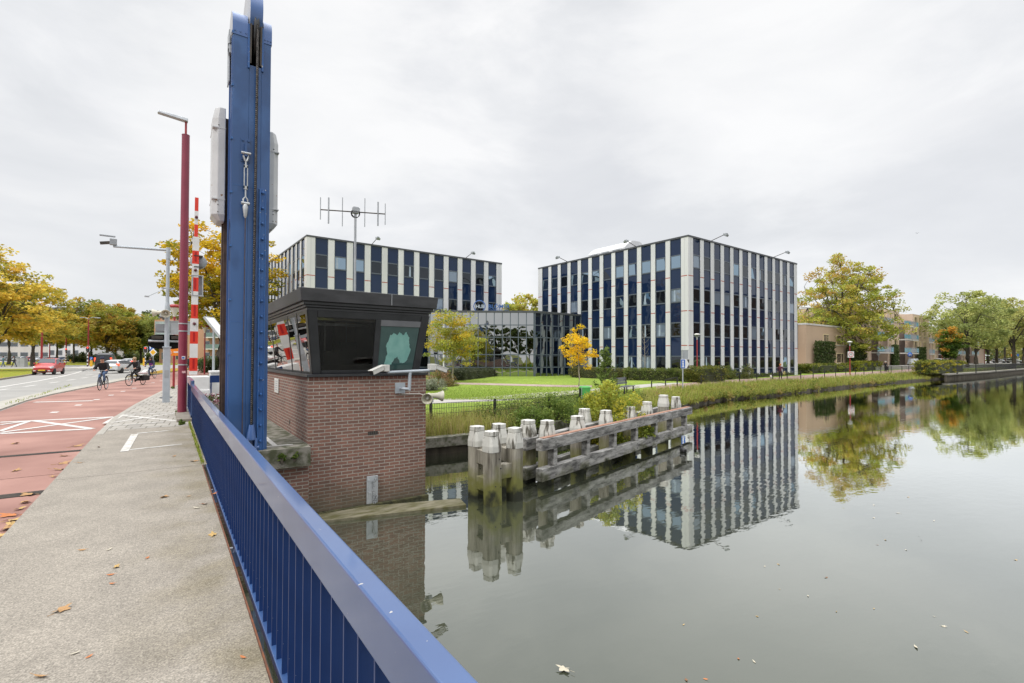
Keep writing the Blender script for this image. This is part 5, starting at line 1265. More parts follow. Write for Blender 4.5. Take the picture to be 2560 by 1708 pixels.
MIXED = [(.16, .21, .04), (.26, .29, .05), (.40, .33, .05), (.50, .29, .05)]
YELLOW = [(.74, .54, .03), (.86, .60, .03), (.86, .48, .02)]
LOCUST = [(.25, .31, .07), (.40, .42, .08), (.52, .46, .06), (.62, .42, .03)]
PALEG = [(.28, .33, .11), (.40, .44, .14), (.50, .50, .16)]

def tree(name, label, x, y, z0, h, cr, cb, tr, pal, ncl, nlf, lsz, seed, group=None, limbs=8, rc=.17, top=.5, bias=.45, lean=(0, 0), trunk_mat='trunk', squash=1.0, flat=.3, loc_t=0.0, taper=0.0):
    """trunk with limbs and twigs (one mesh), crown of leaf clusters hung on the twigs (one mesh)"""
    t = thing(name, label, 'tree', (x, y, z0), 0, group)
    rng = np.random.default_rng(seed)
    cz = cb + (h - cb) * top; hz_u, hz_d = h - cz, cz - cb
    m = MB(); ct = Vector((lean[0], lean[1], 0))
    tp = [Vector((0, 0, -.2)), Vector((0, 0, .05)) + ct * 0, Vector((rng.normal() * .05, rng.normal() * .05, cb * .5)) + ct * .3, Vector((0, 0, cb)) + ct * .6, Vector((rng.normal() * .15, rng.normal() * .15, cz)) + ct, Vector((0, 0, cz + hz_u * .7)) + ct]
    m.tube(tp, [tr * 1.5, tr * 1.15, tr * .95, tr * .85, tr * .5, tr * .12], 9)
    nodes = [tp[3].lerp(tp[4], .5), tp[4], tp[5]]
    for i in range(limbs):
        az = 2 * math.pi * (i + rng.uniform(-.3, .3)) / limbs; el = rng.uniform(-.15, 1.0)
        e = Vector((math.cos(az) * cr * .78 * math.cos(el), math.sin(az) * cr * .78 * math.cos(el), cz + (hz_u if el > 0 else hz_d) * .78 * math.sin(el))) + ct
        s0 = tp[3].lerp(tp[4], rng.uniform(-.1, .8)); s0.z = max(s0.z, cb * .8)
        mid = s0.lerp(e, .5) + Vector((rng.normal() * .06 * cr, rng.normal() * .06 * cr, .10 * cr))
        r0 = tr * rng.uniform(.32, .5)
        m.tube([s0, s0.lerp(mid, .5), mid, mid.lerp(e, .55), e], [r0, r0 * .8, r0 * .55, r0 * .35, r0 * .12], 6)
        nodes += [s0.lerp(mid, .6), mid, mid.lerp(e, .5), e]
    nn = np.array([tuple(p) for p in nodes])
    # leaf clusters
    d = rng.normal(size=(ncl, 3)); d /= np.linalg.norm(d, axis=1)[:, None]
    rr = rng.random(ncl) ** bias * (1 + .14 * np.sin(d[:, 0] * 5 + seed) * np.cos(d[:, 1] * 4 + d[:, 2] * 5 + seed))
    c = d * rr[:, None]; c[:, :2] *= cr; c[:, 2] *= np.where(c[:, 2] > 0, hz_u, hz_d); c[:, 2] += cz
    if taper: c[:, :2] *= (1 - taper * np.clip((c[:, 2] - cz) / hz_u, 0, 1))[:, None]
    c[:, 0] += lean[0]; c[:, 1] += lean[1]
    # keep the underside open near the trunk
    keep = ~((c[:, 2] < cb + .12 * (h - cb)) & (np.hypot(c[:, 0], c[:, 1]) < cr * .3)); c = c[keep]; ncl = len(c); dz = (c[:, 2] - cb) / (h - cb)
    for i in range(ncl):
        j = np.argmin(((nn - c[i]) ** 2).sum(1)); a = Vector(nn[j]); e = Vector(c[i])
        if (e - a).length > .15: m.tube([a, a.lerp(e, .5) + Vector((0, 0, .05 * (e - a).length)), e], [tr * .09, tr * .07, tr * .035], 4)
    m.build('trunk', M[trunk_mat], t)
    k = rng.integers(0, ncl, nlf)
    off = rng.normal(size=(nlf, 3)); off *= (rng.random(nlf) ** .4 / (np.linalg.norm(off, axis=1) + 1e-9))[:, None]
    cs = rng.uniform(.6, 1.35, ncl) * rc * cr
    off *= cs[k][:, None]; off[:, 2] *= .62 * squash
    p = c[k] + off
    tcl = np.clip(rng.normal(.5, .26, ncl) + loc_t * (dz - .5), 0, 1)
    tl = np.clip(tcl[k] + rng.normal(0, .14, nlf), 0, 1)
    leaf_mesh('crown', p, lsz * rng.uniform(.6, 1.3, nlf), pick(pal, nlf, rng, tl), rng, t, flat=flat)
    return t
def shrub(name, label, x, y, z0, rx, ry, h, pal, nlf, lsz, seed, group=None, cat='shrub', rz=0.0, ncl=40, base=.0, flat=.2, box=False, stems=True):
    t = thing(name, label, cat, (x, y, z0), rz, group); rng = np.random.default_rng(seed)
    if box:
        u = rng.uniform(-1, 1, (ncl, 3)); ax = rng.integers(0, 3, ncl); sg = np.where(rng.random(ncl) < .5, -1, 1)
        for q in range(3): u[ax == q, q] = sg[ax == q]
        u[:, 2] = np.where(ax == 2, 1, u[:, 2]); c = u * np.array([rx, ry, h / 2]) * .93; c[:, 2] += h / 2
        core = MB(); core.box((-rx * .86, -ry * .80, 0), (rx * .86, ry * .80, h * .88)); core.build('stems', pm('hedge_core', (.03, .035, .012), (.05, .055, .02), 5, .95) if 'hedge_core' not in bpy.data.materials else bpy.data.materials['hedge_core'], t)
    else:
        d = rng.normal(size=(ncl, 3)); d[:, 2] = abs(d[:, 2]); d /= np.linalg.norm(d, axis=1)[:, None]
        c = d * (rng.random(ncl) ** .35)[:, None] * np.array([rx, ry, h]) * .85; c[:, 2] += base
        if stems:
            s = MB()
            for i in range(0, ncl, 2): s.tube([(c[i, 0] * .15, c[i, 1] * .15, -.05), (c[i, 0] * .6, c[i, 1] * .6, c[i, 2] * .6), tuple(c[i])], [.022, .015, .008], 4)
            s.build('stems', M['trunk'], t)
    k = rng.integers(0, ncl, nlf); off = rng.normal(size=(nlf, 3)); off *= (rng.random(nlf) ** .4 / (np.linalg.norm(off, axis=1) + 1e-9))[:, None]
    sc = (np.array([.30, .30, .32]) * min(rx, ry, h)) if not box else np.array([.35, .35, .25]) * min(1.0, h)
    p = c[k] + off * sc; p[:, 2] = np.maximum(p[:, 2], .01)
    tcl = np.clip(rng.normal(.5, .27, ncl), 0, 1)
    leaf_mesh('foliage', p, lsz * rng.uniform(.6, 1.3, nlf), pick(pal, nlf, rng, tcl[k] + rng.normal(0, .12, nlf)), rng, t, flat=flat)
    return t
def blades(name, pts, h, w, pal, seed, label=None, droop=.5):
    """many grass blades as one object: each a bent two-segment strip"""
    rng = np.random.default_rng(seed); n = len(pts); hh = h * rng.uniform(.5, 1.25, n); az = rng.uniform(0, 2 * np.pi, n); dr = droop * rng.uniform(.2, 1.4, n)
    d = np.stack([np.cos(az), np.sin(az), 0 * az], 1); s = np.stack([-np.sin(az), np.cos(az), 0 * az], 1) * (w * rng.uniform(.6, 1.4, n))[:, None]
    v = np.empty((n, 5, 3)); up = np.array([0, 0, 1.])
    v[:, 0] = pts - s; v[:, 1] = pts + s; m_ = pts + d * (hh * dr * .3)[:, None] + up * (hh * .62)[:, None]; v[:, 2] = m_ + s * .7; v[:, 3] = m_ - s * .7
    v[:, 4] = pts + d * (hh * dr * .95)[:, None] + up * (hh * (1 - .25 * dr))[:, None]
    me = bpy.data.meshes.new(name); me.vertices.add(n * 5); me.vertices.foreach_set('co', v.reshape(-1))
    i0 = np.arange(n)[:, None] * 5; li = np.concatenate([i0 + np.array([[0, 1, 2, 3]]), i0 + np.array([[3, 2, 4]])], 1).reshape(-1).astype(np.int32)
    me.loops.add(n * 7); me.loops.foreach_set('vertex_index', li)
    ls = np.stack([np.arange(n) * 7, np.arange(n) * 7 + 4], 1).reshape(-1).astype(np.int32); lt = np.tile([4, 3], n).astype(np.int32)
    me.polygons.add(2 * n); me.polygons.foreach_set('loop_start', ls); me.polygons.foreach_set('loop_total', lt)
    c = me.attributes.new('leaf', 'FLOAT_COLOR', 'POINT'); cc = np.ones((n, 5, 4), dtype=np.float32); cc[:, :, :3] = np.clip(pick(pal, n, rng), .004, 1)[:, None, :]; c.data.foreach_set('color', cc.reshape(-1))
    me.materials.append(M['leaves']); me.update(); me.validate()
    o = bpy.data.objects.new(name, me); COL.objects.link(o); tag(o, label, None, None, 'stuff'); return o

# ---- bank vegetation (nobody could count it)
def on_bank(s, f):
    """s along the bank (index into the polylines), f 0 at the water .. 1 at the edge of the path"""
    i = min(int(s), len(US) - 2); k = s - i
    zt = -0.93 if i < 4 else -1.2
    w = WTR[i].lerp(WTR[i+1], k); w = Vector((w.x, w.y, zt)); m_ = MID[i].lerp(MID[i+1], k)
    return w.lerp(m_, f)
rb = np.random.default_rng(3)
def bank_pts(n, s0, s1, f0, f1, clump=.5):
    P = []
    for _ in range(n):
        s = rb.uniform(s0, s1); f = rb.uniform(f0, f1); P.append(tuple(on_bank(s, f)))
    P = np.array(P); P[:, :2] += rb.normal(size=(n, 2)) * .06; return P
DRY = [(.26, .28, .07), (.42, .36, .13), (.52, .42, .2)]
FRESH = [(.20, .28, .04), (.32, .38, .06), (.42, .42, .11)]
blades('bank_grass', bank_pts(14000, .3, 6.5, .02, 1.0), .58, .006, DRY + FRESH[1:], 4, 'long straw and green grass along the near canal bank')
blades('reed_grass', bank_pts(22000, 5.6, 17.8, -.12, .98), .55, .016, FRESH + DRY[1:2], 5, 'tall yellow green grass overhanging the far canal bank')
# leafy weeds hanging over the edge
def weed_mass(name, n, s0, s1, f0, f1, lsz, pal, seed, hmax, label, ncl=120):
    rng = np.random.default_rng(seed); C = np.array([tuple(on_bank(rng.uniform(s0, s1), rng.uniform(f0, f1))) for _ in range(ncl)]); R_ = rng.uniform(.2, hmax, ncl)
    k = rng.integers(0, ncl, n); off = rng.normal(size=(n, 3)); off *= (rng.random(n) ** .45 / (np.linalg.norm(off, axis=1) + 1e-9))[:, None]
    p = C[k] + off * R_[k][:, None] * np.array([1.0, .8, .8]); p[:, 2] += R_[k] * .35
    o = leaf_mesh(name, p, lsz * rng.uniform(.6, 1.3, n), pick(pal, n, rng, np.clip(rng.normal(.5, .3, ncl), 0, 1)[k] + rng.normal(0, .1, n)), rng)
    return tag(o, label, None, None, 'stuff')
weed_mass('bank_weeds', 22000, 5.6, 17.6, -.22, .45, .075, [(.15, .20, .04), (.28, .31, .06), (.40, .35, .09), (.36, .26, .11)], 6, .6, 'mixed weeds and seed heads along the canal edge', 260)
weed_mass('brambles', 15000, 2.1, 5.6, .25, 1.0, .045, [(.075, .13, .025), (.14, .21, .045), (.22, .28, .06)], 8, .85, 'green brambles between the garden fence and the canal', 70)
weed_mass('garden_weeds', 2600, .8, 3.2, .5, 1.02, .035, [(.10, .14, .03), (.30, .28, .05), (.55, .36, .03), (.42, .22, .05)], 9, .42, 'thin yellowing stems growing through the garden fence', 30)
for u_, v_, rx_, h_, lb in ((1330, 1062, 1.2, .95, 'green bramble bush between the fence and the near end of the fender'), (1400, 1048, 1.7, 1.25, 'large green bramble bush behind the fender posts'), (1465, 1036, 1.3, 1.1, 'green bramble bush just left of the yellow green bush')):
    p = at(u_, v_, -.85); shrub('bramble_bush', lb, p.x, p.y, -.9, rx_, 1.0, h_, [(.09, .15, .03), (.17, .25, .05), (.27, .33, .07)], 4600, .045, u_, ncl=50)
# short blades standing out of the mown lawn
lp_ = np.array([tuple(at(rb.uniform(1063, 1600), 965 + 35 * rb.random() ** .6, GZ)) for _ in range(26000)]); blades('lawn_grass', lp_, .075, .009, [(.20, .30, .045), (.30, .40, .07), (.36, .42, .10)], 15, 'short mown grass of the garden lawn')
# young shrubs standing in the fender
def P_on(u, v, z): p = at(u, v, z); return p.x, p.y
x, y = 12.75, 12.1
shrub('alder_bush', 'yellow green bush growing behind the middle of the timber fender', x, y, -1.1, 1.9, 1.0, 2.35, [(.20, .27, .04), (.40, .42, .06), (.58, .52, .07)], 9500, .056, 21, ncl=85)
shrub('leafy_shoot', 'small leafy shoots poking through the timber fender bars', 14.0, 11.62, -1.2, .45, .32, .75, [(.16, .22, .04), (.34, .36, .06)], 700, .05, 22, ncl=14)
def sapling(label, x, y, z0, h, seed, pal, n, lsz, spread=.5, name='sapling'):
    t = thing(name, label, 'sapling', (x, y, z0)); rng = np.random.default_rng(seed)
    m = MB(); m.tube([(0, 0, -.3), (.03, .02, h * .4), (-.02, .03, h * .75), (.02, 0, h)], [.022, .018, .012, .004], 6); P = []
    for k in range(22):
        z = h * (.22 + .75 * k / 22); az = k * 2.4; r = spread * (1.1 - .75 * k / 22) * rng.uniform(.6, 1.1); e = Vector((math.cos(az) * r, math.sin(az) * r, z + r * .75)); m.tube([(0, 0, z), tuple(e * .5 + Vector((0, 0, z * .5))), tuple(e)], [.009, .006, .003], 4)
        for _ in range(n // 22): f = rng.uniform(.25, 1.02); P.append(Vector((0, 0, z)).lerp(e, f) + Vector(rng.normal(size=3) * .05))
    m.build('trunk', M['trunk'], t); P = np.array([tuple(p) for p in P])
    leaf_mesh('crown', P, lsz * rng.uniform(.6, 1.3, len(P)), pick(pal, len(P), rng), rng, t); return t
x, y = P_on(1513, 1012, -.75)
sapling('slender green sapling rising behind the timber fender', x, y, -.8, 3.15, 31, [(.11, .17, .035), (.20, .26, .06)], 1100, .07, .75)
# ---- garden trees
def base(u, v, z=GZ): p = at(u, v, z); return p.x, p.y
x, y = base(1133, 955)
tree('honey_locust', 'feathery yellow green tree in front of the glass entrance building', x, y, GZ, 6.35, 2.65, 1.2, .085, LOCUST, 130, 11500, .085, 41, limbs=9, rc=.26, bias=.55, top=.5, squash=.7, flat=.6, trunk_mat='birch')
x, y = base(1447, 966)
tree('golden_tree', 'small bright golden tree standing on the lawn', x, y, GZ, 4.35, 1.32, 1.1, .045, YELLOW, 46, 2700, .075, 42, limbs=8, rc=.27, top=.62, flat=.5, trunk_mat='birch')
def bare_tree(label, x, y, z0, h, seed):
    t = thing('bare_sapling', label, 'tree', (x, y, z0)); rng = np.random.default_rng(seed); m = MB()
    m.tube([(0, 0, -.2), (.03, 0, h * .35), (-.02, .03, h * .7), (.0, 0, h)], [.05, .04, .025, .008], 7)
    for k in range(18):
        z = h * (.28 + .65 * k / 18); az = k * 2.2; r = .85 * (1 - .6 * k / 18) * rng.uniform(.5, 1.1)
        e = Vector((math.cos(az) * r, math.sin(az) * r, z + r * 1.15)); md = Vector((e.x * .55, e.y * .55, z + r * .35)); m.tube([(0, 0, z), tuple(md), tuple(e)], [.016, .011, .004], 5)
        for q in range(3): f = md.lerp(e, .3 * q); g_ = f + Vector((rng.normal() * .2, rng.normal() * .2, .25)); m.tube([tuple(f), tuple(g_)], [.006, .002], 3)
    m.build('trunk', M['birch'], t)
x, y = base(1612, 947)
bare_tree('slim leafless tree on the lawn before the striped office', x, y, GZ, 5.3, 7)
# ---- trees behind the pavilion, plane tree, quay row
def tree_px(u, vbase_depth, vtop, **k):
    p = CAMV + ray(u, 890) * vbase_depth; z0 = k.pop('z0'); h = 1.8 + (893 - vtop) / F_PX * vbase_depth - z0
    return p.x, p.y, z0, h
x, y, z0, h = tree_px(1318, 92, 742, z0=-.3)
tree('plane_tree', 'brownish tree crown showing between the two striped offices', x, y, z0, h, 6.2, 5, .28, PLANE, 110, 8000, .30, 51, rc=.2)
x, y, z0, h = tree_px(2088, 88, 627, z0=.2)
tree('plane_tree', 'big spreading plane tree turning brown at the right end of the striped office', x, y, z0, h, 9.3, 2.0, .46, PLANE, 400, 30000, .19, 52, limbs=15, rc=.125, top=.42, squash=.8, bias=.42, loc_t=.5, taper=.42, lean=(1.1, -.8))
x, y, z0, h = tree_px(2377, 92, 813, z0=-.2)
tree('young_maple', 'round dark green young maple with an orange top on the quay', x, y, z0, h, 2.15, 1.9, .10, [(.06, .12, .015), (.09, .15, .02), (.13, .20, .03), (.18, .25, .03), (.66, .34, .05)], 70, 7500, .16, 53, rc=.33, top=.5, loc_t=1.3)
rng = np.random.default_rng(61); 
x, y, z0, h = tree_px(2377, 92, 813, z0=-.2)
for i, (u, dp, vt, cr_) in enumerate(((2418, 108, 722, 7.6), (2440, 124, 735, 7.4), (2470, 142, 742, 7.6), (2492, 162, 752, 7.6), (2512, 184, 760, 8), (2535, 128, 742, 7.8), (2560, 150, 752, 8))):
    x, y, z0, h = tree_px(u, dp, vt, z0=.1)
    lb = ['nearest pale green quay tree with forked dark limbs, right of the maple', 'second pale green tree of the quay row', 'third pale green tree of the quay row', 'fourth pale green tree of the quay row', 'farthest pale green tree of the quay row', 'thick trunked tree near the right edge of the picture', 'tree cut by the right edge of the picture'][i]
    tree('quay_tree', lb, x, y, z0, h, cr_, 3.6, .42, PALEG if i < 4 else PALEG[1:] + [(.33, .28, .10)], 120, 8500, .27, 70 + i, 'trees in a row along the quay', limbs=9, rc=.19, top=.48, bias=.4)
# ---- hedges and shrubs in the garden
def hedge_px(label, u0, v0, u1, v1, h, w, pal, n, seed, z=GZ, lsz=.07, name='hedge'):
    a, b_ = at(u0, v0, z), at(u1, v1, z); c = (a + b_) / 2; d = b_ - a
    return shrub(name, label, c.x, c.y, z, d.length / 2, w / 2, h, pal, n, lsz, seed, None, 'hedge', math.atan2(d.y, d.x), ncl=int(60 + n / 40), box=True)
HG = [(.085, .125, .03), (.15, .19, .04), (.22, .23, .07)]
hedge_px('clipped green hedge along the foot of the right office facing the lawn', 1562, 950, 1722, 953, 1.0, 1.3, HG, 6500, 81)
hedge_px('loose bushes at the foot of the office left of the clipped hedge', 1432, 943, 1560, 949, .95, 1.5, [(.07, .09, .025), (.15, .15, .04), (.22, .18, .06)], 4200, 82)
hedge_px('bushy hedge at the office corner beside the red lamp post', 1722, 956, 1800, 951, 1.25, 1.6, [(.06, .09, .02), (.14, .16, .03), (.28, .25, .05)], 4200, 83)
hedge_px('low ivy strip along the foot of the office beside the promenade', 1806, 948, 2000, 936, .32, .8, HG, 3600, 84, -.3, .06)
hedge_px('long green hedge before the parked cars right of the office', 2000, 934, 2150, 927, 1.15, 2.2, [(.08, .11, .02), (.16, .19, .03), (.26, .26, .05)], 5200, 85, -.3, .12)
hedge_px('yellow green hedge beside the promenade under the plane tree', 2130, 929, 2190, 924.5, 1.5, 2.0, [(.12, .16, .02), (.26, .28, .03), (.38, .36, .05)], 2600, 86, -.3, .12)
hedge_px('spreading yellow flowered bushes on the quay before the maple', 2306, 936, 2390, 928, 2.0, 3.0, [(.12, .16, .03), (.28, .29, .05), (.48, .38, .04)], 3600, 87, -.6, .13)
p = at(1822, 949, GZ); shrub('rose_bush', 'loose leafy bush leaning on the office wall beside the promenade', p.x, p.y, GZ, 1.1, .8, 1.7, HG, 1600, .07, 88)
p = at(1868, 947, GZ); shrub('rose_bush', 'airy pale bush against the office wall farther along the promenade', p.x, p.y, GZ, 1.3, .8, 1.8, [(.10, .13, .03), (.22, .22, .08)], 1400, .07, 89)
p = at(1098, 966, GZ); shrub('spirea_shrub', 'reddish brown topped shrub just right of the brick house', p.x, p.y, GZ, 1.6, 1.2, 1.25, [(.14, .17, .03), (.25, .18, .08), (.34, .19, .12)], 3200, .055, 90, flat=.3)
p = at(1080, 977, GZ); shrub('lavender_shrub', 'silvery grey shrub at the edge of the lawn by the brick house', p.x, p.y, GZ, 1.4, 1.0, .85, [(.22, .24, .16), (.34, .35, .27)], 2600, .05, 91)
hedge_px('dark grey green groundcover hedge before the glass entrance building', 1122, 952, 1228, 939, .85, 2.6, [(.05, .065, .035), (.085, .10, .055), (.12, .13, .08)], 6000, 92)
p = at(1080, 950, GZ); shrub('fern_shrub', 'green fern like shrub under the feathery tree', p.x + 6, p.y + 4, GZ, 1.2, 1.0, 1.1, HG, 1200, .07, 93)
# ivy and wall shrubs on the flats
def ivy(label, x0, x1, y, z1, seed):
    rng = np.random.default_rng(seed); t = thing('ivy', label, 'climbing plant', ((x0 + x1) / 2, y, .3)); n = 2600
    p = np.stack([rng.uniform(x0, x1, n) - (x0 + x1) / 2, -rng.random(n) * .5, rng.uniform(0, z1, n)], 1)
    leaf_mesh('foliage', p, .17 * rng.uniform(.6, 1.3, n), pick([(.04, .07, .02), (.08, .12, .035), (.12, .15, .05)], n, rng), rng, t)
    m = MB(); m.tube([(0, .0, -.3), (.2, -.02, z1 * .5), (-.1, 0, z1 * .9)], [.06, .05, .02], 5); m.build('stems', M['trunk'], t)
ivy('wide ivy patch on the sand coloured wall left of the plane tree trunk', 83.5, 90.5, 36.3, 4.2, 1)
ivy('wide ivy patch on the sand coloured wall right of the plane tree trunk', 96.5, 104, 36.6, 4.2, 2)
ivy('tall ivy column on the flats left of the blue cycle sign', 119.0, 122.0, 37.2, 4.2, 3)
ivy('ivy column on the flats between balcony bays right of the cycle sign', 135.2, 140, 37.6, 4.0, 4)
# ================================================================== STREET FURNITURE
def g0(u, v, z=RZ): return at(u, v, z)
def pole(m, h, r0, r1=None, z0=-.2, n=12, mi=0, x=0, y=0): m.cyl((x, y, z0), (x, y, h), r0, r1, n, mi); return m
def ring_at(depth, v): return CAM_Z + (891 - v) / F_PX * depth
# ---- tall plum lamp post by the plinth
p = at(455, 1030, .09)
t = thing('street_lamp', 'tall plum red lamp post with flaking paint next to the end of the blue railing', 'street lamp', (p.x, p.y, 0))
H1 = 8.62
m = MB(); pole(m, H1, .122, .105, .05, 18); m.cyl((0, 0, H1), (0, 0, H1 + .02), .11); m.build('post', M['lamp_pole'], t)
m = MB()
for z in (1.52, 2.55, 2.78): m.cyl((0, 0, z), (0, 0, z + .035), .128, n=16)
m.build('strap', M['galv'], t)
m = MB(); m.cyl((0, 0, H1), (0, 0, H1 + .48), .03, n=10); m.build('spigot', M['pole_red'], t)
m = MB(); m.hexa([(-.72, -.09, H1 + .50), (.05, -.10, H1 + .42), (.05, .10, H1 + .42), (-.72, .09, H1 + .50)], [(-.70, -.07, H1 + .58), (.05, -.07, H1 + .54), (.05, .07, H1 + .54), (-.70, .07, H1 + .58)]); m.build('luminaire', M['galv'], t, bevel=.02)
m = MB(); m.box((-.03, -.126, 1.70), (.06, -.120, 1.80), 0); m.box((-.02, -.130, 1.725), (.04, -.1265, 1.775), 1); m.build('sticker', [M['sign_white'], M['sign_blue']], t)
m = MB(); m.box((-.02, -.127, 1.28), (.075, -.120, 1.35), 0); m.build('sticker', pm('sticker_pink', (.65, .22, .25), (.7, .6, .6), 40, .5), t)
# ---- grey camera / signal pole
p = at(415, 1006, 0.0); D = 19.2
t = thing('camera_pole', 'grey square pole with a long arm carrying a traffic camera over the cycle path', 'camera pole', (p.x, p.y, 0), rad(4))
m = MB(); m.box((-.115, -.115, -.1), (.115, .115, 2.15)); m.box((-.14, -.14, 2.12), (.14, .14, 2.17)); m.build('base_section', M['grey_paint'], t, bevel=.01)
m = MB(); m.box((-.07, -.118, .95), (.07, -.1155, 1.25)); m.build('hatch', M['grey_back'], t); m = MB(); m.box((-.20, -.03, .16), (.20, .03, .22)); m.build('bracket', M['grey_back'], t)
m = MB(); pole(m, 3.75, .085, .085, 2.17); pole(m, 3.9, .085, .06, 3.75); pole(m, 6.02, .06, .06, 3.9); m.cyl((0, 0, 5.6), (0, 0, 6.04), .075); m.build('post', M['grey_paint'], t)
q0 = Vector((0, 0, 5.95)); q1 = atY(289, 618, p.y + .8); q1 = Vector((q1.x - p.x, q1.y - p.y, q1.z))
m = MB(); m.cyl(q0, q1, .055, .045, 12); m.build('arm', M['grey_paint'], t)
m = MB(); m.box((-.12, -.1, .05), (.10, .1, .28), 0, Matrix.Translation(q1)); m.box((-.38, -.07, .10), (-.02, .07, .2), 1, Matrix.Translation(q1) @ Matrix.Rotation(rad(-12), 4, 'Y')); m.box((-.42, -.05, .34), (.05, .0, .40), 0, Matrix.Translation(q1)); m.build('camera', [M['grey_back'], M['dark_steel']], t, bevel=.01)
m = MB(); m.box((-.2, -.02, 4.42), (.2, .02, 4.47)); m.cyl((-.05, 0, 4.45), (-.62, -.05, 4.08), .012); m.cyl((.05, 0, 4.45), (.5, .1, 4.0), .012); m.box((-.72, -.08, 4.05), (-.58, -.0, 4.10)); m.build('stay', M['galv'], t)
def oval(m, c, a, b_, y0, y1, mi, n=28):
    # rounded board in the xz plane
    pts = []
    for k in range(n):
        w = 2 * math.pi * k / n; cx_, sz = math.cos(w), math.sin(w)
        pts.append((c[0] + a * math.copysign(abs(cx_) ** .55, cx_), c[1] + b_ * math.copysign(abs(sz) ** .8, sz)))
    m.add([(x, y0, z) for x, z in pts] + [(x, y1, z) for x, z in pts], [tuple(range(n)), tuple(range(n, 2*n))[::-1]] + [(i, (i+1) % n, n + (i+1) % n, n + i) for i in range(n)], mi)
zc = ring_at(D, 855)
m = MB(); oval(m, (-.02, zc), .58, .285, .13, .17, 0); bb = m.build('signal_backboard', pm('matt_black', (.012, .012, .012), None, 3, .9, spec=.1), t)
m = MB(); m.cyl((-.58, .10, zc + .02), (.56, .10, zc + .02), .045, n=12); m.build('mounting_tube', M['galv'], bb)
for x in (-.48, .14): m = MB(); m.box((x, .04, zc + .10), (x + .36, .13, zc + .22)); m.build('signal_box', M['dark_steel'], bb, bevel=.01)
z0_, z1_ = ring_at(D, 833), ring_at(D, 811)
m = MB(); m.box((-.36, .13, z0_), (.12, .15, z1_)); m.box((-.36, .10, z0_ + .08), (.12, .13, z0_ + .11)); m.build('sign_back', M['grey_back'], t)
for a, b_, lb in ((rad(-95), rad(14), 'cream horn loudspeaker on the grey camera pole facing the viewer'), (rad(172), rad(8), 'cream horn loudspeaker on the grey camera pole facing the road')):
    horn('horn_speaker', lb, (p.x + (-.03 if a < 0 else -.20), p.y - .16, ring_at(D, 783)), a, b_, .26, .155)
# ---- red lantern posts with white cones
def lantern(label, x, y, z, h, k=1.0, head='cone'):
    t = thing('lamp_post', label, 'lamp post', (x, y, z), 0, 'red lamp posts')
    m = MB(); pole(m, h - .55 * k, .06 * k, .05 * k); m.build('post', M['pole_red'], t)
    if head == 'cone':
        m = MB(); m.lathe([(.05 * k, h - .58 * k), (.09 * k, h - .42 * k), (.25 * k, h - .07 * k), (.26 * k, h - .05 * k)], 18); m.build('lantern', M['white_plastic'], t)
        m = MB(); m.lathe([(.27 * k, h - .07 * k), (.32 * k, h - .03 * k), (.31 * k, h + .06 * k), (.18 * k, h + .12 * k), (.02, h + .13 * k)], 18); m.build('cap', M['lamp_red'], t)
    else:
        m = MB(); m.cyl((0, 0, h - .56 * k), (0, 0, h - .30 * k), .06 * k, n=10); 
        for a in range(6): w = a * math.pi / 3; m.cyl((.05 * k * math.cos(w), .05 * k * math.sin(w), h - .42 * k), (.24 * k * math.cos(w), .24 * k * math.sin(w), h - .10 * k), .012 * k, n=5)
        m.lathe([(.08 * k, h - .28 * k), (.24 * k, h - .11 * k)], 18); m.build('lantern', M['galv'], t)
        m = MB(); m.lathe([(.28 * k, h - .10 * k), (.27 * k, h - .04 * k), (.12 * k, h + .02 * k), (.02, h + .03 * k)], 18); m.build('cap', M['white_plastic'], t)
    return t
p = g0(434, 971); L1 = lantern('red lamp post with a white cone lantern just behind the grey camera pole', p.x, p.y, RZ, 4.7, 1.0)
p = g0(511, 936); lantern('red lamp post with a white cone lantern farther off beside the dark bush', p.x, p.y, 0, 4.85, 1.15)
# orange cycle detour sign and grey sign back behind the plum post
p = g0(436, 968); D2 = 28.0
def sign_frame(name, label, cat, u, v, z, hz=0.0):
    q = at(u, v, z); t = thing(name, label, cat, (q.x, q.y, z), hz); return t, q
zz0, zz1 = ring_at(D2, 890), ring_at(D2, 872); q = CAMV + ray(434, 881) * (D2 - .35)
t = thing('detour_sign', 'orange cycle detour sign with a white arrow behind the grey pole', 'road sign', (q.x, q.y, (zz0 + zz1) / 2), rad(-8))
hh = (zz1 - zz0) / 2
m = MB(); m.box((-.46, 0, -hh), (.46, .02, hh)); m.build('panel', M['orange'], t)
m = MB(); m.box((.0, -.006, -.035), (.24, -.002, .035)); m.add([(.22, -.006, -.12), (.36, -.006, 0), (.22, -.006, .12)], [(0, 1, 2)]); m.build('arrow', M['sign_white'], t)
m = MB()
for x in (-.32, -.14): m.tube([(x + .065*math.cos(a), -.004, -.04 + .065*math.sin(a)) for a in [2*math.pi*k/14 for k in range(15)]], .009, 4)
m.tube([(-.32, -.004, -.04), (-.27, -.004, .05), (-.17, -.004, .05), (-.14, -.004, -.04)], .009, 4); m.tube([(-.27, -.004, .05), (-.22, -.004, -.04), (-.17, -.004, .05)], .009, 4); m.build('bicycle_symbol', M['sign_white'], t)
q = CAMV + ray(455.5, 820) * 27.0
t = thing('sign_board', 'back of a grey sign board behind the plum lamp post', 'road sign', (q.x, q.y, q.z), rad(-6))
m = MB(); m.box((-.56, 0, -.345), (.56, .03, .345)); m.build('panel', M['grey_back'], t); m = MB()
m.box((-.585, -.03, .345), (.585, .04, .375)); m.box((-.585, -.03, -.375), (.585, .04, -.345)); m.box((-.585, -.03, -.345), (-.56, .04, .345)); m.box((.56, -.03, -.345), (.585, .04, .345)); m.build('frame', M['galv'], t)
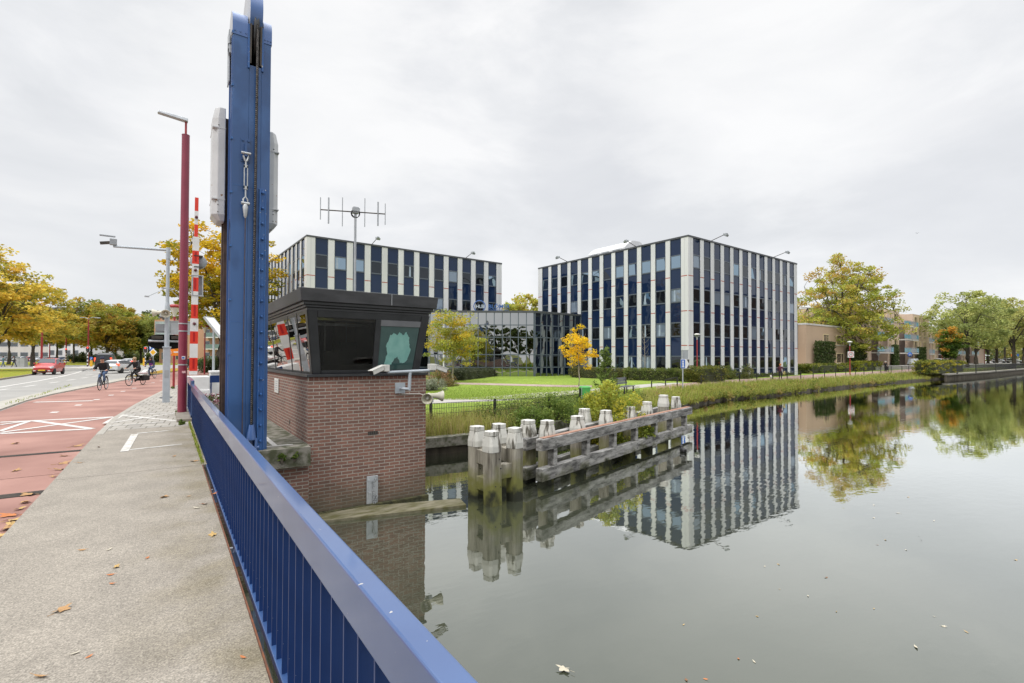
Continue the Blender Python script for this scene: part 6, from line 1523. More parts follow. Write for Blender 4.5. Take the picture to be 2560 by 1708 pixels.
m = MB(); m.cyl((0, .08, -3.2), (0, .08, .4), .04); m.build('post', M['galv'], t)
# ---- raised road barrier
YBR = 21.8; q0 = atY(485, 940, YBR); DB = (q0 - CAMV).dot(FW)
t = thing('road_barrier', 'raised red and white striped road barrier with a white machine housing', 'barrier', (q0.x, YBR, 0))
a0 = atY(465, 939, YBR); a1 = atY(524, 939, YBR)
m = MB(); m.box((a0.x - q0.x, -.2, -.1), (a1.x - q0.x, .9, q0.z - .02)); m.box((a0.x - q0.x - .0, -.24, .0), (a1.x - q0.x + .02, .94, .55)); m.build('housing', M['white_paint'], t, bevel=.025)
m = MB(); m.box((a1.x - q0.x + .03, .1, .3), (a1.x - q0.x + .38, .8, 1.16)); m.box((a1.x - q0.x + .0, .05, 1.16), (a1.x - q0.x + .42, .85, 1.24)); m.build('side_housing', M['white_paint'], t, bevel=.02)
vb = [(937, 928, 'w'), (928, 895, 'r'), (895, 860, 'w'), (860, 829, 'r'), (829, 797, 'w'), (797, 762, 'r'), (762, 737, 'w'), (737, 729, 'w'), (729, 694, 'r'), (694, 660, 'w'), (660, 627, 'r'), (627, 592, 'w'), (592, 561, 'r'), (561, 527, 'w'), (527, 493, 'r')]
def wid(v): return .125 if v > 800 else (.105 if v > 592 else .058)
red, wht, cen_ = MB(), MB(), MB()
bm_ = MB()
for va, vb_, c in vb:
    za, zb_ = ring_at(DB, va), ring_at(DB, vb_); w = wid((va + vb_) / 2)
    pa, pb = atY(483 + (937 - va) * .0203, va, YBR).x - q0.x, atY(483 + (937 - vb_) * .0203, vb_, YBR).x - q0.x
    bm_.hexa([(pa - w, -.06, za), (pa + w, -.06, za), (pa + w, .06, za), (pa - w, .06, za)], [(pb - w, -.06, zb_), (pb + w, -.06, zb_), (pb + w, .06, zb_), (pb - w, .06, zb_)], 1 if c == 'r' else 0)
    if c == 'r' and va > 640: pm_ = (pa + pb) / 2; bm_.box((pm_ - .03, -.066, za + .18 * (zb_ - za)), (pm_ + .03, -.061, zb_ - .04), 2)
boom = bm_.build('boom', [M['white_paint'], M['red_paint'], M['red_dark']], t)
for v in (810, 676, 543):
    x = atY(483 + (937 - v) * .0203, v, YBR).x - q0.x; m = MB(); m.ball((x, -.09, ring_at(DB, v)), .055, 0, 10); o = m.build('warning_lamp', pm('lamp_maroon', (.10, .012, .02), None, 3, .2) if 'lamp_maroon' not in bpy.data.materials else bpy.data.materials['lamp_maroon'], boom)
za, zb_ = ring_at(DB, 738), ring_at(DB, 690); x = .07
m = MB(); m.box((x - .19, .07, za), (x + .19, .09, zb_)); m.build('sign_back', M['galv'], boom, bevel=.01)
m = MB()
for k in (-.16, .16): m.box((x + k - .02, -.07, za), (x + k + .02, .07, zb_))
m.box((x - .2, -.075, za - .03), (x + .2, .09, za)); m.box((x - .2, -.075, zb_), (x + .2, .09, zb_ + .03)); m.build('sign_bracket', M['galv'], boom)
m = MB(); zc = ring_at(DB, 653); m.lathe([(.001, -.02), (.26, -.02), (.275, 0), (.26, .02), (.001, .02)], 28, 0, Matrix.Translation((x + .03, .12, zc)) @ Matrix.Rotation(rad(90), 4, 'X')); m.build('round_sign_back', M['grey_back'], boom)
m = MB()
for v in (640, 668): zc = ring_at(DB, v); m.box((x - .12, -.075, zc), (x + .16, .12, zc + .03))
m.build('clamp', M['dark_steel'], boom)
# ---- blue crosswise railing, flower trough, solar panel behind the barrier
t = thing('garden_railing', 'short blue railing panel with a slanting brace between the barrier and the tower', 'railing', (1.27, 21.0, 0), rad(0))
zt = 1.8 - (939 - 891) * 18.0 / F_PX
m = MB(); m.box((0, 0, zt - .26), (1.5, .06, zt)); m.build('handrail', M['slat_blue'], t); m = MB(); m.box((.02, .0, 0), (.06, .05, zt - .26)); m.box((.42, -.4, -.05), (.47, -.35, zt - .18)); m.build('post', M['slat_blue'], t)
m = MB(); m.hexa([(.40, -.42, zt - .22), (.48, -.42, zt - .22), (.48, -.36, zt - .22), (.40, -.36, zt - .22)], [(.42, -.42, zt - .1), (.5, -.42, zt - .1), (.5, -.36, zt - .1), (.42, -.36, zt - .1)]); m.cyl((.44, -.38, zt - .14), (1.1, .0, zt - .5), .045); m.build('brace', M['slat_blue'], t)
q = atY(545, 1000, 17.6)
t = thing('flower_trough', 'white trough full of pink and white flowers behind the railing', 'flower box', (q.x + .05, 17.6, 0))
m = MB(); m.box((-.5, -.18, -.05), (.7, .18, .36)); m.build('trough', M['white_paint'], t, bevel=.02)
rngf = np.random.default_rng(12); n = 900; pp = rngf.uniform((-.55, -.35, .2), (.75, .25, .62), (n, 3)); leaf_mesh('foliage', pp, .045 * rngf.uniform(.6, 1.3, n), pick([(.06, .10, .02), (.12, .17, .04)], n, rngf), rngf, t)
n = 340; pp = rngf.uniform((-.55, -.38, .22), (.75, .1, .70), (n, 3)); leaf_mesh('flowers', pp, .038 * rngf.uniform(.7, 1.3, n), pick([(.70, .62, .60), (.72, .50, .55), (.45, .05, .16), (.70, .66, .55)], n, rngf, None, .05), rngf, t, M['petal'], aspect=.9)
q = g0(533, 976)
t = thing('solar_panel', 'grey pole with a tilted solar panel seen from behind', 'solar panel', (q.x, q.y, -.05)); hs = 1.85 + (891 - 818) * 26 / F_PX
m = MB(); pole(m, hs, .062, .062); m.build('pole', M['grey_paint'], t)
R = Matrix.Translation((.12, .05, hs + .02)) @ Matrix.Rotation(rad(-38), 4, 'Z') @ Matrix.Rotation(rad(50), 4, 'Y')
m = MB(); m.box((-.70, -.38, 0), (.72, .38, .05), 0, R); m.box((-.72, -.40, -.05), (.74, -.36, .06), 1, R); m.box((-.72, .36, -.05), (.74, .40, .06), 1, R); m.box((-.72, -.355, -.05), (-.68, .355, .06), 1, R); m.box((.70, -.355, -.05), (.74, .355, .06), 1, R); m.box((-.3, -.05, -.06), (.2, .03, -.002), 2, R)
m.build('panel', [M['sign_white'], M['galv'], M['grey_back']], t)
p = g0(545, 931); shrub('laurel_bush', 'large dark bush beyond the barrier under the yellow tree', p.x, p.y, 0, 2.4, 2.0, 2.1, [(.03, .05, .015), (.06, .085, .025), (.12, .12, .04)], 5000, .10, 101)
p = g0(500, 915); shrub('laurel_bush', 'lighter green bush farther along the path beyond the barrier', p.x, p.y, 0, 3.5, 2.0, 1.7, [(.07, .12, .02), (.14, .20, .04)], 3000, .14, 102)

# ---- tall street lamps, signals, bollards far down the road
def street_lamp_far(label, u, depth, vtop, arms):
    q = CAMV + ray(u, 890) * depth; h = ring_at(depth, vtop); t = thing('tall_street_lamp', label, 'street lamp', (q.x, q.y, RZ), 0, 'tall red street lamps down the road')
    m = MB(); pole(m, h - 1.2, .14, .11); pole(m, h, .09, .05, h - 1.2); m.build('post', M['pole_red'], t)
    for s in arms:
        m = MB(); m.tube([(0, 0, h - .2), (s * .5 * _R0.x, s * .5 * _R0.y, h + .1), (s * 1.3 * _R0.x, s * 1.3 * _R0.y, h + .12)], .045, 6); a = m.build('arm', M['galv'], t)
        m = MB(); m.hexa([(s * 1.2 * _R0.x - .1, s * 1.2 * _R0.y - .1, h + .04)] * 1 + [(s * 2.2 * _R0.x - .1, s * 2.2 * _R0.y - .1, h + .0), (s * 2.2 * _R0.x + .1, s * 2.2 * _R0.y + .1, h + .0), (s * 1.2 * _R0.x + .1, s * 1.2 * _R0.y + .1, h + .04)],
                         [(s * 1.2 * _R0.x - .1, s * 1.2 * _R0.y - .1, h + .2), (s * 2.2 * _R0.x - .05, s * 2.2 * _R0.y - .05, h + .08), (s * 2.2 * _R0.x + .05, s * 2.2 * _R0.y + .05, h + .08), (s * 1.2 * _R0.x + .1, s * 1.2 * _R0.y + .1, h + .2)]); m.build('luminaire', M['galv'], a)
street_lamp_far('thick red street lamp just behind the red car', 104, 72, 789, (1,))
street_lamp_far('slim red street lamp right of the yellow tree, down the road', 165, 115, 815, (1,))
street_lamp_far('two armed red street lamp above the left traffic light', 220, 92, 796, (-1, 1))
street_lamp_far('thin red street lamp before the pale building', 124, 128, 825, (1,))
M['signal_red'] = pm('signal_red', (.9, .03, .02), None, 3, .4); B_ = M['signal_red'].node_tree.nodes['Principled BSDF']; B_.inputs['Emission Color'].default_value = (1, .06, .03, 1); B_.inputs['Emission Strength'].default_value = 2.2
def striped_post(m, h, r=.09, step=.30):
    z = 0; k = 0
    while z < h - .01: m.cyl((0, 0, z), (0, 0, min(z + step, h)), r, n=10, mi=k % 2); z += step; k += 1
def traffic_light(label, u, vbase, depth, vtop, hs=1.0):
    q = CAMV + ray(u, 890) * depth; h = ring_at(depth, vtop) - RZ; t = thing('traffic_light', label, 'traffic light', (q.x, q.y, RZ), math.atan2(_R0.y, _R0.x), 'traffic lights at the junction')
    m = MB(); striped_post(m, h - .9); m.build('post', [M['black'], M['white_paint']], t)
    m = MB(); oval(m, (0, h - .5), .36 * hs, .56 * hs, .02, .05, 0); m.build('border', M['white_paint'], t); m = MB(); oval(m, (0, h - .5), .31 * hs, .51 * hs, -.02, .018, 0); hd = m.build('head', M['black'], t)
    m = MB(); m.lathe([(.001, 0), (.13, 0), (.13, .03)], 14, 0, Matrix.Translation((0, -.025, h - .22)) @ Matrix.Rotation(rad(90), 4, 'X')); m.build('red_lens', M['signal_red'], hd)
    m = MB()
    for z in (-.5, -.78): m.lathe([(.001, 0), (.11, 0), (.11, .03)], 12, 0, Matrix.Translation((0, -.025, h + z)) @ Matrix.Rotation(rad(90), 4, 'X'))
    m.build('dark_lens', M['dark_steel'], hd)
traffic_light('left traffic light showing red on a black and white banded post', 219, 913, 84, 867)
traffic_light('right traffic light showing red near the yellow diamond sign', 363.5, 918, 84, 868)
traffic_light('distant traffic light seen from behind on a banded post', 165, 905, 112, 872, .7)
def bollard(label, u, vbase, vtop, sign=True):
    q = g0(u, vbase); D = (q - CAMV).dot(FW); h = ring_at(D, vtop) - RZ; t = thing('traffic_bollard', label, 'bollard', (q.x, q.y, RZ), math.atan2(_R0.y, _R0.x), 'yellow traffic bollards')
    m = MB(); m.box((-.17, -.1, 0), (.17, .1, h * (.62 if sign else 1))); m.build('base', M['yellow'], t, bevel=.03)
    if sign:
        m = MB(); m.lathe([(.001, -.02), (.30, -.02), (.30, .02), (.001, .02)], 22, 0, Matrix.Translation((0, 0, h * .62 + .31)) @ Matrix.Rotation(rad(90), 4, 'X')); s = m.build('sign_disc', M['sign_blue'], t)
        m = MB(); m.box((-.04, -.028, h * .62 + .2), (.04, -.022, h * .62 + .44)); m.add([(-.2, -.026, h*.62+.26), (.0, -.026, h*.62+.10), (.02, -.026, h*.62+.28)], [(0, 1, 2)]); m.build('arrow', M['sign_white'], s)
bollard('yellow bollard with a blue arrow disc beside the left traffic light', 228, 916.5, 893); bollard('yellow bollard with a blue arrow disc farther down the road', 176, 906, 891); bollard('plain yellow bollard behind the red car', 145, 904, 893, False); bollard('yellow bollard near the right traffic light', 360, 915, 896, False)
q = CAMV + ray(382.5, 881) * 80
t = thing('priority_sign', 'yellow and white diamond priority road sign by the junction', 'road sign', (q.x, q.y, q.z), math.atan2(_R0.y, _R0.x))
R45 = Matrix.Rotation(rad(45), 4, 'Y'); m = MB(); m.box((-.46, 0, -.46), (.46, .03, .46), 0, R45); m.build('plate', M['sign_white'], t); m = MB(); m.box((-.32, -.008, -.32), (.32, -.002, .32), 0, R45); m.build('field', M['yellow'], t); m = MB(); m.cyl((0, .06, -2.6), (0, .06, .4), .045); m.build('post', M['galv'], t)
q = CAMV + ray(379, 868) * 82
t = thing('blue_sign', 'blue rectangular road sign partly behind the black signal board', 'road sign', (q.x, q.y, q.z), math.atan2(_R0.y, _R0.x)); m = MB(); m.box((-.42, 0, -.5), (.42, .03, .5)); m.build('panel', M['sign_blue'], t); m = MB(); m.box((-.3, -.006, -.3), (-.1, -.002, .2)); m.build('symbol', M['sign_white'], t); m = MB(); m.cyl((0, .06, -3.2), (0, .06, .5), .04); m.build('post', M['galv'], t)
q = g0(52.5, 917); t = thing('cabinet', 'pale grey utility cabinet on the grass at the left', 'utility cabinet', (q.x, q.y, 0), math.atan2(_R0.y, _R0.x))
m = MB(); m.box((-.85, -.3, -.1), (.85, .3, 1.38)); m.box((-.88, -.33, 1.38), (.88, .33, 1.44)); m.build('body', pm('cabinet_grey', (.33, .34, .32), (.38, .39, .37), 2, .6), t, bevel=.01); m = MB(); m.box((-.01, -.306, .05), (.01, -.301, 1.35)); m.box((-.05, -.315, .7), (.0, -.301, .82)); m.build('door_seam', M['dark_steel'], t)
q = g0(498, 911); t = thing('green_board', 'small white board with a green edge on the path beyond the barrier', 'sign board', (q.x, q.y, 0), rad(10)); m = MB(); m.box((-.05, 0, .1), (.5, .04, 1.15)); m.build('board', M['sign_white'], t); m = MB(); m.box((.5, -.01, .1), (.62, .05, 1.15)); m.build('edge', M['green_bin'], t)
q = g0(487, 908); t = thing('cycle_sign', 'small round blue sign with a banded post beyond the barrier', 'road sign', (q.x, q.y, 0), math.atan2(_R0.y, _R0.x)); m = MB(); striped_post(m, 2.0, .08); m.build('post', [M['black'], M['white_paint']], t); m = MB(); m.lathe([(.001, -.02), (.34, -.02), (.34, .02), (.001, .02)], 20, 0, Matrix.Translation((.2, -.1, 2.3)) @ Matrix.Rotation(rad(90), 4, 'X')); m.build('disc', M['sign_blue'], t)

# ================================================================== STREET TREES (left)
def stree(name, label, u, depth, vtop, cr, cb, tr, pal, ncl, nlf, lsz, seed, **k):
    q = CAMV + ray(u, 890) * depth; h = ring_at(depth, vtop) - 0.0
    return tree(name, label, q.x, q.y, 0, h, cr, cb, tr, pal, ncl, nlf, lsz, seed, k.pop('group', 'autumn trees along the street'), **k)
stree('street_tree', 'big golden tree cut by the left edge of the picture', -8, 57, 632, 5.6, 2.9, .27, AUTUMN, 150, 13000, .21, 111, limbs=11, rc=.22, top=.42, flat=.6, squash=.7)
stree('street_tree', 'yellow green tree with a leaning dark trunk behind the red car', 83, 85, 718, 5.6, 3.6, .33, AUTUMN[:3], 110, 10000, .26, 112, limbs=9, rc=.24, top=.42, flat=.6, squash=.7)
stree('street_tree', 'golden tree behind the big golden tree at the far left', 22, 96, 700, 6.0, 4, .3, AUTUMN[1:], 90, 7000, .30, 113, rc=.24, flat=.6)
stree('street_tree', 'small green tree before the pale office, third from the left', 143, 125, 795, 4.6, 4, .24, MIXED, 80, 5500, .30, 114, rc=.25, flat=.6)
stree('street_tree', 'bright yellow tree before the pale office', 184, 122, 778, 5.0, 4.2, .24, AUTUMN[1:], 90, 6500, .30, 115, rc=.25, flat=.6)
stree('street_tree', 'tall brownish green tree above the left traffic light', 228, 118, 752, 6.2, 3.4, .3, MIXED, 110, 8500, .32, 116, rc=.23, flat=.6)
stree('street_tree', 'orange brown tree above the black van', 268, 112, 764, 6.0, 3.0, .32, MIXED[1:], 110, 8500, .32, 117, rc=.23, flat=.6)
stree('street_tree', 'orange tree right of the van tree', 312, 126, 778, 6.4, 2.6, .32, MIXED[1:], 110, 8500, .34, 118, rc=.23, flat=.6)
stree('street_tree', 'light green tree behind the cyclists', 352, 120, 786, 6.4, 2.2, .3, [(.19, .24, .05), (.29, .33, .08), (.38, .38, .09)], 110, 8500, .32, 119, rc=.24, flat=.6)
stree('street_tree', 'dark green tree crown behind the light green tree', 384, 150, 784, 6.6, 2.5, .3, [(.08, .11, .03), (.12, .15, .045)], 80, 6000, .38, 120, rc=.26)
stree('yellow_tree', 'large yellow autumn tree behind the plum lamp post and the tower', 550, 50, 540, 5.5, 4.1, .36, [(.24, .26, .03), (.50, .40, .03), (.70, .48, .025), (.72, .44, .025)], 210, 20000, .17, 121, limbs=13, rc=.19, top=.42, flat=.6, squash=.7, loc_t=.6, group=None)
for i, (u, d_, w) in enumerate(((215, 132, 9), (290, 135, 10), (370, 138, 11), (440, 140, 10))):
    q = CAMV + ray(u, 890) * d_; shrub('roadside_bushes', ['bushes behind the left traffic light', 'dark bushes under the orange trees', 'dark bushes behind the right traffic light', 'green bushes left of the brick flats'][i], q.x, q.y, 0, w * .9, 2.5, 3.2, [(.03, .05, .015), (.06, .085, .025), (.11, .12, .035)], 3600, .22, 130 + i, 'roadside bushes', rz=_R0.to_2d().angle_signed(Vector((1, 0))) * -1 if False else math.atan2(_R0.y, _R0.x))
# trees on the other bank, behind the viewer: mirrored in the glass entrance building
for x_, y_, h_, sd_ in ((-9, -23, 10.5, 151), (-2.5, -25, 12, 152), (-17, -26, 11, 153), (-26, -30, 12, 154)): tree('bank_tree', ['dark green tree mirrored left of centre in the glass entrance building', 'dark green tree mirrored in the middle of the glass entrance building', 'dark green tree mirrored at the left of the glass entrance building', 'dark green tree mirrored at the far left of the glass entrance building'][sd_ - 151], x_, y_, GZ, h_, 4.2, 2.4, .25, [(.05, .08, .02), (.10, .14, .03), (.17, .19, .05)], 60, 3600, .30, sd_, 'trees on the opposite bank')
# distant woods closing the horizon
def far_wood(name, label, u0, u1, depth, h, n, seed, pal, lsz=.8, zb=0):
    rng = np.random.default_rng(seed); nc = 130; us = rng.uniform(u0, u1, nc); C = []
    for u in us: q = CAMV + ray(u, 890) * (depth * rng.uniform(.95, 1.15)); C.append((q.x, q.y, zb + rng.uniform(.1, .85) * h))
    C = np.array(C); k = rng.integers(0, nc, n); off = rng.normal(size=(n, 3)) * np.array([3.2, 3.2, 2.0]) * .7; p = C[k] + off; p[:, 2] = np.maximum(p[:, 2], zb - .3)
    o = leaf_mesh(name, p, lsz * rng.uniform(.6, 1.3, n), pick(pal, n, rng, np.clip(rng.normal(.5, .3, nc), 0, 1)[k]), rng); return tag(o, label, None, None, 'stuff')
far_wood('distant_wood', 'distant green wood behind the street junction', -200, 470, 215, 10, 9000, 141, [(.11, .15, .04), (.19, .22, .06), (.34, .28, .06)])
far_wood('distant_wood', 'dark distant trees at the end of the canal', 2440, 2700, 245, 15, 7000, 142, [(.10, .13, .04), (.19, .21, .06), (.36, .29, .07)])
far_wood('distant_wood', 'distant trees beyond the offices and flats', 1240, 2480, 250, 8, 9000, 143, [(.05, .075, .02), (.11, .13, .035), (.20, .16, .04)])
# ================================================================== CARS
GLASS_CAR = glass_mat('car_glass', (.012, .015, .017), (.9, .95, 1), 1.7, .02, .0, 1)
CAR_LIGHT = pm('car_light', (.60, .62, .64), (.5, .52, .54), 20, .15); TAIL = pm('tail_red', (.45, .02, .015), (.38, .015, .012), 5, .2)
TAIL_ON = pm('tail_lit', (.9, .05, .02), None, 3, .3); _b = TAIL_ON.node_tree.nodes['Principled BSDF']; _b.inputs['Emission Color'].default_value = (1, .12, .05, 1); _b.inputs['Emission Strength'].default_value = 1.4
PLATE = pm('plate_yellow', (.80, .52, .03), None, 3, .5); TRIM = pm('car_trim', (.02, .02, .021), None, 3, .6); ALLOY = pm('alloy', (.42, .43, .45), (.3, .31, .33), 9, .35, .7)
def paint(name, c): return pm('car_' + name, c, tuple(k * .93 for k in c), 1.5, .28, coat=.6)
PR, PW, PK, PS, PB, PG = paint('red', (.46, .035, .04)), paint('white', (.62, .64, .66)), paint('black', (.018, .018, .02)), paint('silver', (.44, .45, .46)), paint('blue', (.03, .055, .13)), paint('grey', (.12, .125, .13))
SHAPES = {
 # stations along the length from the nose (x, half width, sill z, bumper/belt z, roof z, roof half width)
 'hatch': dict(L=3.75, W=.80, st=[(0, .60, .30, .62, .64, .55), (.12, .70, .22, .70, .72, .62), (.55, .79, .20, .80, .86, .66), (1.02, .80, .20, .88, .98, .66), (1.10, .80, .20, .90, 1.02, .64), (1.75, .80, .20, .93, 1.44, .55), (2.3, .80, .20, .95, 1.48, .56), (2.9, .80, .20, .97, 1.45, .55), (3.42, .79, .22, 1.0, 1.34, .52), (3.66, .75, .28, .98, 1.02, .58), (3.75, .68, .36, .80, .82, .58)]),
 'estate': dict(L=4.35, W=.90, st=[(0, .66, .30, .60, .62, .60), (.14, .78, .22, .70, .73, .68), (.7, .89, .20, .80, .86, .72), (1.25, .90, .20, .90, .98, .74), (1.35, .90, .20, .91, 1.02, .70), (2.05, .90, .20, .94, 1.42, .62), (2.7, .90, .20, .97, 1.46, .63), (3.4, .90, .20, 1.0, 1.43, .62), (3.95, .89, .22, 1.03, 1.32, .58), (4.25, .85, .28, 1.0, 1.04, .66), (4.35, .78, .36, .82, .84, .66)]),
 'van': dict(L=4.5, W=.92, st=[(0, .70, .32, .75, .78, .66), (.14, .82, .24, .90, .95, .74), (.7, .91, .22, 1.0, 1.12, .78), (.95, .92, .22, 1.05, 1.2, .78), (1.55, .92, .22, 1.08, 1.80, .72), (2.2, .92, .22, 1.1, 1.88, .74), (3.3, .92, .22, 1.1, 1.88, .74), (4.2, .92, .24, 1.1, 1.84, .74), (4.42, .90, .28, 1.1, 1.70, .74), (4.5, .84, .36, .9, .93, .78)]),
}
def make_car(kind, label, cat, mat, lit=False, name='parked_car'):
    S = SHAPES[kind]; L_ = S['L']; t = thing(name, label, cat)
    st = S['st']; n = len(st); body = MB(); glass = MB(); vs = []
    def sect(x, w, zs, zb, zr, wr):
        zm = zs + (zb - zs) * .55
        return [(w * .86, zs), (w * .985, zs + .06), (w, zm), (w * .97, zb), (wr + .03, zr - .035) if zr - zb > .2 else (wr + (w * .97 - wr) * .35, zb + (zr - zb) * .6), (wr * .8, zr), (0, zr + .015)]
    rings = []
    for (x, w, zs, zb, zr, wr) in st:
        half = sect(x, w, zs, zb, zr, wr); full = [(-y, z) for y, z in half] + [(y, z) for y, z in half[::-1][1:]]
        rings.append([(x - L_ / 2, y, z) for y, z in full])
    k = len(rings[0]); vs = [p for r_ in rings for p in r_]; fb = []; fg = []
    hs = len(sect(*st[0]))
    for i in range(n - 1):
        tall = st[i][4] - st[i][3] > .2 and st[i+1][4] - st[i+1][3] > .2
        for j in range(k):
            f = (i*k + j, i*k + (j+1) % k, (i+1)*k + (j+1) % k, (i+1)*k + j)
            band = j in (hs - 4, k - hs + 2) or False
            fb.append(f)
    body.add(vs, fb, 0, None, True); body.add(vs, [tuple(range(k))[::-1], tuple(range((n-1)*k, n*k))], 0)
    o = body.build('body', mat, t)
    sm = o.modifiers.new('sub', 'SUBSURF'); sm.levels = 1; sm.render_levels = 1
    # glazing: windscreen, rear window and side panes, a few mm proud of the shell
    def pt(i, f, j): a, b_ = Vector(rings[i][j]), Vector(rings[min(i+1, n-1)][j]); return a.lerp(b_, f)
    c = hs - 1
    iw = [i for i in range(n) if st[i][4] - st[i][3] > .2]
    i0, i1 = iw[0], iw[-1]
    def lift(p, q): return p + q
    g = MB()
    up = Vector((-.02, 0, .022)); jl, jr = hs - 3, k - hs + 2
    def edge(i, s, f): # roof edge (s = -1 / 1): f 0 at belt, 1 at roof
        x, w, zs, zb, zr, wr = st[i]; return Vector((x - L_/2, s * (w * .97 * (1 - f) + (wr + .02) * f), zb * (1 - f) + zr * f))
    a, b_ = i0 - 1, i0
    W_ = [Vector((st[a][0] - L_/2 + .03, s * (st[a][1] * .80), st[a][4] + .015)) for s in (-1, 1)] + [Vector((st[b_][0] - L_/2 - .04, s * (st[b_][5] * .93), st[b_][4] - .03)) for s in (1, -1)]
    nm = (W_[1] - W_[0]).cross(W_[3] - W_[0]).normalized(); nm = nm if nm.z > 0 else -nm
    g.hexa([p - nm * .01 for p in W_], [p + nm * .028 for p in W_]); g.build('windscreen', GLASS_CAR, t)
    g = MB(); a, b_ = i1, min(i1 + 1, n - 1)
    W_ = [Vector((st[a][0] - L_/2 + .03, s * st[a][5] * .92, st[a][4] - .04)) for s in (-1, 1)] + [Vector((st[b_][0] - L_/2 - .02, s * st[b_][5] * .98, max(st[b_][4], st[a][3]) + .04)) for s in (1, -1)]
    nm = (W_[1] - W_[0]).cross(W_[3] - W_[0]).normalized(); nm = nm if nm.x > 0 else -nm
    g.hexa([p - nm * .01 for p in W_], [p + nm * .03 for p in W_]); g.build('rear_window', GLASS_CAR, t)
    for s in (-1, 1):
        g = MB(); js = [i for i in range(i0, i1 + 1)]
        for i in js[:-1]:
            P = [edge(i, s, .12), edge(i+1, s, .12), edge(i+1, s, .84), edge(i, s, .84)]
            if i == js[0]: P[0] = edge(i, s, .1) + Vector((-.42, 0, -.02)); 
            g.hexa([p - Vector((0, s * .02, 0)) for p in P], [p + Vector((0, s * .012, .004)) for p in P])
        g.build('side_window', GLASS_CAR, t)
        g = MB(); xm = st[i0][0] - L_/2 - .35; g.box((xm, min(s * .86, s * 1.02) + (S['W'] - .8) * s, .93), (xm + .12, max(s * .86, s * 1.02) + (S['W'] - .8) * s, 1.06)); g.build('mirror', mat, t, bevel=.03)
    zf = st[1][3]
    for s in (-1, 1):
        g = MB(); y = s * (st[1][1] - .13); g.hexa([(-L_/2 - .01, y - .13, zf - .13), (-L_/2 + .30, y - .10 + .1*s, zf - .10), (-L_/2 + .30, y + .12 + .08*s, zf - .10), (-L_/2 + .05, y + .10, zf - .13)], [(-L_/2 + .03, y - .12, zf + .01), (-L_/2 + .42, y - .10 + .1*s, zf + .08), (-L_/2 + .42, y + .1 + .08*s, zf + .07), (-L_/2 + .1, y + .11, zf + .01)]); g.build('headlight', CAR_LIGHT, t, bevel=.01)
        g = MB(); zt = st[-2][3]; y = s * (st[-2][1] - .10); g.box((L_/2 - .22, y - .13, zt - .18), (L_/2 - .03, y + .13, zt + (.05 if kind != 'van' else .25))); g.build('tail_light', TAIL_ON if lit else TAIL, t, bevel=.02)
        g = MB(); g.box((-L_/2 - .005, s * .52 - .09, .33), (-L_/2 + .2, s * .52 + .09, .43)); g.build('fog_lamp', CAR_LIGHT, t, bevel=.02)
    g = MB(); g.box((-L_/2 - .008, -.40, .28), (-L_/2 + .1, .40, .46)); g.box((-L_/2 + .005, -.30, .60), (-L_/2 + .1, .30, .66)); g.build('grille', TRIM, t, bevel=.02)
    g = MB(); g.box((L_/2 - .1, -.55, .26), (L_/2 + .012, .55, .42)); g.build('rear_bumper', TRIM, t, bevel=.02)
    g = MB(); g.box((-L_/2 - .022, -.26, .36), (-L_/2 - .009, .26, .47)); o = g.build('number_plate', PLATE, t); g = MB(); zp = .56 if kind != 'van' else .66; g.box((L_/2 - .01, -.26, zp), (L_/2 + .012, .26, zp + .11)); g.build('number_plate', PLATE, t)
    for x in (-L_/2 + .68, L_/2 - .66):
        for s in (-1, 1):
            w = MB(); R = Matrix.Translation((x, s * (S['W'] - .09), .30)) @ Matrix.Rotation(rad(90), 4, 'X')
            w.lathe([(.17, -.10), (.28, -.10), (.30, -.07), (.30, .07), (.28, .10), (.17, .10)], 20, 0, R); wo_ = w.build('wheel', M['rubber'], t)
            w = MB(); w.lathe([(.02, -.085), (.19, -.095), (.19, .095), (.02, .085)], 14, 0, R); w.build('rim', ALLOY, wo_)
    return t
def place_car(t, u, v, depth=None, az=0.0, z=RZ):
    """nose towards compass azimuth az (degrees clockwise from +Y)"""
    if depth is None: p = at(u, v, z)
    else: q = CAMV + ray(u, 890) * depth; p = Vector((q.x, q.y, z))
    t.location = (p.x, p.y, z); t.rotation_euler.z = math.radians(-90 - az); return t
red = make_car('hatch', 'red hatchback with a yellow number plate driving towards the bridge', 'car', PR, name='moving_car'); place_car(red, 122, 936.5, az=188); red.scale = (.96, 1, 1.1)
wht = make_car('estate', 'white hatchback seen from behind with its brake light lit next to the cyclists', 'car', PW, True, name='moving_car'); place_car(wht, 301, 932.5, az=22)
van = make_car('van', 'black van seen from behind waiting at the junction', 'van', PK, True, name='van'); place_car(van, 267, 890, 69, 6); van.scale = (1, 1.02, 1.2)
slv = make_car('estate', 'silver car seen from behind beyond the white hatchback', 'car', PS, True, name='moving_car'); place_car(slv, 326, 890, 84, 12)
proto = [make_car('hatch', '*', 'car', PW), make_car('estate', '*', 'car', PK), make_car('estate', '*', 'car', PS)]
pk = [(8, 2, PG), (26, 1, PK), (50, 0, PW), (66, 0, PR), (73, 2, PW), (93, 1, PS), (112, 2, PS), (132, 1, PB), (149, 1, PB), (172, 0, PK), (196, 2, PG), (210, 0, PW), (229, 1, PB), (243, 2, PG)]
mats0 = [PW, PK, PS]
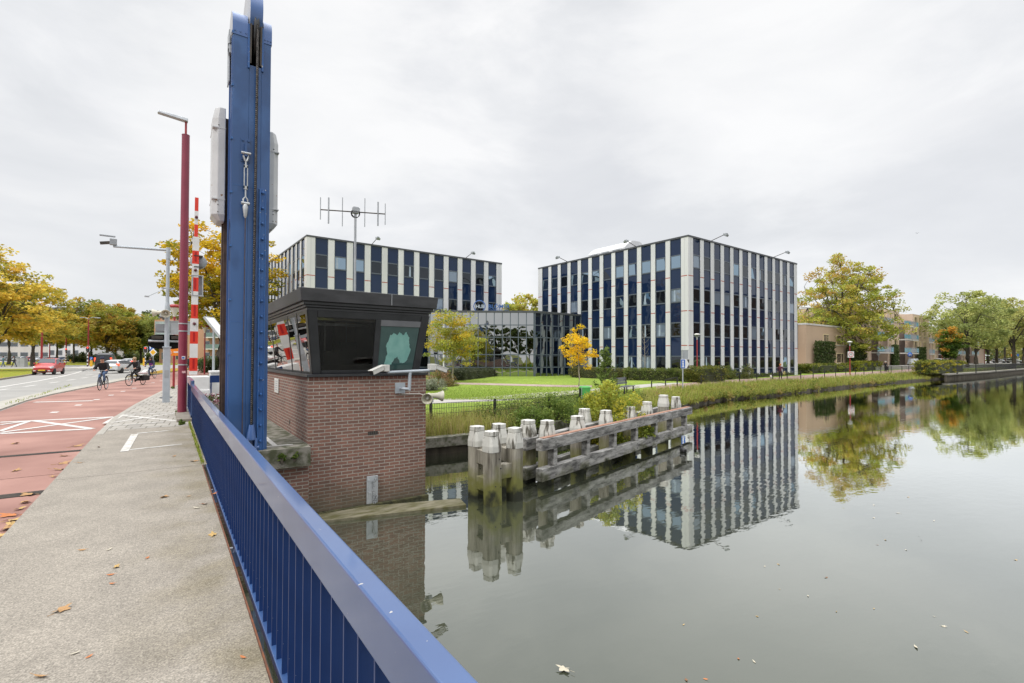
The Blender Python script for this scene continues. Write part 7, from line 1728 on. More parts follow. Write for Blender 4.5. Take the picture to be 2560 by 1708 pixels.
for i, (u, k, mt) in enumerate(pk):
    c = proto[k] if proto[k]['label'] == '*' else copy_tree(proto[k])
    recolor(c, mats0[k], mt)
    cn = {PW: 'white', PK: 'black', PR: 'red', PS: 'silver', PB: 'dark blue', PG: 'grey'}[mt]
    pos = ['leftmost in the parked row', 'second from the left in the parked row', 'left of the red parked car', 'partly behind the leaning tree trunk', 'right of the leaning tree trunk', 'left of the tall red lamp', 'right of the tall red lamp', 'before the light stairwell', 'left of the yellow tree', 'under the yellow tree', 'right of the yellow tree trunk', 'left of the left traffic light', 'right of the left traffic light', 'rightmost in the parked row'][i]
    place_car(c, u, 890, 146 + (i % 3), 200 + (i * 37) % 30, .05); c['label'] = cn + ' parked car ' + pos; c['group'] = 'cars parked down the street'
rp = [(2018, 86, 0, PK, 'dark car just right of the office corner', 262), (2034, 92, 1, PW, 'white car parked beside the ivy wall', 250), (2078, 92, 2, PS, 'silver car parked behind the plane tree trunk', 250), (2353, 112, 2, PW, 'pale estate car parked behind the maple', 95), (2498, 165, 0, PW, 'white car parked far along the quay trees', 180), (2523, 170, 1, PK, 'black car parked far along the quay trees', 180), (2537, 160, 2, PS, 'silver car parked far along the quay by the right edge', 180)]
for u, d_, k, mt, lb, az in rp:
    c = copy_tree(proto[k]); 
    if mt is not mats0[k] or True: recolor(c, proto[k].children[0].material_slots[0].material, mt)
    place_car(c, u, 890, d_, az, .35); c['label'] = lb; c['group'] = 'cars parked along the quay'
m = MB(); q = CAMV + ray(2283, 890) * 104; t = thing('covered_car', 'car under a grey cover parked below the balconies', 'car', (q.x, q.y, .35), rad(10))
n = 9; pr = [(-2.1 + 4.2 * k / n, .25 + 1.15 * math.sin(math.pi * k / n) ** .6) for k in range(n + 1)]; k0 = len(pr)
m.add([(x, -.9, .05) for x, z in pr] + [(x, -.75, z) for x, z in pr] + [(x, .75, z) for x, z in pr] + [(x, .9, .05) for x, z in pr], [(r_ * k0 + i, r_ * k0 + i + 1, (r_ + 1) * k0 + i + 1, (r_ + 1) * k0 + i) for r_ in range(3) for i in range(k0 - 1)], 0, None, True); m.build('cover', M['grey_back'], t)

# ================================================================== PEOPLE
def figure(name, label, loc, rz, J, groups, scale=1.0, extra=None, group=None):
    """one continuous skinned body; J: joint -> (x, y, z, r); faces take the clothing material of the nearest bone"""
    t = thing(name, label, 'person', loc, rz, group)
    bones = [('hip', 'waist'), ('waist', 'chest'), ('chest', 'neck'), ('neck', 'head'), ('head', 'crown')]
    for s in 'lr': bones += [('hip', 'thigh' + s), ('thigh' + s, 'knee' + s), ('knee' + s, 'ankle' + s), ('ankle' + s, 'toe' + s), ('chest', 'shoulder' + s), ('shoulder' + s, 'elbow' + s), ('elbow' + s, 'wrist' + s), ('wrist' + s, 'palm' + s)]
    names = list(J); idx = {k: i for i, k in enumerate(names)}
    me = bpy.data.meshes.new('body'); me.from_pydata([J[k][:3] for k in names], [(idx[a], idx[b_]) for a, b_ in bones], [])
    o = bpy.data.objects.new('tmp', me); COL.objects.link(o)
    md = o.modifiers.new('skin', 'SKIN'); md.use_smooth_shade = True
    for i, k in enumerate(names):
        sv = me.skin_vertices[0].data[i]; r_ = J[k][3]; sv.radius = (r_, r_) if not isinstance(r_, tuple) else r_; sv.use_root = (k == 'hip')
    o.modifiers.new('sub', 'SUBSURF').levels = 2
    bpy.context.view_layer.update()
    me2 = bpy.data.meshes.new_from_object(o.evaluated_get(bpy.context.evaluated_depsgraph_get())); bpy.data.objects.remove(o)
    mats = []; bl = [(Vector(J[a][:3]), Vector(J[b_][:3]), groups(a, b_)) for a, b_ in bones]
    for _, _, g_ in bl:
        if g_ not in mats: mats.append(g_)
    me2.materials.clear()
    for g_ in mats: me2.materials.append(g_)
    for p_ in me2.polygons:
        c = p_.center; best = None
        for a, b_, g_ in bl:
            d = b_ - a; f = max(0, min(1, (c - a).dot(d) / max(d.length_squared, 1e-9))); e = (a + d * f - c).length
            if best is None or e < best[0]: best = (e, g_)
        p_.material_index = mats.index(best[1]); p_.use_smooth = True
    bo = bpy.data.objects.new('body', me2); COL.objects.link(bo); bo.parent = t
    # face and fingers
    h, c = Vector(J['head'][:3]), Vector(J['crown'][:3]); n_ = Vector(J['neck'][:3]); fwd = Vector((1, 0, 0)); f = MB()
    hd = h.lerp(c, .45); f.cyl(hd + Vector((.085, 0, .0)), hd + Vector((.115, 0, -.045)), .008, .016, 6)
    for s in (-1, 1):
        f.ball(hd + Vector((.0, s * .088, -.01)), .022, 0, 6, (.6, .4, 1.2)); f.ball(hd + Vector((.088, s * .034, .012)), .011, 1, 6)
    f.tube([hd + Vector((.09, -.025, -.075)), hd + Vector((.098, 0, -.075)), hd + Vector((.09, .025, -.075))], .006, 4, 2)
    f.build('face', [M['skin'], M['black'], pm('lips', (.42, .16, .14), None, 3, .5) if 'lips' not in bpy.data.materials else bpy.data.materials['lips']], bo)
    for s in 'lr':
        w, p_ = Vector(J['wrist' + s][:3]), Vector(J['palm' + s][:3]); d = (p_ - w).normalized(); sd = Vector((0, 1, 0)) if abs(d.y) < .8 else Vector((1, 0, 0)); sd = (sd - d * sd.dot(d)).normalized(); dn = Vector((0, 0, -1)); f = MB()
        for k, l in enumerate((.065, .078, .072, .056)):
            b0 = p_ + sd * (k - 1.5) * .019; f.tube([b0, b0 + d * l * .5 + dn * .012, b0 + d * l * .75 + dn * .04], [.009, .008, .006], 5)
        b0 = w.lerp(p_, .5) + sd * .035; f.tube([b0, b0 + sd * .03 + d * .03, b0 + sd * .028 + d * .06 + dn * .02], [.010, .009, .007], 5)
        f.build('fingers', M['skin'], bo)
    if extra: extra(t, bo, J)
    if scale != 1: t.scale = (scale,) * 3
    return t
def stand_joints(h=1.72, arms=(0, 0), stride=.0, lean=0.0):
    k = h / 1.72; J = {}
    def j(n, x, y, z, r): J[n] = (x * k, y * k, z * k, r * k if not isinstance(r, tuple) else tuple(q * k for q in r))
    j('hip', 0, 0, .93, (.15, .12)); j('waist', 0, 0, 1.08, (.14, .11)); j('chest', .01 + lean, 0, 1.30, (.165, .12)); j('neck', .02 + lean, 0, 1.48, .058); j('head', .03 + lean, 0, 1.56, .082); j('crown', .03 + lean, 0, 1.69, .078)
    for s, y, st, ar in (('l', 1, stride, arms[0]), ('r', -1, -stride, arms[1])):
        j('thigh' + s, .0, y * .095, .88, .095); j('knee' + s, st * .5 + .02, y * .10, .49, .06); j('ankle' + s, st - .03, y * .10, .08, .045); j('toe' + s, st + .13, y * .11, .035, .035)
        j('shoulder' + s, lean, y * .19, 1.41, .062); j('elbow' + s, ar * .5 - .02, y * .235, 1.14, .046); j('wrist' + s, ar + .03, y * .24, .90 + abs(ar) * .3, .034); j('palm' + s, ar + .06, y * .235, .83 + abs(ar) * .32, .032)
    return J
def ride_joints(step=0.0, hb=(.50, .26, 1.06), seat=.98):
    J = {}
    J['hip'] = (-.16, 0, seat, (.16, .13)); J['waist'] = (-.09, 0, seat + .15, (.18, .15)); J['chest'] = (.05, 0, seat + .36, (.205, .17)); J['neck'] = (.13, 0, seat + .52, .06); J['head'] = (.17, 0, seat + .60, .085); J['crown'] = (.19, 0, seat + .73, .08)
    for s, y, ph in (('l', 1, step), ('r', -1, step + math.pi)):
        px_, pz = .06 + .17 * math.cos(ph), .30 + .17 * math.sin(ph)
        hipv = Vector((-.14, y * .1, seat - .05)); an = Vector((px_ - .02, y * .12, pz + .09)); d = an - hipv; l1 = l2 = .45; L_ = min(d.length, .89); mid = hipv + d * .5; hgt = math.sqrt(max(0, l1 * l1 - L_ * L_ / 4)); nrm = Vector((-d.z, 0, d.x)).normalized(); nrm = nrm if nrm.x > 0 else -nrm; kn = mid + nrm * hgt
        J['thigh' + s] = (*hipv, .1); J['knee' + s] = (*kn, .066); J['ankle' + s] = (*an, .047); J['toe' + s] = (an.x + .16, an.y, an.z - .06, .036)
        J['shoulder' + s] = (.07, y * .20, seat + .44, .082); J['elbow' + s] = (.26, y * .31, seat + .20, .064); J['wrist' + s] = (hb[0] - .06, y * (hb[1] + .02), hb[2] + .03, .036); J['palm' + s] = (hb[0] - .005, y * hb[1], hb[2] + .025, .034)
    return J
CL = {k: pm('cloth_' + k, c, tuple(q * .75 for q in c), 12, .9, bump=.2) for k, c in dict(black=(.018, .018, .02), jeans=(.10, .17, .31), navy=(.025, .03, .06), purple=(.22, .04, .26), burgundy=(.10, .02, .035), dark=(.03, .03, .034), grey=(.2, .2, .21), white=(.6, .6, .58), teal=(.10, .2, .22)).items()}
CL['hair_orange'] = pm('hair_orange', (.55, .20, .05), (.42, .14, .03), 12, .7); CL['hair_dark'] = pm('hair_dark', (.03, .02, .015), None, 12, .6); CL['hair_fair'] = pm('hair_fair', (.35, .24, .13), None, 12, .6)
def dress(top, legs, shoes=None, hands=True, long=False):
    def g_(a, b_):
        n = a + '>' + b_
        if b_ in ('head', 'crown'): return M['skin']
        if b_.startswith('palm'): return M['skin']
        if b_.startswith('toe'): return shoes or CL['black']
        if b_.startswith('knee') or b_.startswith('ankle') or b_.startswith('thigh'): return top if long and not b_.startswith('ankle') else legs
        return top
    return g_
def hat(mat, brim=True):
    def f(t, bo, J):
        c = Vector(J['crown'][:3]); m = MB(); m.lathe([(.108, -.02), (.11, .03), (.085, .085), (.02, .105)], 14, 0, Matrix.Translation(c + Vector((-.01, 0, -.0))))
        if brim: m.lathe([(.001, 0), (.08, 0), (.08, .012), (.001, .012)], 12, 0, Matrix.Translation(c + Vector((.10, 0, -.015))))
        m.build('cap', mat, bo)
    return f
def hair(mat, long=False):
    def f(t, bo, J):
        c = Vector(J['crown'][:3]); m = MB(); m.ball(c + Vector((-.02, 0, -.03)), .115, 0, 10, (.95, .95, 1.0))
        if long: m.ball(c + Vector((-.05, 0, -.14)), .11, 0, 10, (.7, .95, 1.3))
        m.build('hair', mat, bo)
    return f
def bicycle(name, label, loc, rz, frame, wb=1.06, wr=.345, rear_r=None, cargo=False, crate=False):
    t = thing(name, label, 'bicycle', loc, rz); rear_r = rear_r or wr; xr, xf = -wb * .5 - .02, wb * .5
    for x, r, nm in ((xr, rear_r, 'wheel'), (xf, wr, 'wheel')):
        m = MB(); m.tube([(x + (r - .018) * math.cos(a), 0, r + (r - .018) * math.sin(a)) for a in [2*math.pi*k/28 for k in range(29)]], .02, 6); w = m.build(nm, M['rubber'], t)
        m = MB(); m.tube([(x + (r - .045) * math.cos(a), 0, r + (r - .045) * math.sin(a)) for a in [2*math.pi*k/28 for k in range(29)]], .010, 5); m.cyl((x, -.04, r), (x, .04, r), .022, n=8)
        for k in range(14): a = 2 * math.pi * k / 14; m.cyl((x, 0, r), (x + (r - .05) * math.cos(a), 0, r + (r - .05) * math.sin(a)), .0022, n=3)
        m.build('rim', M['galv'], w)
        m = MB(); m.tube([(x + (r + .02) * math.cos(a), 0, r + (r + .02) * math.sin(a)) for a in [rad(20) + rad(145) * k / 10 for k in range(11)]], .016, 5); m.build('mudguard', frame, t)
    bb = Vector((.06 - (.05 if cargo else 0), 0, .30)); st = Vector((-.14, 0, .80)); hd = Vector((xf - .20, 0, .86)); hb = Vector((xf - .16, 0, .66))
    m = MB(); m.tube([bb, st], .017, 7); m.tube([bb, hb], .022, 7); m.tube([st.lerp(bb, .12), hd], .018, 7) if not cargo else m.tube([st.lerp(bb, .55), hb], .022, 7); m.tube([hd + Vector((-.02, 0, .06)), hb + Vector((.02, 0, -.05))], .022, 7)
    for s in (-1, 1): m.tube([bb + Vector((0, s*.03, 0)), (xr, s*.05, rear_r)], .011, 6); m.tube([st + Vector((0, s*.02, -.04)), (xr, s*.05, rear_r)], .010, 6); m.tube([hb + Vector((.03, s*.03, -.06)), (xf - .03, s*.05, .5), (xf, s*.05, wr)], .012, 6)
    m.build('frame', frame, t)
    m = MB(); m.tube([hd + Vector((-.02, 0, .04)), (hd.x - .04, 0, 1.04)], .014, 6); m.tube([(xf - .32, -.30, 1.05), (xf - .20, -.24, 1.06), (xf - .17, 0, 1.05), (xf - .20, .24, 1.06), (xf - .32, .30, 1.05)], .013, 6); m.build('handlebar', M['galv'], t)
    m = MB(); m.tube([st, st + Vector((-.03, 0, .12))], .013, 6); m.hexa([(-.33, -.09, .915), (.0, -.03, .925), (.0, .03, .925), (-.33, .09, .915)], [(-.32, -.08, .965), (-.0, -.02, .955), (-.0, .02, .955), (-.32, .08, .965)]); m.build('saddle', M['black'], t)
    m = MB(); m.cyl(bb + Vector((0, -.07, 0)), bb + Vector((0, .07, 0)), .02, n=8); m.box((bb.x + .12, .07, bb.z - .02), (bb.x + .22, .16, bb.z + .01)); m.box((bb.x - .22, -.16, bb.z - .02), (bb.x - .12, -.07, bb.z + .01)); m.cyl(bb + Vector((0, .06, 0)), bb + Vector((.17, .06, 0)), .01, n=6); m.cyl(bb + Vector((0, -.06, 0)), bb + Vector((-.17, -.06, 0)), .01, n=6); m.lathe([(.02, 0), (.09, 0), (.09, .006)], 14, 0, Matrix.Translation(bb + Vector((0, -.04, 0))) @ Matrix.Rotation(rad(90), 4, 'X')); m.build('crank', M['dark_steel'], t)
    m = MB(); m.box((xr - .22, -.07, rear_r * 2 + .04), (-.22, .07, rear_r * 2 + .06)); m.cyl((xr - .1, 0, rear_r*2 + .04), (xr, .05, rear_r), .008, n=5); m.build('rack', M['black'], t)
    m = MB(); m.ball((xf - .06, 0, .92), .05, 0, 8); m.build('headlamp', M['galv'], t)
    return t
# cyclist in jeans, nearest
pf_, pr_2 = g0(246, 977), g0(267.5, 973); mid = (pf_ + pr_2) / 2
hd_ = math.atan2((pf_ - pr_2).y, (pf_ - pr_2).x)
hd1 = hd_
lc = (mid.x, mid.y, RZ)
bicycle('bicycle', 'dark bicycle ridden by the man in jeans', lc, hd1, pm('bike_dark', (.03, .04, .055), None, 3, .4))
figure('person', 'cyclist in a black jacket, blue jeans and cap riding towards the bridge', lc, hd1, ride_joints(.6), dress(CL['black'], CL['jeans']), extra=hat(CL['navy']))
# cyclist on the long black bike
q = g0(340, 963.5); lc = (q.x, q.y, RZ); pa_, pb_ = g0(317, 966.5), g0(362, 962.5); hd2 = math.atan2((pa_ - pb_).y, (pa_ - pb_).x)
bicycle('cargo_bicycle', 'long black cargo bicycle with black panniers turning on the cycle path', lc, hd2, M['black'], 1.32, .35, .27, cargo=True)
figure('person', 'cyclist in a long black coat riding the long cargo bicycle', lc, hd2, ride_joints(2.3, (.60, .26, 1.06)), dress(CL['black'], CL['black'], CL['white'], long=True), extra=hair(CL['hair_fair']))
t = thing('pannier_bags', 'black pannier bags hanging on the rear of the long cargo bicycle', 'bags', lc, hd2)
for s in (-1, 1): m = MB(); m.box((-1.0, s * .10 if s > 0 else -.24, .28), (-.38, .24 if s > 0 else -.10, .60)); m.build('bag', CL['black'], t, bevel=.04)
t = thing('child_seat', 'white child seat with a pale blanket on the cargo bicycle', 'child seat', lc, hd2)
m = MB(); m.hexa([(-.95, -.16, .62), (-.42, -.16, .62), (-.42, .16, .62), (-.95, .16, .62)], [(-1.02, -.13, .98), (-.72, -.15, .84), (-.72, .15, .84), (-1.02, .13, .98)]); m.build('seat', CL['white'], t, bevel=.04); m = MB(); m.box((-.85, -.18, .70), (-.5, .18, .80)); m.build('blanket', pm('blanket', (.55, .38, .40), (.6, .55, .55), 14, .9), t, bevel=.03)
# third rider
q = g0(378, 946.5); lc = (q.x, q.y, RZ); hd3 = math.radians(-90 - 22)
bicycle('bicycle', 'dark bicycle ridden by the woman in a purple top', lc, hd3, CL['navy'])
figure('person', 'cyclist in an open dark jacket over a purple top behind the cargo bicycle', lc, hd3, ride_joints(1.4), lambda a, b_: CL['purple'] if b_ in ('waist', 'chest') else dress(CL['navy'], CL['jeans'])(a, b_), extra=hair(CL['hair_dark'], True))
q = g0(472.5, 926); lc = (q.x, q.y, RZ); bicycle('bicycle', 'bicycle of the distant rider beyond the plum lamp post', lc, math.radians(95), M['black']); figure('person', 'distant cyclist in black riding away beyond the plum lamp post', lc, math.radians(95), ride_joints(.2), dress(CL['black'], CL['dark']), extra=hat(CL['black'], False))
q = g0(8, 918, 0); figure('person', 'walker in a dark coat half behind the trunk at the left edge', (q.x, q.y, 0), math.radians(200), stand_joints(1.72, (.1, -.1), .2), dress(CL['teal'], CL['jeans']), extra=hair(CL['hair_dark']), group=None)
q = g0(35.5, 918, 0); figure('person', 'walker in a black jacket with a white sleeve left of the grey cabinet', (q.x, q.y, 0), math.radians(170), stand_joints(1.74, (.2, -.15), .25, .04), lambda a, b_: CL['white'] if b_ in ('elbowr', 'elbowl') else dress(CL['black'], CL['navy'])(a, b_), extra=hair(CL['hair_dark']))
# woman with a dog on the promenade
def bank_on(u, v, z): q = at(u, v, z); return (q.x, q.y, z)
lc = bank_on(1951, 950.5, -.52); az = math.atan2(-.1, 1.0)
figure('person', 'woman with orange hair in a burgundy coat walking a white dog on the promenade', lc, math.radians(25), stand_joints(1.68, (.12, .05), .12), dress(CL['burgundy'], CL['black'], long=False), extra=hair(CL['hair_orange'], False))
t = thing('shoulder_bag', 'straw coloured bag carried by the woman with the dog', 'bag', (lc[0] + .22, lc[1] - .26, lc[2])); m = MB(); m.hexa([(-.14, -.05, .62), (.16, -.05, .55), (.16, .05, .55), (-.14, .05, .62)], [(-.05, -.04, .88), (.22, -.04, .95), (.22, .04, .95), (-.05, .04, .88)]); m.build('bag', pm('straw', (.42, .36, .14), (.34, .28, .10), 20, .9), t, bevel=.02); m = MB(); m.tube([(-.03, 0, .86), (.04, .05, 1.1), (.18, 0, .93)], .012, 5); m.build('strap', CL['black'], t)
def dog(label, loc, rz):
    t = thing('dog', label, 'dog', loc, rz)
    J = dict(hip=(-.22, 0, .34, .10), spine=(0, 0, .36, .10), chest=(.17, 0, .35, .125), neck=(.28, 0, .46, .075), head=(.36, 0, .55, .07), muzzle=(.47, 0, .52, .035), tail1=(-.32, 0, .44, .03), tail2=(-.38, 0, .56, .022))
    E_ = [('hip', 'spine'), ('spine', 'chest'), ('chest', 'neck'), ('neck', 'head'), ('head', 'muzzle'), ('hip', 'tail1'), ('tail1', 'tail2')]
    for s, y in (('l', .07), ('r', -.07)):
        J['stifle' + s] = (-.20, y, .24, .055); J['hock' + s] = (-.29, y, .13, .028); J['hpaw' + s] = (-.25, y, .02, .03); J['elbow' + s] = (.17, y, .22, .045); J['fwrist' + s] = (.18, y, .10, .03); J['fpaw' + s] = (.20, y, .02, .03)
        E_ += [('hip', 'stifle' + s), ('stifle' + s, 'hock' + s), ('hock' + s, 'hpaw' + s), ('chest', 'elbow' + s), ('elbow' + s, 'fwrist' + s), ('fwrist' + s, 'fpaw' + s)]
    nm = list(J); ix = {k: i for i, k in enumerate(nm)}; me = bpy.data.meshes.new('body'); me.from_pydata([J[k][:3] for k in nm], [(ix[a], ix[b_]) for a, b_ in E_], [])
    o = bpy.data.objects.new('body', me); COL.objects.link(o); o.modifiers.new('skin', 'SKIN').use_smooth_shade = True
    for i, k in enumerate(nm): me.skin_vertices[0].data[i].radius = (J[k][3],) * 2; me.skin_vertices[0].data[i].use_root = (k == 'hip')
    o.modifiers.new('sub', 'SUBSURF').levels = 2; bpy.context.view_layer.update()
    me2 = bpy.data.meshes.new_from_object(o.evaluated_get(bpy.context.evaluated_depsgraph_get())); bpy.data.objects.remove(o)
    me2.materials.clear(); me2.materials.append(pm('fur_white', (.55, .52, .46), (.45, .42, .36), 20, .9, bump=.4)); bo = bpy.data.objects.new('body', me2); COL.objects.link(bo); bo.parent = t
    m = MB(); m.ball((.505, 0, .525), .017, 0, 6)
    for y in (-.04, .04): m.ball((.42, y, .575), .012, 0, 6)
    m.build('face', M['black'], bo)
    for y in (-.06, .06): m = MB(); m.hexa([(.31, y - .02, .60), (.36, y - .02, .61), (.36, y + .02, .61), (.31, y + .02, .60)], [(.30, y * 1.5 - .01, .52), (.34, y * 1.5 - .01, .51), (.34, y * 1.5 + .01, .51), (.30, y * 1.5 + .01, .52)]); m.build('ear', me2.materials[0], bo)
dl_ = bank_on(1929, 953, -.52); dog('small white dog on the promenade beside the woman', dl_, math.radians(40))
m = MB(); a_ = Vector((lc[0] - .05, lc[1] - .2, lc[2] + .85)); b_ = Vector((dl_[0] + .2, dl_[1] + .15, dl_[2] + .48)); m.tube([a_, a_.lerp(b_, .5) - Vector((0, 0, .15)), b_], .008, 5); tag(m.build('dog_lead', CL['dark']), 'dark lead between the woman and the white dog', 'lead')
lc = bank_on(2214, 930, -.45); figure('person', 'figure in black with a white hat on the promenade near the balconies', lc, math.radians(10), stand_joints(1.7, (.25, .25), .15, .05), dress(CL['black'], CL['black']), extra=hat(CL['white'], False))
t = thing('walking_frame', 'dark trolley pushed by the figure in black', 'trolley', (lc[0] + .75, lc[1] + .1, lc[2]), math.radians(10)); m = MB(); m.box((-.3, -.25, .25), (.3, .25, .95)); m.build('bag', CL['dark'], t, bevel=.06); m = MB()
for x in (-.25, .25):
    for y in (-.22, .22): m.lathe([(.02, -.02), (.11, -.02), (.11, .02), (.02, .02)], 12, 0, Matrix.Translation((x, y, .11)) @ Matrix.Rotation(rad(90), 4, 'X'))
m.build('wheels', M['rubber'], t)

# ================================================================== GARDEN AND QUAY FURNITURE
# mesh fence along the garden
def mesh_fence():
    t = thing('mesh_fence', 'low black wire mesh fence between the garden and the canal bank', 'fence', (0, 0, 0))
    us = [1077, 1237, 1373, 1452]; vt = [1008, 999, 992, 983.5]; P = []
    for u, v in zip(us, vt): p = at(u, v, .12); P.append(p)
    P.insert(0, P[0] + (P[0] - P[1]) * .75); P.append(P[-1] + (P[-1] - P[-2]) * 1.1)
    for i, p in enumerate(P): m = MB(); m.box((-.04, -.03, -.95), (.04, .03, .03)); o = m.build('post', M['black'], t); o.location = p
    for i in range(len(P) - 1):
        m = MB(); a, b_ = P[i], P[i+1]; L_ = (b_ - a).length; n = int(L_ / .07)
        for k in range(n + 1): q = a.lerp(b_, k / n); m.box((q.x - .005, q.y - .005, q.z - .82), (q.x + .005, q.y + .005, q.z - .01))
        for z in (-.02, -.21, -.40, -.60, -.80): m.cyl(a + Vector((0, 0, z)), b_ + Vector((0, 0, z)), .008, n=4)
        m.build('mesh_panel', M['black'], t)
mesh_fence()
# post-and-wire fence along the promenade
def wire_fence():
    t = thing('wire_fence', 'row of thin black posts with a wire between the promenade and the canal', 'fence', (0, 0, 0))
    pts = [(1629, 957, 979), (1664, 949, 974), (1693, 942.5, 975), (1753, 938, 967), (1803, 936, 964), (1849, 932, 961), (1892, 931, 958.5), (1932, 929.5, 956), (1968, 928, 954), (2002, 927, 952), (2033, 925, 950), (2061.5, 924.5, 948), (2089, 922, 944.5), (2114.5, 921, 942.5), (2139, 919.5, 940.5), (2160, 918.5, 939), (2181, 917.5, 937.5), (2202, 917, 936), (2228, 915, 934), (2255, 915, 932), (2272, 914, 930), (2287, 913.5, 929), (2301, 913, 928), (2342, 910, 926)]
    top = []
    for u, v0, v1 in pts:
        q = at(u, v1, -.62); D = (q - CAMV).dot(FW); h = (v1 - v0) / F_PX * D; h = min(max(h, .75), 1.15)
        m = MB(); m.box((-.032, -.032, -.15), (.032, .032, h)); o = m.build('post', M['black'], t); o.location = (q.x, q.y, -.62); top.append(Vector((q.x, q.y, -.62 + h)))
    m = MB()
    for a, b_ in zip(top[3:-1], top[4:]): m.cyl(a - Vector((0, 0, .06)), b_ - Vector((0, 0, .06)), .008, n=4); m.cyl(a - Vector((0, 0, .5)), b_ - Vector((0, 0, .5)), .005, n=4)
    m.build('wire', M['black'], t)
    m = MB(); m.cyl(top[1] - Vector((0, 0, .02)), top[2] + Vector((0, 0, -.02)), .028, n=6); m.cyl(top[0] - Vector((0, 0, .03)), top[1] - Vector((0, 0, .3)), .02, n=6); m.build('handrail', M['black'], t)
wire_fence()
def bar_fence():
    t = thing('bar_fence', 'black upright bar fence along the far quay under the trees', 'fence', (0, 0, 0)); P = []
    for u, v in ((2393, 933), (2440, 930.5), (2490, 927), (2540, 923), (2600, 919)): P.append(at(u, v, -.55))
    for p in P: m = MB(); m.box((-.06, -.06, -.2), (.06, .06, 1.35)); o = m.build('post', M['black'], t); o.location = p
    m = MB()
    for a, b_ in zip(P[:-1], P[1:]):
        n = int((b_ - a).length / .24)
        for k in range(1, n): q = a.lerp(b_, k / n); m.box((q.x - .012, q.y - .012, q.z + .08), (q.x + .012, q.y + .012, q.z + 1.25))
        for z in (.12, 1.22): m.cyl(a + Vector((0, 0, z)), b_ + Vector((0, 0, z)), .025, n=5)
    m.build('bars', M['black'], t)
bar_fence()
# sheet-piled quay wall at the far right
m = MB(); P = [at(u, v, WZ) for u, v in ((2362, 948.5), (2394, 946.5), (2470, 940), (2560, 930.8), (2640, 924))]
for a, b_ in zip(P[:-1], P[1:]):
    m.hexa([(a.x, a.y - .35, -.85), (b_.x, b_.y - .35, -.85), (b_.x, b_.y + .4, -.85), (a.x, a.y + .4, -.85)], [(a.x, a.y - .35, -.62), (b_.x, b_.y - .35, -.62), (b_.x, b_.y + .4, -.62), (a.x, a.y + .4, -.62)], 0)
    n = int((b_ - a).length / .5)
    for k in range(n): q = a.lerp(b_, (k + .5) / n); m.box((q.x - .16, q.y - .2, -3), (q.x + .16, q.y + .1, -.901), 1)
structure('quay_wall', m, [M['kerb'], bpy.data.materials['bank_timber']])
# litter bin
q = at(1453, 1017, -.45); D = (q - CAMV).dot(FW); zb = ring_at(D, 994); ztp = ring_at(D, 966)
t = thing('litter_bin', 'bright green litter bin on a black post by the garden fence', 'litter bin', (q.x + .22, q.y, -.45), rad(-20))
m = MB(); m.box((-.27, -.03, -.2), (-.21, .03, ztp + .40)); m.build('post', M['black'], t); b0 = zb + .45
m = MB(); h = ztp - zb; m.hexa([(-.17, -.14, b0), (.20, -.14, b0), (.20, .17, b0), (-.17, .17, b0)], [(-.20, -.17, b0 + h), (.23, -.17, b0 + h), (.23, .2, b0 + h), (-.20, .2, b0 + h)]); m.build('body', M['green_bin'], t, bevel=.03)
m = MB(); m.hexa([(-.215, -.185, b0 + h - .02), (.245, -.185, b0 + h - .02), (.245, .215, b0 + h - .02), (-.215, .215, b0 + h - .02)], [(-.16, -.13, b0 + h + .05), (.19, -.13, b0 + h + .05), (.19, .16, b0 + h + .05), (-.16, .16, b0 + h + .05)]); m.build('lid', M['green_bin'], t, bevel=.015); m = MB(); m.box((-.215, -.16, b0), (-.20, -.12, b0 + h)); m.build('edge_strip', M['galv'], t)
# bench
q = at(1572, 985, GZ); t = thing('park_bench', 'dark grey wooden bench half hidden behind the yellow green bush', 'bench', (q.x, q.y, GZ), rad(20))
W_ = pm('bench_wood', (.10, .105, .115), (.14, .145, .155), 6, .8, stretch=(.2, 1, 1))
m = MB()
for k in range(4): m.box((-.85, -.06 + k * .12, .42), (.85, .04 + k * .12, .46))
m.build('seat', W_, t)
m = MB()
for k in range(3): m.hexa([(-.85, .43 + k*.035, .56 + k*.13), (.85, .43 + k*.035, .56 + k*.13), (.85, .46 + k*.035, .56 + k*.13), (-.85, .46 + k*.035, .56 + k*.13)], [(-.85, .46 + k*.035, .67 + k*.13), (.85, .46 + k*.035, .67 + k*.13), (.85, .49 + k*.035, .67 + k*.13), (-.85, .49 + k*.035, .67 + k*.13)])
m.build('backrest', W_, t)
for x in (-.7, .64): m = MB(); m.box((x, -.04, -.1), (x + .06, .02, .419)); m.box((x, .36, -.1), (x + .06, .42, .419)); m.box((x, .42, .43), (x + .06, .46, .95)); m.build('leg', M['dark_steel'], t)
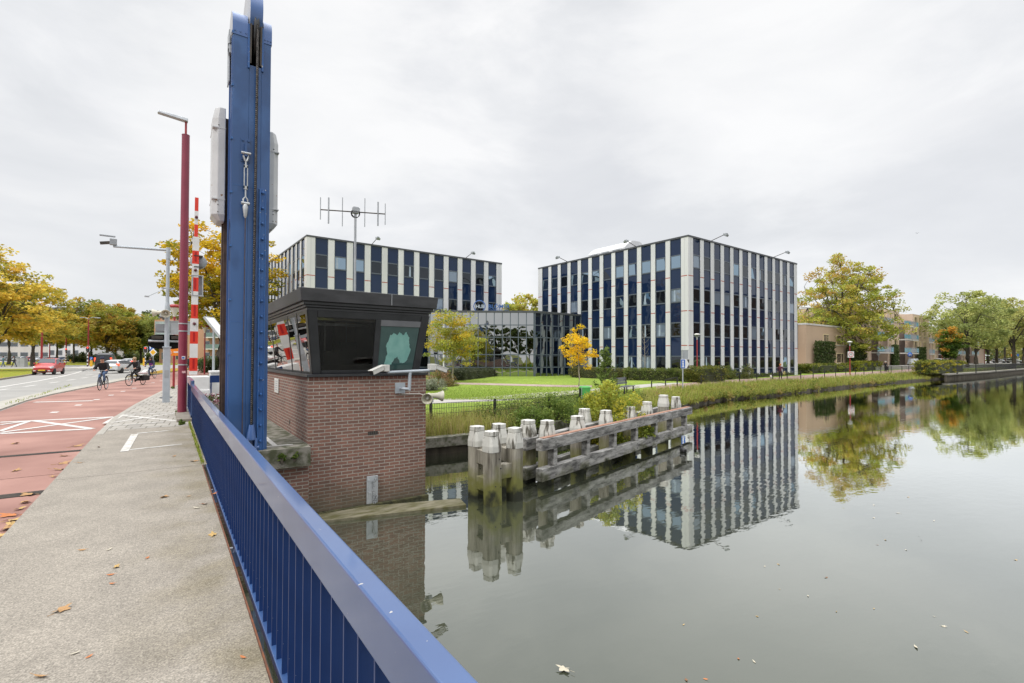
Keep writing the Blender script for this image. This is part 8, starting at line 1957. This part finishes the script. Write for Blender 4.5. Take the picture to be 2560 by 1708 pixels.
# information sign
q = at(1707, 975, -.6); D = (q - CAMV).dot(FW)
t = thing('information_sign', 'blue and white information sign with an i and an arrow on a grey post', 'sign', (q.x, q.y, -.6), math.atan2(_R0.y, _R0.x))
zA, zB = ring_at(D, 918) + .6, ring_at(D, 895) + .6; zC, zD = ring_at(D, 894) + .6, ring_at(D, 873) + .6
m = MB(); pole(m, zD + .05, .045); m.build('post', M['galv'], t)
m = MB(); m.box((-.17, -.07, zA), (.47, -.05, zB)); m.build('panel', M['sign_white'], t, bevel=.01)
m = MB(); m.box((-.155, -.076, zA + .02), (.155, -.071, zB - .02)); m.build('blue_field', M['sign_blue'], t)
zm = (zA + zB) / 2; hh = (zB - zA) / 2
m = MB(); m.lathe([(.001, 0), (.062, 0), (.062, .004)], 16, 0, Matrix.Translation((0, -.078, zm + hh * .55)) @ Matrix.Rotation(rad(90), 4, 'X')); m.box((-.045, -.083, zm - hh * .55), (.045, -.078, zm + hh * .28)); m.box((-.075, -.083, zm + hh * .12), (-.046, -.078, zm + hh * .28)); m.box((-.085, -.083, zm - hh * .75), (.085, -.078, zm - hh * .56)); m.build('letter_i', M['sign_white'], t)
m = MB(); m.add([(.26, -.074, zA + .01), (.46, -.074, zA + .01), (.46, -.074, zm)], [(0, 1, 2)]); m.add([(.26, -.074, zB - .01), (.46, -.074, zB - .01), (.46, -.074, zm)], [(0, 1, 2)]); m.build('dark_corners', M['dark_steel'], t)
m = MB(); m.box((-.08, .03, zC), (.42, .05, zD)); m.box((-.1, .02, zC - .02), (.44, .06, zC - .001)); m.box((-.1, .02, zD + .001), (.44, .06, zD + .02)); m.build('sign_back', M['grey_back'], t)
# red dish lamps on the promenade
def dish(label, u, vb, vt, z, k=1.0):
    q = at(u, vb, z); D = (q - CAMV).dot(FW); h = ring_at(D, vt) - z; return lantern(label, q.x, q.y, z, h, k, 'dish'), D, q
dish('red lamp post with a white dish at the canal corner of the striped office', 1743, 960, 831, -.55, .95)
L2, D, q = dish('red lamp post carrying the white 30 sign before the plane tree', 2125, 940, 849, -.6, 1.1)
t = thing('speed_sign', 'white square speed limit sign reading 30 on a red lamp post', 'road sign', (q.x, q.y - .12, ring_at(D, 882)), math.atan2(_R0.y, _R0.x))
m = MB(); m.box((-.42, -.02, -.42), (.42, .0, .42)); m.build('plate', M['sign_white'], t, bevel=.006)
m = MB(); m.tube([(.30 * math.cos(a), -.024, .30 * math.sin(a)) for a in [2*math.pi*k/32 for k in range(33)]], .035, 6); m.build('red_ring', M['red_dark'], t)
lettering('30', .34, M['black'], t, (0, -.022, 0), (rad(90), 0, 0), name='lettering')
q = CAMV + ray(2275, 887) * 92; t = thing('cycle_path_sign', 'round blue sign with a white bicycle before the balconies', 'road sign', (q.x, q.y, q.z), math.atan2(_R0.y, _R0.x))
m = MB(); m.lathe([(.001, -.02), (.45, -.02), (.45, .02), (.001, .02)], 24, 0, Matrix.Rotation(rad(90), 4, 'X')); m.build('disc', M['sign_blue'], t); m = MB(); m.cyl((0, .05, -3.3), (0, .05, .4), .04); m.build('post', M['galv'], t)
m = MB()
for x in (-.17, .17): m.tube([(x + .11*math.cos(a), -.03, -.06 + .11*math.sin(a)) for a in [2*math.pi*k/14 for k in range(15)]], .018, 4)
m.tube([(-.17, -.03, -.06), (-.06, -.03, .12), (.12, -.03, .12), (.17, -.03, -.06)], .018, 4); m.tube([(-.06, -.03, .12), (.0, -.03, -.06), (.12, -.03, .12)], .018, 4); m.build('bicycle_symbol', M['sign_white'], t)
q = CAMV + ray(2196, 885) * 90; t = thing('round_sign', 'dark back of a round sign on a grey post by the first balconies', 'road sign', (q.x, q.y, q.z), math.atan2(_R0.y, _R0.x)); m = MB(); m.lathe([(.001, -.02), (.34, -.02), (.34, .02), (.001, .02)], 22, 0, Matrix.Rotation(rad(90), 4, 'X')); m.build('disc', M['grey_back'], t); m = MB(); m.cyl((0, -.05, -3.2), (0, -.05, .4), .04); m.build('post', M['galv'], t)
q = CAMV + ray(2355, 880) * 98; lantern('thin red lamp post left of the maple crown', q.x, q.y, .2, 6.2, 1.0, 'dish'); q = CAMV + ray(2461, 880) * 128; lantern('thin red lamp post among the quay trees', q.x, q.y, .2, 6.5, 1.0, 'dish')
q = CAMV + ray(2531, 889) * 165; t = thing('orange_sign', 'orange sign far along the quay', 'road sign', (q.x, q.y, q.z), math.atan2(_R0.y, _R0.x)); m = MB(); m.box((-.45, 0, -.4), (.45, .03, .4)); m.build('panel', M['orange'], t); m = MB(); m.cyl((0, .05, -2), (0, .05, .3), .05); m.build('post', M['galv'], t)
q = CAMV + ray(2545, 888) * 165; t = thing('blue_sign', 'blue sign far along the quay beside the orange sign', 'road sign', (q.x, q.y, q.z), math.atan2(_R0.y, _R0.x)); m = MB(); m.box((-.35, 0, -.4), (.35, .03, .4)); m.build('panel', M['sign_blue'], t); m = MB(); m.cyl((0, .05, -2), (0, .05, .3), .05); m.build('post', M['galv'], t)
# white flag mast left of the pavilion, meter box
q = at(1109, 945, GZ); t = thing('flag_mast', 'slim white mast standing before the left office', 'mast', (q.x, q.y, GZ)); m = MB(); pole(m, 6.3, .07, .05); m.build('mast', M['white_paint'], t); m = MB(); m.lathe([(.08, 6.3), (.09, 6.34), (.02, 6.42)], 10); m.build('finial', M['white_paint'], t)
q = at(1181, 938, GZ); t = thing('meter_box', 'white box standing in the groundcover before the glass building', 'box', (q.x, q.y, GZ), math.atan2(_R0.y, _R0.x)); m = MB(); m.box((-.3, -.15, 0), (.3, .15, .95)); m.build('body', M['white_paint'], t, bevel=.02); m = MB(); m.box((-.26, -.156, .1), (.26, -.151, .88)); m.build('door', M['sign_white'], t)
# duck and bird
q = at(1708, 1130, WZ); t = thing('coot', 'black water bird with a white beak swimming by the end of the fender', 'bird', (q.x, q.y, WZ), rad(60))
m = MB(); m.ball((0, 0, .05), .17, 0, 10, (1.1, .62, .55)); m.ball((.16, 0, .17), .06, 0, 8); m.cyl((.10, 0, .08), (.16, 0, .17), .05, .04, 8); m.cyl((-.16, 0, .07), (-.24, 0, .11), .05, .015, 6); m.build('body', M['black'], t); m = MB(); m.cyl((.20, 0, .165), (.26, 0, .15), .02, .005, 6); m.build('beak', M['sign_white'], t)
q = CAMV + ray(2293, 583) * 60; t = thing('flying_bird', 'tiny dark bird in the sky above the plane tree', 'bird', q, rad(20)); m = MB(); m.ball((0, 0, 0), .10, 0, 8, (1.8, .7, .7)); m.build('body', M['black'], t)
for s in (-1, 1): m = MB(); m.hexa([(-.08, s*.04, -.01), (.08, s*.04, -.01), (.02, s*.42, .10), (-.06, s*.42, .10)], [(-.08, s*.04, .01), (.08, s*.04, .01), (.02, s*.42, .115), (-.06, s*.42, .115)]); m.build('wing', M['black'], t)
t.scale = (.5, .5, .5)
# weeds on the abutment and along the kerb
for (u, v, z, lb) in ((705, 1145, -.12, 'small green weeds growing from the mossy concrete edge, left clump'), (736, 1140, -.10, 'small green weeds growing from the mossy concrete edge, right clump')):
    p = atY(u, v, 10.40); shrub('weed_clump', lb, p.x, p.y - .02, p.z - .05, .12, .06, .16, [(.09, .15, .03), (.18, .24, .05)], 320, .022, int(u), None, 'weed', ncl=14, stems=True)
for u, v, lb in ((445, 1036, 'weed tuft at the foot of the concrete plinth'), (452, 1062, 'weed tuft at the near corner of the concrete plinth'), (432, 972, 'grass tuft round the red lamp post')):
    p = at(u, v, 0); shrub('weed_clump', lb, p.x, p.y, 0, .11, .16, .15, [(.09, .15, .03), (.2, .26, .06)], 260, .025, int(u + v), None, 'weed', ncl=12)
kp = np.array([(0.50 + rb.normal() * .012, rb.uniform(9.7, 16), 0) for _ in range(900)]); blades('kerb_weeds', kp, .06, .006, FRESH, 77, 'low weeds in the joint along the foot of the railing')
kp = np.array([(-4.75 + rb.normal() * .05 - .05 * (i % 3), rb.uniform(20, 40), -.0) for i in range(160)]); blades('kerb_weeds', kp, .10, .012, FRESH, 78, 'tufts of grass on the divider strip')

# ================================================================== FALLEN LEAVES
LM = [pm('leaf_tan', (.42, .25, .11), (.34, .19, .08), 30, .8), pm('leaf_yellow', (.50, .34, .13), (.42, .27, .10), 30, .8), pm('leaf_brown', (.24, .12, .06), (.18, .09, .045), 30, .8), pm('leaf_orange', (.50, .18, .06), (.42, .15, .05), 30, .8), pm('leaf_pale', (.52, .48, .38), (.45, .40, .30), 30, .8)]
def leaf_shape(lobed):
    m = MB()
    if lobed:
        pts = []
        for k in range(20):
            a = 2 * math.pi * k / 20; r = (.5 if k % 4 == 0 else (.36 if k % 4 in (1, 3) else .24)) * (1.1 if k < 10 else .9); pts.append((r * math.cos(a), r * math.sin(a) * .85, .05 * math.cos(2 * a) + .05))
        m.add([(0, 0, .02)] + pts, [(0, i + 1, (i + 1) % 20 + 1) for i in range(20)]); m.tube([(-.45, 0, .03), (-.75, .08, .05)], .015, 4)
    else:
        a = [(-.5, 0, .12), (-.2, .16, .03), (.15, .17, .02), (.5, 0, .10), (.15, -.17, .05), (-.2, -.16, .06)]; m.add(a + [(0, 0, 0)], [(i, (i + 1) % 6, 6) for i in range(6)]); m.tube([(-.5, 0, .12), (-.68, .03, .15)], .015, 4)
    return m
LP = [leaf_shape(True).build('fallen_leaf', LM[0]), leaf_shape(False).build('fallen_leaf', LM[0])]
rl = random.Random(9)
def leaf(u, v, size, k, kind, z=0.004, label=None, group=None):
    o = LP[kind] if not LP[kind].get('category') else LP[kind].copy()
    if o.name not in COL.objects: COL.objects.link(o)
    s = o.material_slots[0]; s.link = 'OBJECT'; s.material = LM[k]
    p = at(u, v, z); o.location = p; o.rotation_euler = (rl.uniform(-.15, .15), rl.uniform(-.15, .15), rl.uniform(0, 6.28)); o.scale = (size, size * rl.uniform(.7, 1), size)
    tag(o, label, 'leaf', group)
cn = ['tan', 'yellow', 'brown', 'orange', 'pale']
LL = [(157, 1524, .13, 0, 0, 'large curled tan leaf on the footway in the left foreground'), (102, 1691, .10, 0, 1, 'tan leaf at the bottom left corner of the footway'), (187, 1633, .06, 4, 1, 'pale scrap lying on the footway above the bottom left leaf'), (290, 1417, .09, 1, 0, 'yellowish leaf in the middle of the footway'), (276, 1437, .06, 3, 1, 'small orange leaf just below the yellowish leaf'), (281, 1459, .06, 3, 1, 'small reddish leaf, lowest of three in the middle of the footway'), (368, 1395, .06, 3, 1, 'small orange leaf right of the middle of the footway'), (533, 1337, .13, 1, 0, 'star shaped tan leaf near the railing'), (412, 1242, .14, 0, 0, 'long tan leaf across the footway towards the railing'), (490, 1270, .10, 4, 1, 'pale leaf lying near the railing'), (511, 1260, .10, 2, 0, 'brown leaf close to the deck edge by the railing'), (484, 1153, .16, 0, 0, 'tan leaf near the railing where the footway slab begins'), (536, 1234, .09, 3, 0, 'rust coloured leaf caught at the deck edge'), (205, 1375, .07, 0, 1, 'small leaf left of the middle of the footway'), (272, 1374, .07, 4, 1, 'pale sliver in the middle of the footway'), (471, 1241, .07, 0, 1, 'small tan leaf between the long leaf and the railing'), (222, 1642, .05, 3, 1, 'tiny orange leaf right of the pale scrap'), (200, 1157, .12, 0, 0, 'tan leaf at the left edge of the footway slab'), (247, 1118, .12, 2, 1, 'small brown leaf left of the worn white mark'), (435, 1141, .12, 0, 1, 'tan leaf beside the thin white line'), (607, 1643, .05, 3, 1, 'tiny orange leaf near the railing foot')]
for u, v, s, k, kind, lb in LL: leaf(u, v, s, k, kind, .006, lb, 'leaves on the footway')
RL = [(72, 1236, .20, 0, 'long tan leaf at the kerb of the red cycle path, topmost of the heap'), (62, 1256, .18, 0, 'tan leaf under the topmost leaf of the kerb heap'), (22, 1288, .22, 3, 'orange leaf at the left of the kerb heap'), (34, 1300, .18, 1, 'yellow leaf in the kerb heap'), (28, 1312, .18, 1, 'bright yellow leaf in the kerb heap'), (18, 1322, .22, 0, 'tan leaf low in the kerb heap'), (8, 1338, .2, 1, 'lowest yellow leaf of the kerb heap'), (48, 1272, .15, 1, 'yellow leaf at the kerb edge above the heap'), (160, 1158, .22, 0, 'curled tan leaf on the red path near the grating'), (148, 1174, .20, 0, 'tan leaf on the red path beside the grating'), (42, 1176, .18, 0, 'lone tan leaf on the red path above the grating'), (38, 1109, .22, 0, 'tan leaf on the red path at the far drain'), (195, 1115, .25, 0, 'flat tan leaf on the red path by the kerb corner'), (160, 1140, .16, 2, 'brown leaf on the red path by the kerb'), (135, 1191, .14, 0, 'tan leaf at the end of the grating')]
for u, v, s, k, lb in RL: leaf(u, v, s, k, 0, RZ + .012, lb, 'leaves on the red cycle path')
WL = [(1709, 1562, .10, 1, 'yellow leaf drifting near the bottom centre of the water'), (1893, 1541, .09, 1, 'small yellow leaf drifting'), (1912, 1416, .10, 4, 'pale leaf'), (2020, 1490, .12, 4, 'pale leaf pair'), (2091, 1529, .08, 1, 'round yellow leaf'), (2185, 1522, .08, 1, 'yellow leaf'), (2066, 1444, .14, 2, 'brown leaf'), (1946, 1411, .12, 1, 'ochre leaf'), (2416, 1580, .14, 1, 'slim yellow leaf'), (2360, 1566, .14, 4, 'pale stalk'), (2290, 1618, .2, 4, 'leafy pale twig'), (1885, 1654, .12, 4, 'white feather like leaf'), (1846, 1647, .09, 3, 'orange leaf'), (1764, 1698, .12, 3, 'orange leaf low'), (1716, 1700, .12, 2, 'brown leaf low'), (2245, 1283, .22, 4, 'broad pale leaf'), (2185, 1263, .14, 4, 'pale leaf'), (2184, 1295, .14, 4, 'pale leaf'), (2335, 1302, .14, 4, 'pale leaf'), (2213, 1350, .12, 1, 'yellow leaf'), (2194, 1362, .1, 3, 'orange leaf'), (2265, 1375, .12, 4, 'pale leaf'), (2540, 1400, .12, 1, 'yellow leaf'), (2335, 1541, .08, 4, 'pale leaf'), (1949, 1473, .08, 1, 'yellow leaf'), (2270, 1243, .14, 1, 'yellow leaf')]
for u, v, s, k, lb in WL: leaf(u, v, s * .45, k, rl.choice((0, 1)), WZ + .004, 'small pale or yellow leaf floating on the open water', 'leaves floating on the water')
leaf(1409, 1672, .17, 4, 0, WZ + .02, 'large pale ragged leaf floating in the bottom middle of the picture')
